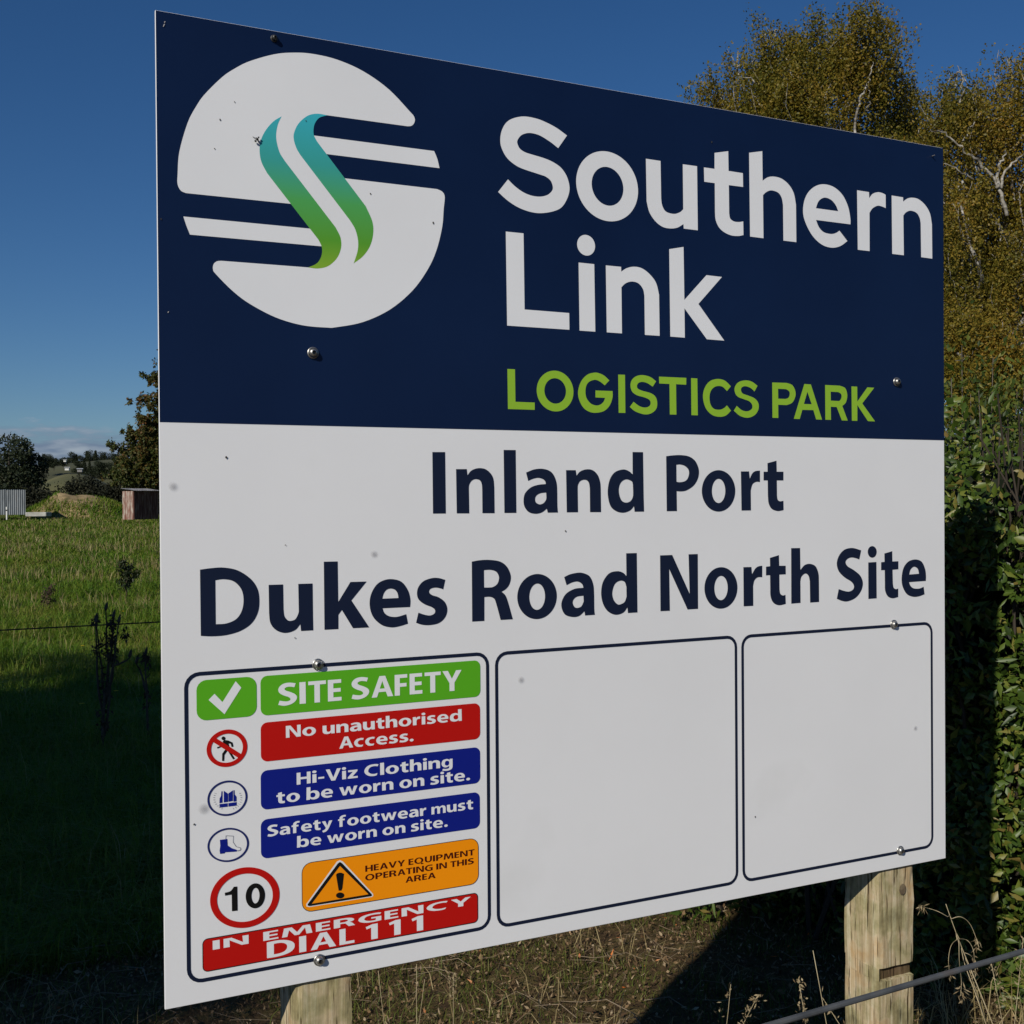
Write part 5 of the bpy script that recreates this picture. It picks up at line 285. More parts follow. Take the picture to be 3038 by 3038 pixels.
INK = vinyl('navy_ink', (.0085, .014, .036)); LIME = vinyl('lime_vinyl', (.27, .48, .035)); GRN = vinyl('green_ink', (.095, .40, .016))
RED = vinyl('red_ink', (.48, .008, .006)); BLU = vinyl('blue_ink', (.006, .014, .21)); ORG = vinyl('orange_ink', (.92, .29, .004))
BLK = vinyl('black_ink', (.008, .008, .008)); GRY = vinyl('grey_ink', (.25, .26, .3)); MAR = vinyl('maroon_ink', (.06, .006, .004))
EDGE = mat('panel_edge', (.45, .43, .40), .5)
pb = MB(); pb.box(0, BW, .0002, .006, 0, BH); panel = pb.build('panel', WHT, sign)
bv = panel.modifiers.new('bevel', 'BEVEL'); bv.width = .0008; bv.segments = 1
hb = MB(); hb.add([(0.0008, -.0002, .9953), (BW - .0008, -.0002, .9953), (BW - .0008, -.0002, BH - .0008), (0.0008, -.0002, BH - .0008)], [(0, 1, 2, 3)])
hb.build('header_field', NAVY, sign)
# green ribbon print: colour runs down the sticker itself
gr = bpy.data.materials.new('ribbon_print'); gr.use_nodes = True; t = gr.node_tree; b = t.nodes['Principled BSDF']
tcn = N(t, 'ShaderNodeTexCoord'); sp = N(t, 'ShaderNodeSeparateXYZ'); t.links.new(tcn.outputs['Object'], sp.inputs[0])
mr = N(t, 'ShaderNodeMapRange'); mr.inputs['From Min'].default_value = 1.255; mr.inputs['From Max'].default_value = 1.55; t.links.new(sp.outputs['Z'], mr.inputs['Value'])
rp = ramp(t, [(0, (.30, .46, .03)), (.25, (.10, .34, .02)), (.48, (.08, .38, .09)), (.7, (.045, .36, .32)), (1, (.045, .44, .53))])
t.links.new(mr.outputs[0], rp.inputs[0]); t.links.new(rp.outputs[0], b.inputs['Base Color']); b.inputs['Roughness'].default_value = .32
logo = flat('emblem', ['logo_u', 'logo_l'], WV, sign, 1.2)
logo['label'] = 'round white emblem split by stripes'
flat('emblem_stripe', 'logo_stripe', WV, logo, 1.3); flat('emblem_stripe', 'logo_stripe2', WV, logo, 1.3); flat('emblem_band', 'logo_ribbon', WV, logo, 1.26)
flat('emblem_ribbon', 'logo_g1', gr, logo, 1.5); flat('emblem_ribbon', 'logo_g2', gr, logo, 1.5)
flat('lettering', 'word_white', WV, sign, 1.2, 'first line of white lettering')
flat('lettering', 'word_white2', WV, sign, 1.2, 'second line of white lettering')
flat('lettering', 'word_green', LIME, sign, 1.2, 'lime green capital lettering')
flat('lettering', 'word_navy', INK, sign, 1.2, 'upper line of navy lettering on white')
flat('lettering', 'word_navy2', INK, sign, 1.2, 'lower wide line of navy lettering on white')
f1 = flat('notice_frame', 'frame1', INK, sign, 1.2, 'rounded frame filled with safety notices')
flat('notice_frame', 'frame2', INK, sign, 1.2, 'empty middle rounded frame'); flat('notice_frame', 'frame3', INK, sign, 1.2, 'empty rounded frame at the right')
def notice(key, m, label, txt, tm, edge=None, em=None):
    o = flat('notice_band', edge or key, em or m, f1, 1.2, label)
    if edge: flat('band_fill', key, m, o, 1.7)
    if txt: flat('lettering', txt, tm, o, 2.2)
    return o
tick = notice('g_small', GRN, 'green square with white tick', 'p_check', WV)
notice('g_wide', GRN, 'green heading band', 't_site', WV)
notice('red1', RED, 'red band with two lines of white text', 't_red', WV)
notice('blue1', BLU, 'upper blue band', 't_blue', WV); notice('blue2', BLU, 'lower blue band', 't_blue2', WV)
og = notice('orange', ORG, 'orange warning band with black edge', 't_heavy', MAR, 'orange_edge', BLK)
tri = flat('warning_triangle', 'p_tri_white', WV, og, 2.4); 
flat('warning_triangle', 'p_tri_black', BLK, og, 2.9); flat('warning_triangle', 'p_tri_orange', ORG, og, 3.4); flat('exclamation_mark', 'p_excl', BLK, og, 3.9)
em_ = notice('red2', RED, 'long red emergency band', 't_emerg', WV, 'red2_edge', BLK); flat('lettering', 't_dial', WV, em_, 2.2)
pk = flat('pictogram', 'p_walk_man', BLK, f1, 1.2, 'no walking pictogram in a red ring'); flat('ring', 'p_walk_ring', RED, pk, 1.7); flat('slash', 'p_walk_bar', RED, pk, 2.2)
pk = flat('pictogram', 'p_vest', BLU, f1, 1.2, 'blue safety vest pictogram in a ring'); flat('ring', 'p_vest_ring', INK if False else vinyl('ring_blue', (.012, .02, .12)), pk, 1.7); flat('rays', 'p_vest_rays', GRY, pk, 1.7)
pk = flat('pictogram', 'p_boot', BLU, f1, 1.2, 'blue boot pictogram in a ring'); flat('ring', 'p_boot_ring', bpy.data.materials['ring_blue'], pk, 1.7); flat('boot_outline', 'p_boot_line', GRY, pk, 1.9)
pk = flat('pictogram', 'p_ten', BLK, f1, 1.2, 'speed limit ten in a thick red ring'); flat('ring', 'p_speed_ring', RED, pk, 1.7)
# small specks of dirt on the face
DIRT = mat('dirt', (.04, .035, .03), .9)
for (a, z) in SPECKS:
    sb = MB(); r0 = random.uniform(.0008, .0017); n = 7
    sb.add([(a / 1000 + math.cos(6.283 * k / n) * r0 * random.uniform(.7, 1.2), -.0016, z / 1000 + math.sin(6.283 * k / n) * r0 * random.uniform(.8, 1.7)) for k in range(n)], [tuple(range(n))])
    sb.build('dirt_speck', DIRT, sign)
for (a, z, l) in ((12, 1661, 5), (14, 1668, 2.5), (15, 1180, 2.5)):
    sb = MB(); sb.add([(a / 1000, -.0016, z / 1000), (a / 1000 + .0014, -.0016, z / 1000), (a / 1000 + .0014 + l / 2500, -.0016, (z + l) / 1000), (a / 1000 + l / 2500, -.0016, (z + l) / 1000)], [(0, 1, 2, 3)]); sb.build('scratch', EDGE, sign)
# faint round smudges of dust
sm = bpy.data.materials.new('smudge'); sm.use_nodes = True; t = sm.node_tree; b = t.nodes['Principled BSDF']
b.inputs['Base Color'].default_value = (.36, .36, .38, 1); b.inputs['Roughness'].default_value = .7
gg = N(t, 'ShaderNodeTexCoord'); gt = N(t, 'ShaderNodeTexGradient', gradient_type='SPHERICAL')
mpg = N(t, 'ShaderNodeMapping'); mpg.inputs['Location'].default_value = (-1, 0, -1); mpg.inputs['Scale'].default_value = (2, 0, 2)
t.links.new(gg.outputs['Generated'], mpg.inputs[0]); t.links.new(mpg.outputs[0], gt.inputs[0])
nz = N(t, 'ShaderNodeMath', operation='MULTIPLY'); nz.inputs[1].default_value = .55; t.links.new(gt.outputs[0], nz.inputs[0]); t.links.new(nz.outputs[0], b.inputs['Alpha'])
for (a, z, r0) in ((377, 763, 8), (675, 510, 8), (67, 334, 11), (21, 887, 9), (1703, 320, 7)):
    q = MB(); n = 14; q.add([(a / 1000 + math.cos(6.283 * k / n) * r0 / 1000, -.0019, z / 1000 + math.sin(6.283 * k / n) * r0 / 1000) for k in range(n)], [tuple(range(n))])
    q.build('dust_spot', sm, sign)
STEEL = noise_mat('bolt_steel', [(.3, (.30, .29, .27)), (.7, (.55, .54, .51))], nscale=300, rough=.38); STEEL.node_tree.nodes['Principled BSDF'].inputs['Metallic'].default_value = .9
DKST = mat('bolt_socket', (.08, .08, .08), .5, Metallic=.8)
def lathe(mb, prof, cx, cz, n=20, squeeze=None):
    V = []; F = []
    for (r0, y) in prof:
        for k in range(n): V.append((cx + r0 * math.cos(6.2832 * k / n), y, cz + r0 * math.sin(6.2832 * k / n)))
    for i in range(len(prof) - 1):
        for k in range(n): F.append((i * n + k, i * n + (k + 1) % n, (i + 1) * n + (k + 1) % n, (i + 1) * n + k))
    mb.add(V, F)
for i, (a, z) in enumerate(BOLTS):
    a /= 1000; z /= 1000; sc = 1.0 if i < 6 else (.62 if i == 6 else .16)
    if i == 6: z -= .002
    q = MB(); lathe(q, [(.0105 * sc, -.0016), (.0105 * sc, -.003), (.0088 * sc, -.0035)], a, z)
    lathe(q, [(.0078 * sc, -.0034), (.0078 * sc, -.0052), (.0070 * sc, -.0078), (.0055 * sc, -.0096), (.0036 * sc, -.0102)], a, z)
    bo = q.build('bolt', DKST if i == 6 else STEEL, sign, smooth=True)
    q = MB(); lathe(q, [(.0037 * sc, -.0102), (.0033 * sc, -.0066), (.0003 * sc, -.0064)], a, z, 6); q.build('socket', DKST, bo)
# a fly resting on the emblem
fly = MB(); fx, fz = .169, 1.492
for (dx, dz, r0, l) in ((0, 0, .0026, .0048), (.0025, .0032, .0018, .0018), (-.003, -.004, .0022, .0030)):
    fly.tube([(fx + dx - l * .5, -.004, fz + dz + l * .5), (fx + dx, -.005, fz + dz), (fx + dx + l * .5, -.004, fz + dz - l * .5)], [.0006, r0, .0006], 8)
for (dx, dz) in ((.005, -.007), (-.007, .004)): fly.tube([(fx, -.004, fz), (fx + dx, -.0016, fz + dz)], .0005, 4)
fo = fly.build('fly', mat('fly_black', (.012, .011, .01), .4)); fo.location = (0, 0, BZ); tag(fo, 'small dark fly resting on the white half of the round emblem', 'insect')
# posts
def wood(name, c0, c1, c2):
    m = bpy.data.materials.new(name); m.use_nodes = True; t = m.node_tree; b = t.nodes['Principled BSDF']
    tc = N(t, 'ShaderNodeTexCoord'); mp = N(t, 'ShaderNodeMapping'); mp.inputs['Scale'].default_value = (60, 60, 2.2); t.links.new(tc.outputs['Object'], mp.inputs[0])
    nz = N(t, 'ShaderNodeTexNoise', i_Scale=1.6, i_Detail=8, i_Roughness=.7, i_Distortion=.6); t.links.new(mp.outputs[0], nz.inputs['Vector'])
    r = ramp(t, [(.3, c0), (.5, c1), (.68, c2)]); t.links.new(nz.outputs['Fac'], r.inputs[0])
    n2 = N(t, 'ShaderNodeTexNoise', i_Scale=11, i_Detail=5, i_Roughness=.6); t.links.new(tc.outputs['Object'], n2.inputs['Vector'])
    r2 = ramp(t, [(.33, (.30, .33, .25)), (.46, (.66, .72, .58)), (.56, (1, 1, 1)), (.70, (.90, .70, .50))]); t.links.new(n2.outputs['Fac'], r2.inputs[0])
    mx = N(t, 'ShaderNodeMix', data_type='RGBA', blend_type='MULTIPLY'); mx.inputs[0].default_value = .85
    t.links.new(r.outputs[0], mx.inputs[6]); t.links.new(r2.outputs[0], mx.inputs[7])
    # fine scars: short dark checks along the grain
    mp3 = N(t, 'ShaderNodeMapping'); mp3.inputs['Scale'].default_value = (170, 170, 9); t.links.new(tc.outputs['Object'], mp3.inputs[0])
    n3 = N(t, 'ShaderNodeTexNoise', i_Scale=1.0, i_Detail=3); t.links.new(mp3.outputs[0], n3.inputs['Vector'])
    r3 = ramp(t, [(.33, (.16, .13, .10)), (.39, (1, 1, 1))]); t.links.new(n3.outputs['Fac'], r3.inputs[0])
    mx3 = N(t, 'ShaderNodeMix', data_type='RGBA', blend_type='MULTIPLY'); mx3.inputs[0].default_value = 1
    t.links.new(mx.outputs[2], mx3.inputs[6]); t.links.new(r3.outputs[0], mx3.inputs[7])
    t.links.new(mx3.outputs[2], b.inputs['Base Color']); b.inputs['Roughness'].default_value = .85; b.inputs['Specular IOR Level'].default_value = .2
    bp = N(t, 'ShaderNodeBump'); bp.inputs['Strength'].default_value = .7; bp.inputs['Distance'].default_value = .002
    t.links.new(nz.outputs['Fac'], bp.inputs['Height']); t.links.new(bp.outputs[0], b.inputs['Normal'])
    return m
WOOD = wood('post_timber', (.26, .195, .115), (.49, .39, .235), (.66, .575, .41))
def post(x0, x1, y0, y1, z0, z1, notch=None):
    bm = bmesh.new(); n = 90; rings = []
    zs = list(np.linspace(z0, z1, n))
    if notch: zs = sorted([z for z in zs if not notch - .022 < z < notch + .017] + [notch - .018, notch - .0165, notch + .0115, notch + .013])
    for z in zs:
        ring = []
        per = []
        m = 8
        for (ax, ay, bx, by) in ((x0, y0, x1, y0), (x1, y0, x1, y1), (x1, y1, x0, y1), (x0, y1, x0, y0)):
            for k in range(m): per.append((ax + (bx - ax) * k / m, ay + (by - ay) * k / m, k))
        for (px, py, k) in per:
            cx, cy = (x0 + x1) / 2, (y0 + y1) / 2
            wob = (.0008 * math.sin(z * 23 + px * 90) + random.gauss(0, .0004)) if k else (.0012 * math.sin(z * 31 + px * 50 + py * 70) - .002 + random.gauss(0, .0009))
            dx, dy = px - cx, py - cy; l = math.hypot(dx, dy)
            s = 1 + wob / l
            if notch and notch - .017 < z < notch + .012 and (py < y0 + .004 and px > x0 + .006): py = y0 + .0115
            ring.append(bm.verts.new((cx + (px - cx) * s, cy + (py - cy) * s, z)))
        rings.append(ring)
    for a, b_ in zip(rings, rings[1:]):
        for k in range(len(a)):
            f = bm.faces.new((a[k], a[(k + 1) % len(a)], b_[(k + 1) % len(a)], b_[k]))
            if notch and a[k].co.z > notch - .017 and b_[k].co.z < notch + .012 and f.calc_center_median().y < y0 + .013 and f.calc_center_median().x > x0 + .008: f.material_index = 1
    bm.faces.new(rings[-1])
    me = bpy.data.meshes.new('post'); bm.to_mesh(me); bm.free(); return me
pme = post(1.598, 1.706, .0085, .125, -BZ - .35, 1.55, -.245); pme.materials.append(WOOD); pme.materials.append(wood('cut_timber', (.07, .045, .022), (.13, .085, .045), (.20, .14, .08)))
pr = link('post', pme, None, sign); pr['label'] = 'weathered square post with a saw cut across its front'
plf = link('post', post(.226, .332, .0085, .125, -BZ - .35, 1.55), WOOD, sign)
kn = MB(); n = 16                                             # knot in the right post
for (r0, y) in ((.013, .0052),): kn.add([(1.668 + math.cos(6.283 * k / n) * r0 * .8, y, -.055 + math.sin(6.283 * k / n) * r0) for k in range(n)], [tuple(range(n))])
kno = kn.build('knot', noise_mat('knot_wood', [(.35, (.09, .06, .035)), (.65, (.22, .17, .10))], nscale=60, rough=.9), pr)

# ================================================================ WIRES
WIRE = noise_mat('wire', [(.35, (.05, .054, .058)), (.6, (.085, .09, .094)), (.75, (.09, .065, .05))], nscale=30, rough=.6)
c0 = at(2670, 2929, .92); dirw = Vector((math.sin(R(87.4)), math.cos(R(87.4)), 0.0))
q = MB(); q.tube([c0 - dirw * 9, c0 - dirw * 1.2, c0, c0 + dirw * 1.2, c0 + dirw * 9], .0024, 10)
wo_ = q.build('fence_wire', WIRE); tag(wo_, 'thick grey fence wire crossing in front of the right post', 'wire', None)
def onY(x, y, Y): d = ray(x, y); return CAM + d * ((Y - CAM.y) / d.y)
a0 = onY(0, 1870, 2.9); a1 = onY(480, 1845, 2.9); dv = (a1 - a0)
q = MB(); q.tube([a0 - dv * 6, a0, a1, a1 + dv * .4, a1 + dv * 2.0], .0028, 6)
wo2 = q.build('fence_wire', mat('wire_dark', (.025, .027, .026), .5, Metallic=.4)); tag(wo2, 'thin dark fence wire across the paddock grass left of the board', 'wire')

# ================================================================ PLANT TOOLS
def leaf_quads(P, L, W, up=None, droop=0.0, fold=True, face=None):
    """n leaves as pointed folded shapes at points P; returns verts, faces"""
    n = len(P); P = np.asarray(P, float); L = np.broadcast_to(L, n)[:, None]; W = np.broadcast_to(W, n)[:, None]
    d = rng.normal(size=(n, 3))
    if up is not None: d = d + np.asarray(up)
    d[:, 2] -= droop
    d /= np.linalg.norm(d, axis=1)[:, None] + 1e-9
    r = rng.normal(size=(n, 3)) + (np.asarray(face) if face is not None else 0); s = np.cross(d, r); s /= np.linalg.norm(s, axis=1)[:, None] + 1e-9; nn = np.cross(d, s)
    if not fold:
        V = np.stack([P, P + d * L * .5 + s * W * .5, P + d * L, P + d * L * .5 - s * W * .5], 1)
        F = np.arange(n * 4).reshape(n, 4); return V.reshape(-1, 3), F
    V = np.stack([P, P + d * L * .42 + s * W * .5 + nn * W * .18, P + d * L + nn * L * .08, P + d * L * .42 - s * W * .5 + nn * W * .18, P + d * L * .45], 1)
    b = np.arange(n)[:, None] * 5
    F = np.concatenate([b + [0, 1, 4], b + [4, 1, 2], b + [0, 4, 3], b + [4, 2, 3]], 0)
    return V.reshape(-1, 3), F
def leaves_obj(name, P, L, W, m, parent, **kw):
    V, F = leaf_quads(P, L, W, **kw); return link(name, np_mesh(name, V, F), m, parent)
def blades(P, H, W, lean, curve=.35):
    """grass blades: 5 points, 3 triangles each"""
    n = len(P); a = rng.uniform(0, 6.283, n); d = np.stack([np.cos(a), np.sin(a), np.zeros(n)], 1)
    a2 = a + rng.uniform(.6, 2.4, n); s = np.stack([np.cos(a2), np.sin(a2), np.zeros(n)], 1)
    H = H[:, None]; W = np.broadcast_to(W, n)[:, None]; lean = np.broadcast_to(lean, n)[:, None]
    up = np.array([0, 0, 1.])
    b0 = P - s * W * .5; b1 = P + s * W * .5
    mid = P + up * H * .55 + d * H * lean * .35; tip = P + up * H * (1 - lean * .35) + d * H * lean * (1 + curve)
    V = np.stack([b0, b1, mid - s * W * .4, mid + s * W * .4, tip], 1); b = np.arange(n)[:, None] * 5
    F = np.concatenate([b + [0, 1, 3], b + [0, 3, 2], b + [2, 3, 4]], 0)
    return V.reshape(-1, 3), F

# ================================================================ PADDOCK GRASS
def wedge(n, d0, d1, a0, a1, power=0.0):
    d = np.exp(rng.uniform(math.log(d0), math.log(d1), n)); a = np.radians(rng.uniform(a0, a1, n))
    x = CAM.x + d * np.sin(a); y = CAM.y + d * np.cos(a)
    return x, y, d
def clump(x, y, s, seed=0):
    return .5 + .25 * (np.sin(x * s + seed) * np.cos(y * s * 1.3 + seed * 2) + np.sin(x * s * 2.7 + y * s * 1.9 + seed))
GRASS = leaf_mat('grass_blade', [(0, (.052, .125, .008)), (.35, (.098, .195, .013)), (.62, (.165, .235, .022)), (.84, (.26, .255, .05)), (1, (.42, .34, .13))], rough=.55, trans=.4, spec=.25, patch=.45)
x0, y0, d0 = wedge(130000, 3.6, 92, -14, 22)
tx, ty, td = wedge(18500, 3.6, 92, -14, 22); nb = 20; tr_ = (.03 + .06 * rng.uniform(size=len(tx))) * (1 + td * .03); th = rng.uniform(.06, .26, len(tx)) * (.55 + .9 * clump(tx, ty, .9))
x = np.concatenate([x0, (tx[:, None] + rng.normal(size=(len(tx), nb)) * tr_[:, None]).ravel()]); y = np.concatenate([y0, (ty[:, None] + rng.normal(size=(len(tx), nb)) * tr_[:, None]).ravel()])
d = np.concatenate([d0, np.repeat(td, nb)])
h = np.concatenate([.035 + .06 * clump(x0, y0, 3.3, 5) + rng.exponential(.03, len(x0)), np.repeat(th, nb) * rng.uniform(.5, 1.15, len(tx) * nb)]) * np.clip(.9 + d * .010, .9, 1.45)
keep = (y > 2.6); x, y, d, h = x[keep], y[keep], d[keep], h[keep]
V, F = blades(np.stack([x, y, gz(x, y) - .01], 1), h, np.maximum(.005, d * .0006), rng.uniform(.2, 1.25, len(x)))
tag(link('grass', np_mesh('grass', V, F), GRASS), 'green pasture grass of the paddock', 'grass', None, 'stuff')
STRAW = leaf_mat('straw_blade', [(0, (.20, .15, .06)), (.5, (.36, .28, .13)), (1, (.50, .41, .21))], rough=.6, trans=.3, spec=.2)
x, y, d = wedge(100000, 5, 92, -14, 22)
keep = (rng.uniform(size=len(x)) < np.clip((clump(x, y, .45, 3) - .45) * 1.3 * np.clip(d / 22 - .3, .03, 1) + np.clip((d - 22) / 40, 0, .5), .012, 1)) & (y > 3); x, y, d = x[keep], y[keep], d[keep]
h = rng.uniform(.12, .42, len(x))
V, F = blades(np.stack([x, y, gz(x, y) - .01], 1), h, np.maximum(.0025, d * .00035), rng.uniform(.05, .7, len(x)))
tag(link('dry_grass', np_mesh('dry_grass', V, F), STRAW), 'straw coloured seeding grass scattered through the paddock', 'grass', None, 'stuff')

# litter and short growth on the lit strip under the board
def strip(n, x0, x1, y0, y1):
    return rng.uniform(x0, x1, n), rng.uniform(y0, y1, n)
LIT = leaf_mat('litter', [(0, (.05, .03, .017)), (.4, (.16, .10, .052)), (.75, (.26, .17, .09)), (.985, (.42, .33, .21)), (1, (.60, .16, .03))], rough=.8, trans=.1, spec=.15)
x, y = strip(52000, -.2, 3.4, -.1, 4.4)
V1, F1 = leaf_quads(np.stack([x, y, gz(x, y) + rng.uniform(.001, .03, len(x))], 1), np.clip(rng.lognormal(-4.3, .5, len(x)), .005, .05), np.clip(rng.lognormal(-5.1, .5, len(x)), .0025, .022), up=(0, 0, .5))
tag(link('leaf_litter', np_mesh('leaf_litter', V1, F1), LIT), 'brown leaf litter on the ground under the board', 'leaf litter', None, 'stuff')
x, y = strip(2600, -.2, 3.8, -.4, 4.4)
q = MB()
for px, py in zip(x[:1300], y[:1300]):
    a = random.uniform(0, 6.283); l = random.uniform(.04, .22); z = random.uniform(.005, .05)
    q.tube([(px, py, z), (px + math.cos(a) * l * .5, py + math.sin(a) * l * .5, z + random.uniform(0, .03)), (px + math.cos(a + .3) * l, py + math.sin(a + .3) * l, z + random.uniform(-.01, .03))], random.uniform(.0006, .0014), 4, False)
tag(q.build('dead_stalks', noise_mat('stalk', [(.3, (.13, .09, .05)), (.5, (.22, .16, .10)), (.75, (.42, .34, .24))], nscale=1.2, rough=.8)), 'fallen dead stalks lying over the litter', 'stalks', None, 'stuff')
MOSS = leaf_mat('moss_grass', [(0, (.06, .09, .012)), (.5, (.11, .14, .02)), (1, (.19, .18, .045))], rough=.6, trans=.3, patch=3)
x, y = strip(60000, -.3, 3.9, -.4, 5.0); k = clump(x, y, 3.2, 1) + .3 * clump(x, y, 9, 2) > .52 ; x, y = x[k], y[k]
V, F = blades(np.stack([x, y, gz(x, y) - .004], 1), rng.uniform(.015, .06, len(x)) + .09 * (rng.uniform(size=len(x)) > .95), .0034, rng.uniform(.2, 1.0, len(x)))
x2, y2 = strip(9000, -.3, 3.6, -.2, 4.6); k = clump(x2, y2, 2.6, 4) + .35 * clump(x2, y2, 8, 1) > .80; x2, y2 = x2[k], y2[k]
V2, F2 = blades(np.stack([x2, y2, gz(x2, y2) - .004], 1), rng.uniform(.03, .16, len(x2)), .003, rng.uniform(.5, 1.4, len(x2)))
tag(link('dry_grass', np_mesh('dry_grass_mat', V2, F2), STRAW), 'matted tan dry grass on the sunlit ground under the board', 'grass', None, 'stuff')
tag(link('short_grass', np_mesh('short_grass', V, F), MOSS), 'short mossy grass among the litter', 'grass', None, 'stuff')

# ================================================================ HEDGE beside the sign
HA = Vector((2.48, 1.85, 0)); HB = Vector((2.925, .825, 0)); hd = (HB - HA).normalized(); hn = Vector((hd.y, -hd.x, 0))
if hn.x > 0: hn = -hn                                           # outward normal, towards the sign
HL0, HL1, HH, HT = -.15, 4.6, 1.95, 1.3
hedge = empty('hedge', HA + hd * 1.5, 'clipped glossy green hedge beside the right edge of the board', 'hedge')
def hpt(u, v, z): p = HA + hd * u - hn * v; return (p.x, p.y, z)
inv = -(HA + hd * 1.5)
HEDGE = leaf_mat('hedge_leaf', [(0, (.024, .046, .007)), (.4, (.05, .09, .011)), (.75, (.09, .135, .017)), (.93, (.17, .18, .03)), (1, (.20, .13, .04))], rough=.42, trans=.2, spec=.35)
n = 34000
u = np.concatenate([rng.uniform(HL0, 2.0, 27000), rng.uniform(HL0, HL1, 7000)]); z = rng.uniform(.02, 1, n) * (HH + .30 * np.sin(u * 2.9 + 1) + .12 * np.sin(u * 8.3)) ; bulge = .12 * np.sin(u * 3.1 + z * 2) + .07 * np.sin(u * 7 - z * 5.3) + .05 * np.sin(z * 11 + u * 4)
v = np.abs(rng.normal(0, .10, n)) - .05 + bulge + .25 * np.clip(z - 1.9, 0, 1)
P1 = np.array([hpt(a, b_, c) for a, b_, c in zip(u, v, z)])
hole = np.sin(u * 13 + 2 * np.sin(z * 9)) * np.sin(z * 15 + 1.5 * np.sin(u * 11)) + .5 * np.sin(u * 31) * np.sin(z * 27); P1 = P1[(hole < .55) | (rng.uniform(size=n) < .25)]
n2_ = 9000; u = rng.uniform(HL0, HL1, n2_); v = rng.uniform(-.05, HT, n2_); z = HH + .30 * np.sin(u * 2.9 + 1) + .12 * np.sin(u * 8.3) + .08 * np.sin(v * 9 + u * 2) + rng.normal(0, .10, n2_)
P2 = np.array([hpt(a, b_, c) for a, b_, c in zip(u, v, z)])
n3_ = 5000; v = rng.uniform(0, HT, n3_); z = rng.uniform(.05, HH, n3_); u = HL0 + rng.normal(0, .07, n3_)
P3 = np.array([hpt(a, b_, c) for a, b_, c in zip(u, v, z)])
PH = np.concatenate([P1, P2, P3]) + np.array(inv)
o = leaves_obj('foliage', PH, np.clip(rng.lognormal(-3.25, .32, len(PH)), .016, .075), np.clip(rng.lognormal(-3.95, .3, len(PH)), .008, .034), HEDGE, hedge, up=tuple(hn * .3 + Vector((0, 0, .5))), droop=.25, face=tuple(hn * 1.5 + Vector((0, -.3, .8))))
q = MB()                                                          # twiggy inside of the hedge
for i in range(420):
    uu = random.uniform(HL0, HL1); vv = random.uniform(.12, HT - .1)
    p = Vector(hpt(uu, vv, 0)) + inv; P = [p]
    for k in range(6): p = p + Vector((random.uniform(-.12, .12), random.uniform(-.12, .12), random.uniform(.25, .42))); P.append(p)
    q.tube(P, list(np.linspace(.012, .003, 7)), 5)
q.build('stems', mat('hedge_wood', (.035, .026, .017), .9), hedge)
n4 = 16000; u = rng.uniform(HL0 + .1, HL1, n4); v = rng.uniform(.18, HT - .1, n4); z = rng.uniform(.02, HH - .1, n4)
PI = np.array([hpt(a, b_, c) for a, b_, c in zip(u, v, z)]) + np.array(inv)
leaves_obj('inner_foliage', PI, .09, .07, leaf_mat('hedge_inner_shade', [(0, (.006, .009, .003)), (1, (.014, .02, .005))], trans=.05), hedge, fold=False)  # inner leaves almost black: the shade inside the hedge put into their colour

# tall loose shrub behind the hedge
SHR = leaf_mat('shrub_leaf', [(0, (.025, .048, .008)), (.5, (.06, .088, .013)), (.85, (.115, .14, .022)), (1, (.20, .19, .045))], rough=.5, trans=.25, spec=.25)
BARKG = noise_mat('grey_bark', [(.35, (.06, .05, .035)), (.65, (.15, .13, .10))], nscale=20, rough=.9)
def shrub(px, depth, top, label, n=20000, rad=.8, seed=0):
    b0 = at(px, 1500, depth); b0.z = gz(b0.x, b0.y); root = empty('shrub', b0, label, 'shrub')
    H = top - b0.z; q = MB(); pts = []
    for i in range(26):
        a = random.uniform(0, 6.283); r1 = rad * math.sqrt(random.random()); hh = H * random.uniform(.7, 1.0)
        P = [Vector((math.cos(a) * r1 * .25, math.sin(a) * r1 * .25, 0)), Vector((math.cos(a) * r1 * .7, math.sin(a) * r1 * .7, hh * .5)), Vector((math.cos(a) * r1, math.sin(a) * r1, hh))]
        q.tube(P, [.014, .006, .002], 5)
        for k in range(n // 26):
            u = random.uniform(.12, 1.0); p = P[0].lerp(P[1], u * 2) if u < .5 else P[1].lerp(P[2], u * 2 - 1)
            pts.append(p + Vector((random.gauss(0, .13), random.gauss(0, .13), random.gauss(0, .1))))
    leaves_obj('foliage', np.array(pts), rng.uniform(.022, .050, len(pts)), rng.uniform(.011, .022, len(pts)), SHR, root, up=(0, 0, .9))
    q.build('stems', BARKG, root)
shrub(2870, 5.6, 2.55, 'tall leafy green shrub rising behind the hedge against the board edge')
shrub(3000, 5.4, 2.35, 'leafy olive shrub behind the hedge at the far right', rad=.9)
shrub(2700, 7.6, 2.4, 'leafy shrub behind the board beyond the hedge', n=5000)

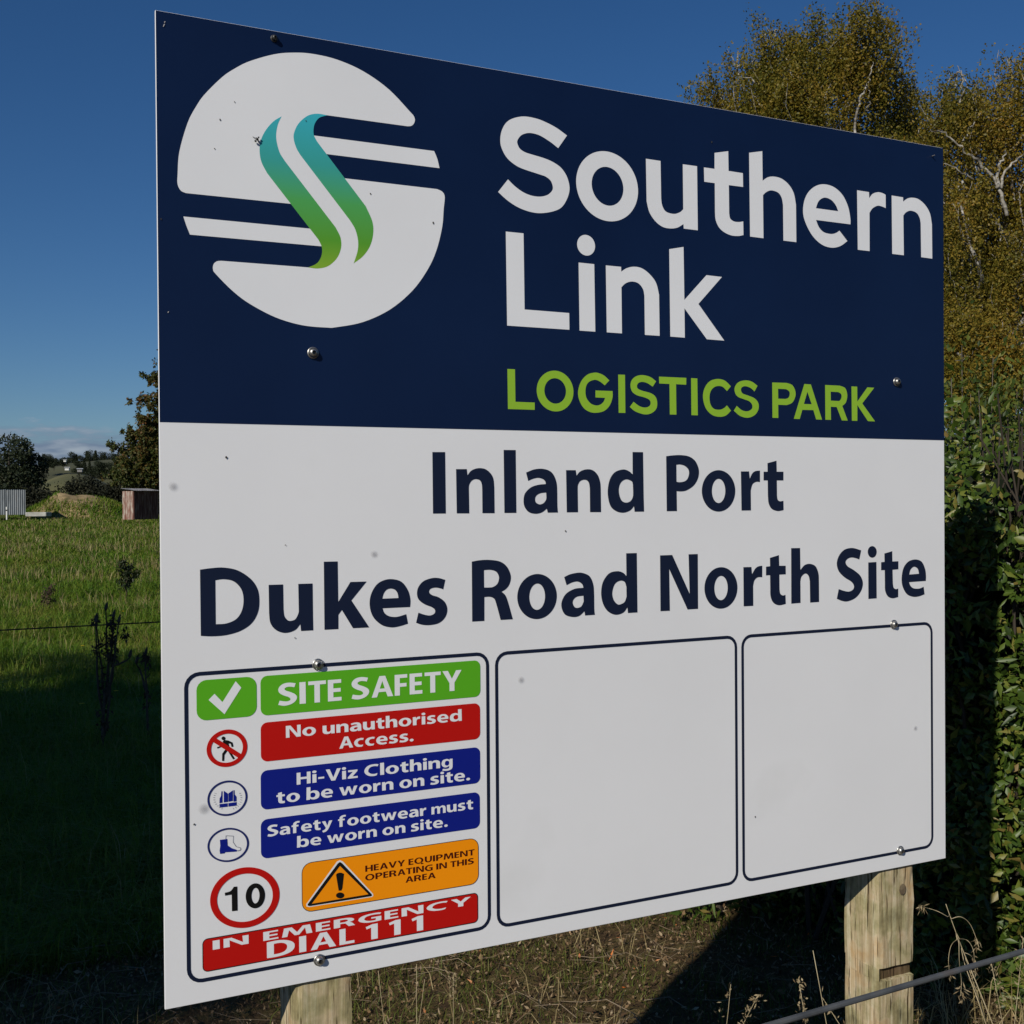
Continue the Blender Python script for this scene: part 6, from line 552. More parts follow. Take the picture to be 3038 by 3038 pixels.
# ================================================================ TREES
def branch(q, a, b_, r0, r1, wob=.12, n=7, droop=0):
    P = []; L = (b_ - a).length; rad = []
    for i in range(n):
        u = i / (n - 1); p = a.lerp(b_, u)
        if 0 < i < n - 1: p = p + Vector((random.gauss(0, wob), random.gauss(0, wob), random.gauss(0, wob))) * L * .06
        p.z -= droop * u * u * L; P.append(p); rad.append(r0 + (r1 - r0) * u)
    q.tube(P, rad, 6); return P
def birch(name, base, fork_h, lobes, label, leafmat, bark, leaf=(.05, .085), strands=900, per=30, hang=(.35, 1.1), group=None, trunk_r=.16, cat='tree', limbs=()):
    """white-barked tree: limbs rise into each lobe of the crown, twigs hang from them with small leaves"""
    root = empty(name, base, label, cat, group); q = MB(); pts = []
    top = Vector((0, 0, fork_h)); branch(q, Vector((0, 0, -.2)), top, trunk_r, trunk_r * .7, .1, 8)
    tot = sum(l[1].x * l[1].y * l[1].z for l in lobes)
    for (c, r) in lobes:
        c = c - base
        s = top.lerp(Vector((0, 0, fork_h * .6)), random.random())
        P = branch(q, s, c + Vector((0, 0, r.z * .55)), trunk_r * .42, .016, .55, 11)
        ns = max(20, int(strands * r.x * r.y * r.z / tot)); tw = []
        for k in range(max(7, ns // 30)):
            dv = Vector((random.gauss(0, 1), random.gauss(0, 1), random.gauss(.3, .8))).normalized()
            e = c + Vector((dv.x * r.x, dv.y * r.y, dv.z * r.z)) * random.uniform(.65, 1.0)
            tp = branch(q, random.choice(P[5:]), e, .016, .003, .7, 7); tw += tp[2:]
        for k in range(ns):
            if random.random() < .80: p = random.choice(tw) + Vector((random.gauss(0, .12), random.gauss(0, .12), random.gauss(0, .1)))
            else:
                dv = Vector((random.gauss(0, 1), random.gauss(0, 1), random.gauss(0, 1))).normalized() * random.random() ** .45
                p = c + Vector((dv.x * r.x, dv.y * r.y, dv.z * r.z))
            L = random.uniform(*hang); sw = Vector((random.gauss(0, .22), random.gauss(0, .22), 0))
            for j in range(per):
                u = random.random(); pts.append(p + sw * u * L + Vector((random.gauss(0, .03 + .04 * (1 - u)), random.gauss(0, .03 + .04 * (1 - u)), -u * L + .12 * random.random())))
    for path, dd, r0 in limbs:
        LP = [at(x, y, dd + .5) - base for x, y in path]; LQ = []
        for i in range(len(LP) - 1):
            p0, p1, p2, p3 = LP[max(i - 1, 0)], LP[i], LP[i + 1], LP[min(i + 2, len(LP) - 1)]
            for j in range(5):
                u = j / 5; LQ.append(.5 * (2 * p1 + (p2 - p0) * u + (2 * p0 - 5 * p1 + 4 * p2 - p3) * u * u + (3 * p1 - p0 - 3 * p2 + p3) * u ** 3) + Vector((random.gauss(0, .012), random.gauss(0, .02), random.gauss(0, .012))))
        LQ.append(LP[-1]); q.tube(LQ, list(np.linspace(r0 * .55, r0 * .16, len(LQ))), 7)
    pts = np.array(pts)
    leaves_obj('crown', pts, rng.uniform(leaf[0], leaf[1], len(pts)), rng.uniform(leaf[0] * .6, leaf[1] * .6, len(pts)), leafmat, root, droop=.6, fold=False)
    q.build('trunk', bark, root, smooth=True)
    return root
BIRCH = leaf_mat('birch_leaf', [(0, (.055, .065, .010)), (.3, (.105, .105, .014)), (.55, (.175, .145, .018)), (.8, (.27, .185, .022)), (1, (.21, .11, .02))], rough=.5, trans=.35, spec=.25, patch=.5)
BIRCH2 = leaf_mat('birch_leaf_gold', [(0, (.06, .075, .011)), (.35, (.14, .125, .017)), (.7, (.27, .19, .025)), (1, (.33, .17, .026))], rough=.5, trans=.35, spec=.25, patch=.5)
BBARK = noise_mat('birch_bark', [(.32, (.04, .032, .025)), (.47, (.22, .20, .165)), (.7, (.50, .47, .42))], scale=(1, 1, 6), nscale=2.5, rough=.8)
def lobe(px, py, rx, rz, depth, dy=0.0):
    k = depth / FPX; return (at(px, py, depth + dy), Vector((rx * k, rx * k * .9, rz * k)))
D1 = 23.2; b1 = at(2420, 1500, D1); b1.z = gz(b1.x, b1.y)
birch('birch_tree', b1, 4.6, [lobe(2110, 262, 75, 60, D1, -.8), lobe(2190, 190, 70, 70, D1, .5), lobe(2230, 270, 80, 70, D1, -.8), lobe(2300, 150, 100, 110, D1, -.5), lobe(2340, 250, 90, 70, D1, -1.2), lobe(2440, 150, 130, 120, D1, .6), lobe(2560, 120, 130, 125, D1, -.4), lobe(2650, 230, 75, 130, D1, .5),
   lobe(2210, 330, 120, 70, D1, 0), lobe(2370, 310, 120, 70, D1, -1), lobe(2640, 400, 130, 70, D1, 1.2), lobe(2480, 480, 300, 90, D1, 1), lobe(2700, 330, 70, 110, D1, 1.5), lobe(2740, 440, 80, 90, D1, 2)],
   'tall birch with broad golden olive crown above the top edge of the board', BIRCH, BBARK, strands=4300, per=40, leaf=(.042, .078), limbs=[([(2530, 420), (2548, 307), (2568, 262), (2579, 230), (2590, 184)], D1 - 1.3, .05), ([(2572, 330), (2580, 290), (2575, 250)], D1 - 1.2, .03), ([(2470, 400), (2425, 315), (2390, 260), (2340, 190), (2310, 140)], D1 - 1.2, .045), ([(2430, 380), (2400, 290), (2360, 215)], D1 - 1.1, .03), ([(2270, 330), (2240, 290), (2228, 280)], D1 - 1.4, .04)])
D2 = 18.5; b2 = at(2990, 1500, D2); b2.z = gz(b2.x, b2.y)
birch('birch_tree', b2, 2.6, [lobe(2840, 255, 85, 75, D2, .3), lobe(2900, 330, 110, 80, D2, -.4), lobe(2990, 220, 75, 80, D2, .2), lobe(3060, 260, 90, 110, D2, -.3), lobe(2790, 360, 90, 70, D2, .6), lobe(2960, 365, 120, 40, D2, .5),
   lobe(2840, 560, 110, 60, D2, -.3), lobe(2990, 590, 120, 80, D2, .4), lobe(2860, 720, 110, 80, D2, .3), lobe(3010, 770, 110, 90, D2, -.3), lobe(2880, 890, 120, 90, D2, -.5), lobe(3030, 940, 110, 90, D2, .3), lobe(2760, 700, 120, 160, D2, 1), lobe(2790, 450, 60, 60, D2, .9), lobe(2850, 640, 70, 60, D2, -1), lobe(2860, 980, 110, 80, D2, -1.2), lobe(2990, 1040, 130, 80, D2, -1.2), lobe(2840, 1090, 100, 70, D2, -1.5)],
   'golden birch with bare white limbs right of the board', BIRCH2, BBARK, strands=3900, per=38, leaf=(.034, .066), trunk_r=.17, limbs=[([(2985, 640), (2960, 560), (2925, 499), (2880, 462), (2848, 438), (2802, 395), (2760, 385)], D2 - 1.2, .055), ([(2960, 560), (2963, 499), (2975, 470), (2984, 445)], D2 - 1.25, .05), ([(2970, 560), (2985, 505), (3032, 461), (3070, 420)], D2 - 1.2, .045), ([(2850, 440), (2870, 390), (2900, 345), (2922, 310)], D2 - 1.1, .03), ([(2850, 310), (2856, 240), (2840, 195)], D2 - 1.0, .028), ([(2885, 530), (2835, 500), (2800, 485)], D2 - 1.3, .032)])
D3 = 27.; b3 = at(2960, 1500, D3); b3.z = gz(b3.x, b3.y)
GRNT = leaf_mat('green_tree_leaf', [(0, (.035, .055, .010)), (.5, (.08, .095, .016)), (1, (.16, .14, .024))], rough=.5, trans=.3, patch=.6)
birch('broadleaf_tree', b3, 2.2, [lobe(2840, 860, 140, 130, D3), lobe(3000, 820, 150, 130, D3, 1), lobe(2900, 1060, 160, 120, D3, -1), lobe(3060, 1060, 140, 130, D3), lobe(2880, 1250, 200, 150, D3, 1), lobe(2720, 1000, 160, 250, D3, 1)],
   'dark green tree filling the gap behind the golden birch', GRNT, BARKG, strands=1300, per=24, leaf=(.08, .13), hang=(.2, .7))
# rusty autumn tree in the paddock
D4 = 75.; b4 = at(560, 1500, D4); b4.z = gz(b4.x, b4.y)
AUT = leaf_mat('autumn_leaf', [(0, (.028, .048, .010)), (.45, (.055, .068, .012)), (.72, (.10, .065, .014)), (1, (.16, .06, .018))], rough=.6, trans=.2, patch=.25)
DBARK = mat('dark_bark', (.045, .035, .028), .9)
birch('autumn_tree', b4, 2.0, [lobe(470, 1120, 60, 40, D4), lobe(430, 1190, 45, 30, D4, -1), lobe(520, 1060, 70, 60, D4, 1), lobe(455, 1270, 80, 60, D4, -1), lobe(400, 1280, 55, 25, D4), lobe(385, 1345, 62, 28, D4, .6), lobe(440, 1370, 90, 60, D4, -1), lobe(400, 1405, 80, 38, D4), lobe(355, 1378, 42, 32, D4, -.5), lobe(350, 1412, 44, 24, D4), lobe(430, 1300, 70, 50, D4), lobe(345, 1325, 30, 14, D4), lobe(470, 1340, 80, 70, D4), lobe(560, 1180, 110, 100, D4),
   lobe(660, 1200, 110, 110, D4, 1), lobe(560, 1350, 140, 90, D4), lobe(690, 1380, 120, 80, D4, -1), lobe(480, 1420, 120, 36, D4)],
   'dark autumn tree with rusty leaves behind the red shed', AUT, DBARK, strands=5600, per=20, leaf=(.15, .27), hang=(.15, .45), trunk_r=.22)
# far evergreen trees: three kinds, copied
EVG = leaf_mat('evergreen_leaf', [(0, (.010, .017, .009)), (.6, (.020, .030, .012)), (1, (.04, .048, .018))], rough=.7, trans=.1)
def far_tree(kind, H, W, n, leafsize):
    q = MB(); q.tube([(0, 0, -.5), (0, 0, H * .5), (0, 0, H * .93)], [H * .022, H * .014, .03], 6)
    P = []
    if kind == 'dome':
        cl = [(Vector((random.gauss(0, .22) * W, random.gauss(0, .22) * W, H * random.uniform(.28, .82))), random.uniform(.14, .27) * W) for _ in range(22)]
        for k in range(n):
            c, r = random.choice(cl); dv = Vector((random.gauss(0, 1), random.gauss(0, 1), random.gauss(0, 1))).normalized() * random.uniform(.55, 1.05)
            P.append(c + dv * r)
    else:
        for k in range(n):
            u = random.random() ** .8; ly = .5 + .5 * math.sin(u * 34); rad = W * .5 * (1 - u) ** .8 * (.55 + .55 * ly) + .05 * W
            a = random.uniform(0, 6.283); r1 = rad * random.uniform(.45, 1.05); P.append(Vector((math.cos(a) * r1, math.sin(a) * r1, H * (.10 + .90 * u) - r1 * .12)))
    V, F = leaf_quads(np.array(P), rng.uniform(leafsize * .6, leafsize, len(P)), rng.uniform(leafsize * .35, leafsize * .6, len(P)), fold=False)
    return np_mesh('crown', V, F), q
def kind_dome(me): return any(me is p[0] for p in DOME)
def place_far(name, protos, px, py_base, depth, hpx, label, group=None, wide=1.0, zfix=None):
    me, tr, H = random.choice(protos) if isinstance(protos, list) else protos
    b0 = at(px, py_base, depth)
    if zfix is not None: b0.z = zfix
    root = empty(name, b0, label, 'tree', group); s = hpx * depth / FPX / H * (1.3 if kind_dome(me) and depth < 200 else 1.15 if kind_dome(me) else 1.0); root.scale = (s * wide, s * wide, s); root.rotation_euler = (0, 0, random.uniform(0, 6.28))
    link('crown', me, EVG, root); link('trunk', tr, DBARK, root)
    return root
def proto(kind, H, W, n, ls):
    me, q = far_tree(kind, H, W, n, ls); tm = bpy.data.meshes.new('trunk'); tm.from_pydata(q.v, [], q.f); tm.update(); return (me, tm, H)
DOME = [proto('dome', 10, 7, 5200, .5), proto('dome', 10, 5.5, 4600, .45)]; CONE = [proto('cone', 10, 4.2, 2600, .55), proto('cone', 10, 3.2, 2200, .5)]
def gbase(px, depth): p = at(px, 1500, depth); return float(gz(p.x, p.y))
place_far('evergreen_tree', DOME[0], 28, 1500, 120., 190, 'large dark domed evergreen beyond the grey shed', None, 1.0, gbase(28, 120))
place_far('evergreen_tree', DOME[1], 99, 1500, 122., 160, 'narrower dark evergreen right of the large domed one', None, .6, gbase(99, 122))
place_far('evergreen_tree', DOME[1], -90, 1500, 125., 200, 'dark evergreen left of the large domed one', None, 1.1, gbase(-90, 125))

# ================================================================ HILLS
HILL = noise_mat('hill_grass', [(.35, (.035, .04, .018)), (.55, (.075, .075, .028)), (.75, (.10, .09, .04))], nscale=.02, detail=10, rough=.95)
def hill(name, cpx, depth, halfw, height, thick, m, seed, bump=1.0):
    c = at(cpx, 1500, depth); f = Vector((c.x - CAM.x, c.y - CAM.y, 0)).normalized(); s = Vector((f.y, -f.x, 0))
    nu, nv = 60, 24; V = []
    for i in range(nu + 1):
        for j in range(nv + 1):
            u = i / nu * 2 - 1; v = j / nv * 2 - 1
            e = max(0, 1 - u * u) ** 1.2 * max(0, 1 - v * v)
            z = height * e * (1 + bump * (.22 * math.sin(u * 7 + seed) * (1 - abs(u)) + .1 * math.sin(u * 17 + seed * 2))) - .5
            p = Vector((c.x, c.y, 0)) + s * (u * halfw) + f * (v * thick); V.append((p.x, p.y, z + .7))
    F = [(i * (nv + 1) + j, (i + 1) * (nv + 1) + j, (i + 1) * (nv + 1) + j + 1, i * (nv + 1) + j + 1) for i in range(nu) for j in range(nv)]
    me = np_mesh(name, V, F); me.polygons.foreach_set('use_smooth', [True] * len(me.polygons)); o = link(name, me, m); tag(o, kind='structure'); return o
hill('hill', 230, 640, 330, 25, 150, HILL, 0.0, .5)
HILL2 = noise_mat('knoll_grass', [(.35, (.06, .065, .022)), (.6, (.11, .105, .035)), (.8, (.14, .12, .05))], nscale=.05, detail=10, rough=.95)
hill('knoll', 222, 360, 19, 11.4, 70, HILL2, 0.0, .0)
RT = ['tall dark conifer on the far ridge', 'rounded dark tree on the far ridge']
for i, (px, pb_, hp, kd, wd) in enumerate([(118, 1385, 44, 0, 1), (135, 1388, 50, 1, 1.1), (152, 1386, 40, 1, 1), (166, 1384, 34, 0, 1.2), (178, 1386, 26, 1, 1.2), (200, 1380, 32, 1, 1.2), (215, 1382, 46, 1, 1), (228, 1384, 44, 0, 1), (242, 1386, 40, 1, 1), (258, 1388, 58, 0, 1.1), (270, 1388, 56, 1, .8), (284, 1388, 60, 0, 1.2), (298, 1390, 54, 1, .9), (312, 1390, 52, 0, 1.1), (328, 1390, 50, 1, 1.0), (345, 1390, 48, 0, 1.1), (235, 1420, 38, 1, 1.3), (255, 1428, 42, 1, 1.3), (275, 1432, 44, 1, 1.3), (300, 1440, 44, 1, 1.3), (325, 1440, 46, 1, 1.3), (126, 1388, 36, 1, 1.3), (144, 1390, 34, 1, 1.4), (160, 1392, 30, 1, 1.5), (190, 1386, 30, 1, 1.4), (236, 1398, 34, 1, 1.3), (250, 1402, 40, 0, 1.3), (266, 1408, 42, 0, 1.3), (290, 1412, 44, 1, 1.4), (310, 1416, 44, 0, 1.3), (332, 1418, 46, 1, 1.3), (244, 1420, 30, 1, 1.4), (282, 1434, 36, 1, 1.3)]):
    place_far('conifer_tree' if kd == 0 else 'ridge_tree', (CONE if kd == 0 else DOME)[i % 2], px, pb_ + (9 if i < 16 else 3), 632. if i < 16 else 550., hp, RT[0] if kd == 0 else RT[1], 'trees along the far ridge', wd)
# farm buildings on the knoll
def gabled(name, px, py, depth, wpx, hpx, wallm, roofm, label, deep=4.0):
    p = at(px, py, depth); k = depth / FPX; W = wpx * k; Hh = hpx * k; root = empty(name, p, label, 'house'); root.rotation_euler = (0, 0, EUL[2] + .3)
    q = MB(); q.box(-W / 2, W / 2, 0, deep, -.45, Hh * .62); wl = q.build('wall', wallm, root)
    q = MB(); e = .25; z0 = Hh * .625
    q.add([(-W / 2 - e, -e, z0), (W / 2 + e, -e, z0), (W / 2 + e, deep + e, z0), (-W / 2 - e, deep + e, z0), (-W / 2 - e, deep / 2, Hh * 1.05), (W / 2 + e, deep / 2, Hh * 1.05)], [(0, 1, 5, 4), (2, 3, 4, 5), (0, 4, 3), (1, 2, 5), (0, 3, 2, 1)])
    q.build('roof', roofm, root)
    for s in (-.25, .2):
        q = MB(); q.box(W * s - W * .06, W * s + W * .06, -.03, .04, Hh * .2, Hh * .45); q.build('window', mat('far_window', (.03, .035, .04), .2), root)
WP = mat('white_paint', (.75, .74, .70), .6)
gabled('farmhouse', 198, 1391, 345, 11, 6, WP, mat('pale_roof', (.55, .54, .5), .5), 'small white farmhouse on the distant knoll')
gabled('farmhouse', 236, 1396, 345, 13, 7, mat('grey_wall', (.25, .24, .23), .7), mat('dark_roof', (.5, .5, .5), .5), 'low grey farmhouse right of the white one on the knoll')
gabled('farmhouse', 192, 1367, 500, 7, 4, WP, WP, 'tiny pale building high on the distant ridge')
# far dark shelter hedge across the paddock
FH = leaf_mat('far_hedge_leaf', [(0, (.010, .013, .006)), (.7, (.018, .02, .009)), (1, (.03, .028, .012))], rough=.8, trans=.1)
h0 = at(60, 1500, 104); h1 = at(1150, 1500, 104); n = 42000; u = rng.uniform(0, 1, n); P = np.array(h0)[None] * (1 - u[:, None]) + np.array(h1)[None] * u[:, None]
P[:, 0] += rng.normal(0, .6, n); P[:, 1] += rng.normal(0, .6, n); zt = 2.1 + .5 * np.sin(u * 45) + .3 * np.sin(u * 111) + .9 * (u > .13)
mid = (h0 + h1) / 2; mid.z = float(gz(mid.x, mid.y))
P[:, 2] = mid.z + zt * rng.uniform(0, 1, n) ** .8; fh = empty('hedge', mid, 'long dark shelter hedge across the back of the paddock', 'hedge')
leaves_obj('foliage', P - np.array(mid), rng.uniform(.16, .34, n), rng.uniform(.1, .22, n), FH, fh, fold=False)
q = MB()
for k in range(100):
    p = h0.lerp(h1, random.random()) - mid; q.tube([(p.x, p.y, -.2), (p.x + .1, p.y, 1.5)], .05, 5)
q.build('stems', DBARK, fh)

# ================================================================ SHEDS, MOUND
TIN = noise_mat('grey_tin', [(.35, (.13, .145, .16)), (.6, (.22, .24, .26)), (.75, (.17, .13, .10))], scale=(3, 3, .5), nscale=1.5, rough=.5)
RUST = noise_mat('red_boards', [(.3, (.05, .018, .012)), (.5, (.12, .042, .028)), (.66, (.24, .15, .11))], scale=(7, 7, .9), nscale=1.3, detail=9, rough=.85)
PEEL = noise_mat('peeling_paint', [(.35, (.20, .075, .05)), (.5, (.29, .19, .15)), (.65, (.42, .36, .30))], scale=(5, 5, 1.4), nscale=1.6, detail=9, rough=.85)
ROOF = noise_mat('tin_roof', [(.35, (.10, .10, .11)), (.65, (.26, .26, .27))], nscale=4, rough=.55)
def corrugated(q, x0, x1, y0, y1, z0a, z0b, n, amp):
    """sheet from (x0..x1) across y0..y1, waves run along y"""
    V = []; m = n * 4
    for i in range(m + 1):
        u = i / m; x = x0 + (x1 - x0) * u; dz = amp * math.sin(u * n * 6.2832)
        V += [(x, y0, z0a + dz), (x, y1, z0b + dz)]
    q.add(V, [(2 * i, 2 * i + 2, 2 * i + 3, 2 * i + 1) for i in range(m)])
# red shed: front-left face narrow and pale, right face dark boards
Dr = 70.; k = Dr / FPX; pr0 = at(398, 1527, Dr); 
shed = empty('garden_shed', pr0, 'small red timber shed with peeling paint under the autumn tree', 'shed'); shed.rotation_euler = (0, 0, EUL[2] + R(64))
Wd, Dp, Hs = 62 * k / math.cos(R(52)), 33 * k / math.sin(R(52)), 78 * k
Hs2 = Hs * .93
q = MB()
for i in range(9):
    a = Wd * i / 9; q.box(a + .008, a + Wd / 9 - .008, random.uniform(-.01, .01), .05, -.3 + random.uniform(0, .04), Hs2 - .06)
q.box(.02, Wd - .02, .05, .07, -.3, Hs2 - .05); q.build('board_wall', RUST, shed)
q = MB()
for i in range(4):
    a = Dp * i / 4; q.box(-.02 + random.uniform(-.01, .01), .0, .07 + a + .01, .07 + a + Dp / 4 - .01, -.3, Hs2 - .06)
q.box(0.0, .03, .07, Dp, -.3, Hs2 - .05); q.box(Wd - .05, Wd - .02, .08, Dp, -.3, Hs2 - .05); q.box(.03, Wd - .05, Dp - .03, Dp, -.3, Hs2 - .05); q.build('end_wall', PEEL, shed)
q = MB(); corrugated(q, -.12, Wd + .12, -.18, Dp + .1, Hs2 - .02, Hs2 + .12, 14, .02); q.build('roof', ROOF, shed)
# grey tin shed at far left
Dg = 80.; k = Dg / FPX; pg0 = at(76, 1514, Dg)
shed2 = empty('farm_shed', pg0, 'low grey tin shed at the left edge of the paddock', 'shed'); shed2.rotation_euler = (0, 0, EUL[2] + R(24))
q = MB(); Wg, Hg = 5.2, 62 * k; V = []; m = 160
for i in range(m + 1):
    a = -Wg * i / m; V += [(a, .02 * math.sin(i * 1.57), -.3), (a, .02 * math.sin(i * 1.57), Hg + .11 * -a * .2)]
q.add(V, [(2 * i, 2 * i + 1, 2 * i + 3, 2 * i + 2) for i in range(m)]); q.box(-.04, 0, .03, 3, -.3, Hg - .05); q.box(-Wg, -.04, 2.96, 3, -.3, Hg - .05); q.build('tin_wall', TIN, shed2)
q = MB(); corrugated(q, -Wg - .1, .12, -.15, 3.1, Hg + .12, Hg - .0, 30, .02); rf = q.build('roof', noise_mat('tin_roof_pale', [(.35, (.25, .26, .28)), (.65, (.5, .5, .5))], nscale=4, rough=.5), shed2)
for a in (-1.4, -3.0): 
    q = MB(); q.box(a, a + .05, -.05, -.025, -.3, Hg); q.build('batten', TIN, shed2)
# slab and marker post
p = at(106, 1527, 74.); k = 74 / FPX; q = MB(); q.box(-31 * k, 31 * k, 0, .9, -.12, .16); sl = q.build('concrete_slab', noise_mat('concrete', [(.35, (.28, .27, .24)), (.65, (.45, .44, .40))], nscale=3, rough=.9)); sl.location = p; sl.rotation_euler = (0, 0, EUL[2])
bv = sl.modifiers.new('bevel', 'BEVEL'); bv.width = .03; tag(sl, 'pale concrete slab lying in the grass by the grey shed', 'slab')
p = at(20, 1528, 72.); mk = empty('marker_post', p, 'thin white marker post in the grass before the grey shed', 'post'); q = MB(); q.tube([(0, 0, -.3), (0, 0, .52)], .045, 8); q.build('shaft', WP, mk); q = MB(); q.tube([(0, 0, .26), (0, 0, .34)], .05, 8); q.build('band', BLK, mk)
# mound of soil and rough grass
MND = noise_mat('mound_soil', [(.35, (.07, .065, .02)), (.48, (.20, .145, .065)), (.68, (.34, .25, .13))], nscale=1.4, detail=9, rough=.95, bump=.8, bscale=3, dist=.1)
cm = at(235, 1520, 88.); cm.z = float(gz(cm.x, cm.y)); V = []; nu = 44
for i in range(nu + 1):
    for j in range(nu + 1):
        a = (i / nu * 2 - 1); c = (j / nu * 2 - 1); e = max(0, 1 - a * a) * max(0, 1 - c * c)
        z = 1.75 * e ** .8 + .45 * math.exp(-((a + .35) ** 2 + c * c) / .05) + .12 * math.sin(a * 9) * math.sin(c * 7 + 1) * e + random.gauss(0, .03) * (e > .02) - .04
        V.append((a * 4.2, c * 3.2, z))
F = [(i * (nu + 1) + j, (i + 1) * (nu + 1) + j, (i + 1) * (nu + 1) + j + 1, i * (nu + 1) + j + 1) for i in range(nu) for j in range(nu)]
mo = link('mound', np_mesh('mound', V, F), MND); mo.location = cm; mo.rotation_euler = (0, 0, EUL[2]); tag(mo, kind='structure')
n = 9000; a = rng.uniform(-1, 1, n); c = rng.uniform(-1, 1, n); e = np.clip(1 - a * a, 0, 1) * np.clip(1 - c * c, 0, 1)
keep = (rng.uniform(size=n) < (.95 - 1.3 * np.exp(-((a + .0) ** 2 + (c + .15) ** 2) / .30))); a, c, e = a[keep], c[keep], e[keep]
zz = 1.75 * e ** .8 + .45 * np.exp(-((a + .35) ** 2 + c * c) / .05) - .06
ca, sa = math.cos(EUL[2]), math.sin(EUL[2]); X = cm.x + a * 4.2 * ca - c * 3.2 * sa; Y = cm.y + a * 4.2 * sa + c * 3.2 * ca
V, F = blades(np.stack([X, Y, cm.z + zz], 1), rng.uniform(.12, .4, len(a)), .06, rng.uniform(.1, .6, len(a)))
tag(link('mound_grass', np_mesh('mound_grass', V, F), GRASS), 'rough green grass growing over the soil mound', 'grass', None, 'stuff')

# ================================================================ WEEDS, FLOWERS, STEMS
DEAD = noise_mat('dead_weed', [(.3, (.04, .028, .017)), (.7, (.11, .08, .05))], nscale=30, rough=.9)
DLEAF = leaf_mat('dead_leaf', [(0, (.03, .022, .014)), (1, (.10, .068, .038))], rough=.9, trans=.1)
def weed(px, py, hpx, label, spread=.35, n=7, leaf=260, lm=DLEAF, sm_=DEAD, lsize=(.02, .06), name='thistle'):
    b0 = on_z(px, py, 0); 
    for _ in range(4): b0 = on_z(px, py, float(gz(b0.x, b0.y)))
    dpt = (b0 - CAM).length; H = hpx * dpt / FPX; root = empty(name, b0, label, 'weed'); q = MB(); pts = []
    P = branch(q, Vector((0, 0, -.03)), Vector((random.gauss(0, .04), 0, H)), .011, .004, .5, 9)
    for k in range(n):
        s = random.choice(P[2:7]); a = random.uniform(0, 6.283); l = H * random.uniform(.2, spread)
        e = s + Vector((math.cos(a) * l * .6, math.sin(a) * l * .6, l)); bb = branch(q, s, e, .006, .003, .8, 6); pts += [bb[-1]] * 5 + bb[2:]
        q.tube([e, e + Vector((0, 0, .025)), e + Vector((0, 0, .05))], [.006, .014, .004], 6)
    pts += P[3:]
    pts = np.array([random.choice(pts) + Vector((random.gauss(0, .028), random.gauss(0, .028), random.gauss(0, .03))) for _ in range(leaf)])
    leaves_obj('leaves', pts, rng.uniform(*lsize, len(pts)), rng.uniform(lsize[0] * .4, lsize[1] * .4, len(pts)), lm, root, droop=.6)
    q.build('stem', sm_, root); return root
def thistle(label, root_px, stems, clumps, depth):
    foot = at(*root_px, depth); foot.z = float(gz(foot.x, foot.y)); root = empty('thistle', foot, label, 'weed'); q = MB(); pts = []
    for path in stems:
        P = [at(x, y, depth + random.gauss(0, .04)) - foot for x, y in path]; Q = []
        for a_, b_ in zip(P, P[1:]):
            for u in (0, .33, .66): Q.append(a_.lerp(b_, u) + Vector((random.gauss(0, .006), random.gauss(0, .006), 0)))
        Q.append(P[-1]); q.tube(Q, list(np.linspace(.010, .004, len(Q))), 6)
        e = P[-1]; q.tube([e, e + Vector((0, 0, .015)), e + Vector((0.006, 0, .04)), e + Vector((0.012, 0, .065))], [.005, .013, .010, .002], 6)
    for (x, y, rx, ry, n) in clumps:
        c = at(x, y, depth) - foot; k = depth / FPX
        for _ in range(n): pts.append(c + Vector((random.gauss(0, rx * k * .5), random.gauss(0, .03), random.gauss(0, ry * k * .5))))
    pts = np.array(pts); leaves_obj('leaves', pts, rng.uniform(.022, .06, len(pts)), rng.uniform(.008, .024, len(pts)), DLEAF, root, droop=1.0)
    q.build('stem', DEAD, root)
thistle('tall dead brown thistle standing in the shade left of the board', (305, 2330), [[(305, 2330), (308, 2100), (300, 1980), (286, 1850)], [(308, 2100), (318, 2000), (330, 1900), (336, 1835)], [(310, 2080), (322, 1960), (314, 1812)], [(312, 2090), (340, 1975), (372, 1960), (385, 1952)], [(305, 2180), (290, 1990), (283, 1845)], [(306, 2200), (330, 2010), (352, 1850)]],
   [(333, 1850, 10, 22, 60), (330, 1905, 12, 40, 90), (334, 1950, 14, 18, 60), (282, 1842, 9, 14, 20), (300, 1925, 20, 40, 40), (368, 1880, 10, 24, 30), (312, 2020, 14, 60, 60), (308, 2130, 18, 60, 60)], 8.0)
thistle('short dead thistle close to the left edge of the board', (440, 2180), [[(440, 2180), (436, 2050), (432, 1945)], [(437, 2060), (415, 1990), (405, 1970)]], [(432, 1945, 12, 16, 40), (437, 1965, 10, 20, 20), (436, 2060, 12, 40, 20)], 8.3)
weed(130, 1815, 62, 'dead brown dock stalk in the sunlit grass at left', .4, 6, 220, lsize=(.03, .08), name='dock')
weed(376, 1775, 88, 'leafy dark green weed in the sunlit grass near the board', .45, 12, 700, leaf_mat('weed_leaf', [(0, (.012, .022, .008)), (1, (.035, .05, .014))], trans=.15), DEAD, (.04, .10), 'bushy_weed')
YEL = mat('petal_yellow', (.75, .55, .02), .6); STEMG = mat('flower_stem', (.05, .09, .02), .7)
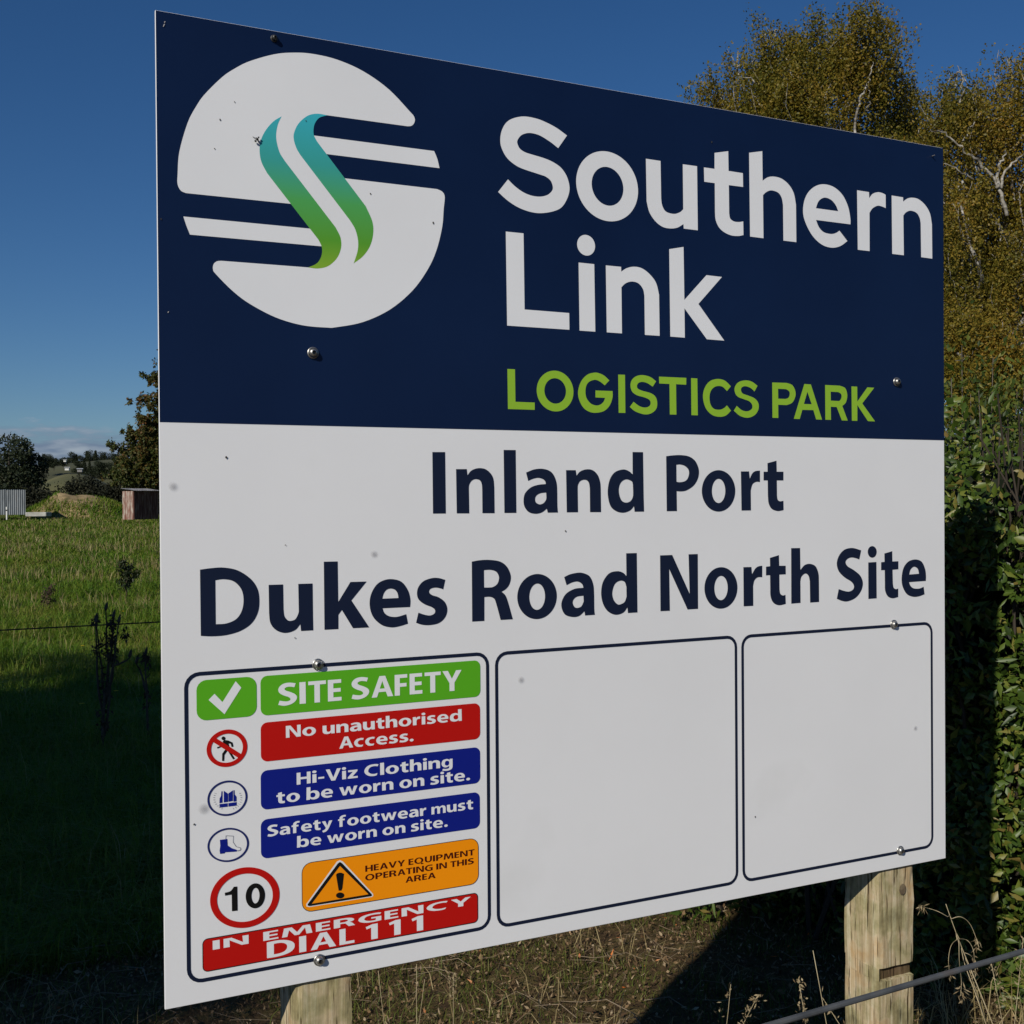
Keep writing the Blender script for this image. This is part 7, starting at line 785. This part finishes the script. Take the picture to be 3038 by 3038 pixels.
for (px, py, lb) in ((245, 1922, 'yellow flower left of the tall dead thistle'), (365, 1818, 'yellow flower below the leafy dark weed'), (345, 2058, 'yellow flower in the shade near the board edge'), (243, 2097, 'lowest yellow flower in the shaded grass')):
    b0 = on_z(px, py, 0); k = (b0 - CAM).length
    hb_ = .16; root = empty('yellow_flower', on_z(px, py + hb_ / k * FPX, 0), lb, 'flower', 'yellow flowers in the grass'); root.location.z = 0
    q = MB(); q.tube([(0, 0, 0), (.01, 0, hb_ * .6), (0, 0, hb_)], .002, 5); q.build('stem', STEMG, root)
    q = MB(); 
    for i in range(13):
        a = i * 6.2832 / 13; c, s = math.cos(a), math.sin(a); q.add([(0, 0, hb_), (c * .013 - s * .004, s * .013 + c * .004, hb_ + .006), (c * .024, s * .024, hb_ + .004), (c * .013 + s * .004, s * .013 - c * .004, hb_ + .006)], [(0, 1, 2, 3)])
    q.build('petals', YEL, root)
# dry grass stems standing by the posts
STALK = noise_mat('straw_stalk', [(.3, (.32, .25, .13)), (.7, (.52, .44, .28))], nscale=9, rough=.7)
SEED = leaf_mat('seed_husk', [(0, (.20, .14, .07)), (1, (.42, .34, .20))], rough=.7, trans=.25)
def stem(p0, p1, depth, label, head='spike', bend=0.0, seeds=40, rad=.0013):
    """a dry stem from its foot up to its tip"""
    tip = at(*p1, depth); foot = at(*p0, depth); dz = foot.z; foot = foot + (foot - tip) * (max(0, foot.z) / max(.05, (tip.z - foot.z))); foot.z = 0.0
    root = empty('dry_grass_stem', foot, label, 'grass stem', 'dry grass stems by the posts'); T = tip - foot; q = MB(); P = []
    for i in range(11):
        u = i / 10; P.append(Vector((T.x * u, T.y * u, T.z * u)) + Vector((bend * math.sin(u * math.pi) * .2, 0, 0)))
    if head == 'arch':
        d = Vector((.13, -.02, 0)); P += [T + d * v ** 1.5 + T.normalized() * .07 * math.sin(min(v * 1.6, 1.0) * 1.5708) + Vector((0, 0, -.22 * v ** 2.6)) for v in np.linspace(.08, 1.0, 13)]
    q.tube(P, list(np.linspace(rad, rad * .45, len(P))), 5); q.build('stalk', STALK, root, smooth=True)
    if head != 'none':
        a, b_ = (P[-5], P[-1]) if head == 'arch' else (T.lerp(Vector((0, 0, 0)), .13), T)
        pts = np.array([a.lerp(b_, random.random()) + Vector((random.gauss(0, .005), random.gauss(0, .005), random.gauss(0, .004))) for _ in range(seeds)])
        leaves_obj('seed_head', pts, rng.uniform(.006, .014, seeds), rng.uniform(.002, .005, seeds), SEED, root, up=(0, 0, .8 if head == 'spike' else -.8), fold=False)
stem((1140, 3038), (1122, 2880), 2.7, 'thin upright dry stem right of the left post', 'none')
stem((1236, 3038), (1236, 2860), 2.7, 'straight dry stem rising behind the lower board edge', 'none')
stem((1243, 3038), (1260, 2905), 2.75, 'short leaning dry stem beside the straight one', 'none')
stem((1345, 3038), (1345, 2890), 2.8, 'dry stem with a pale seed head under the middle frame', 'spike', 0, 46)
stem((1602, 3038), (1598, 2945), 2.8, 'short dry stem in the middle of the lit litter', 'none')
stem((1838, 3030), (1850, 2945), 2.8, 'short dry stem at the edge of the board shadow', 'none')
stem((2130, 3038), (2168, 2920), 2.6, 'curved stem with sparse seeds in the shadow left of the right post', 'spike', .3, 18)
stem((2205, 3038), (2250, 2950), 2.6, 'feathery seed head in the shadow below the right frame', 'spike', 0, 70)
stem((2390, 3038), (2370, 2905), 2.4, 'drooping seed head just left of the right post', 'spike', 0, 60)
stem((2452, 3038), (2412, 2820), 2.4, 'tall bare straw stem left of the right post', 'none', 0, 0, .0016)
stem((2490, 3038), (2440, 2960), 2.3, 'short straw stem against the right post', 'spike', 0, 30)
def panicle(label, depth, main, sides):
    P = [at(x, y, depth) for x, y in main]; foot = P[0] + (P[0] - P[1]) * (P[0].z / max(.05, P[1].z - P[0].z)); foot.z = 0.0
    root = empty('dry_grass_stem', foot, label, 'grass stem', 'dry grass stems by the posts'); q = MB()
    def curve(pts, n=5):
        out = []
        for i in range(len(pts) - 1):
            p0 = pts[max(i - 1, 0)]; p1 = pts[i]; p2 = pts[i + 1]; p3 = pts[min(i + 2, len(pts) - 1)]
            for j in range(n):
                u = j / n; out.append(.5 * (2 * p1 + (p2 - p0) * u + (2 * p0 - 5 * p1 + 4 * p2 - p3) * u * u + (3 * p1 - p0 - 3 * p2 + p3) * u ** 3))
        return out + [pts[-1]]
    Q = curve([foot - foot] + [p - foot for p in P]); q.tube(Q, list(np.linspace(.0017, .0007, len(Q))), 5); pts = []
    for sd in sides:
        S = curve([at(x, y, depth + random.uniform(-.03, .03)) - foot for x, y in sd]); S[0] = min(Q, key=lambda v: (v - S[0]).length)
        q.tube(S, list(np.linspace(.0008, .0005, len(S))), 4)
        for _ in range(16): pts.append(S[-1].lerp(S[-5], random.random() * .9) + Vector((random.gauss(0, .003), random.gauss(0, .003), random.gauss(0, .004))))
    q.build('stalk', STALK, root, smooth=True)
    if pts: leaves_obj('seed_head', np.array(pts), rng.uniform(.010, .022, len(pts)), rng.uniform(.002, .004, len(pts)), SEED, root, up=(0, 0, -1.6), fold=False)
panicle('long leaning stem with drooping seed branches right of the right post', 2.5, [(2945, 3038), (2900, 2925), (2845, 2790), (2806, 2682)], [[(2818, 2728), (2850, 2720), (2880, 2745), (2905, 2810)], [(2815, 2722), (2785, 2705), (2755, 2695), (2725, 2688)], [(2842, 2785), (2822, 2805), (2814, 2850), (2820, 2905)], [(2842, 2785), (2870, 2790), (2888, 2820), (2890, 2862)], [(2845, 2790), (2846, 2850), (2852, 2910), (2850, 2955)]])
panicle('second leaning stem close beside the long drooping one', 2.55, [(2925, 3038), (2895, 2950), (2862, 2860), (2850, 2800)], [[(2856, 2825), (2880, 2835), (2892, 2860), (2893, 2900)]])
stem((2900, 3038), (2860, 2830), 2.6, 'pale straw stem behind the grey wire', 'none', .2, 0, .0016)
stem((3010, 3038), (3035, 2790), 2.5, 'straw stem in front of the hedge foot', 'spike', 0, 40)
stem((2975, 3038), (2940, 2850), 2.5, 'thin straw stem before the hedge', 'spike', 0, 30)
# tangle of dry grass at the foot of the hedge
n = 900; u = rng.uniform(.9, 3.6, n); P = np.array([hpt(a, -random.uniform(.02, .5), 0) for a in u])
V, F = blades(P, rng.uniform(.06, .30, n), .004, rng.uniform(.2, 1.0, n))
tag(link('dry_grass', np_mesh('dry_grass_tangle', V, F), STRAW), 'tangle of dry grass at the foot of the near hedge', 'grass', None, 'stuff')

# ================================================================ tall shelter trees left of the road, outside the frame: their shade lies on the paddock
q0 = on_z(-150, 2150, .0); q1 = on_z(480, 2116, .0); T_ = 17.0; back = Vector((-1.3606, -1.0, 1.0092)) * T_
e0 = q0 + back; e1 = q1 + back; dr = (e1 - e0); dr.z = 0; ln = dr.length; dr = dr / ln
L0 = -6.0
# right end: plane along the sunlight through the edge of the lit strip
kx = Vector((-.35, 1.875, 0)) + back; nrm = Vector((1.0, -1.3606, 0))
tt = (kx - e0).dot(nrm) / dr.dot(nrm); L1 = tt if 2.0 < tt < 40 else 14.0
SB = leaf_mat('shelter_leaf', [(0, (.012, .02, .008)), (1, (.035, .05, .016))], trans=.05)
ntree = 5
for i in range(ntree):
    a = L0 + (L1 - L0) * i / ntree; b_ = L0 + (L1 - L0) * (i + 1) / ntree; base = e0 + dr * ((a + b_) / 2); base.z = 0; H = e0.z
    root = empty('shelter_tree', base, ['dense tall shelter tree left of the road, outside the picture'][0], 'tree', 'shelter trees left of the road')
    n = 5200; u = rng.uniform(a, b_, n); z = rng.uniform(0, 1, n) ** .9 * H; z = np.minimum(z, H - .35 + .45 * np.sin(u * 1.7) + .4 * np.sin(u * 4.3 + 1) + rng.normal(0, .35, n))
    z = np.where(rng.uniform(size=n) < .09, H + rng.exponential(.7, n) - .3, z); sd_ = rng.uniform(-.9, .9, n); P = np.stack([e0.x + dr.x * u - dr.y * sd_ - base.x, e0.y + dr.y * u + dr.x * sd_ - base.y, z], 1)
    leaves_obj('crown', P, rng.uniform(.4, .75, n), rng.uniform(.3, .55, n), SB, root, fold=False)
    q = MB(); q.tube([(0, 0, -.3), (0, 0, H * .5), (0, 0, H - .6)], [.28, .18, .04], 8); q.build('trunk', DBARK, root)
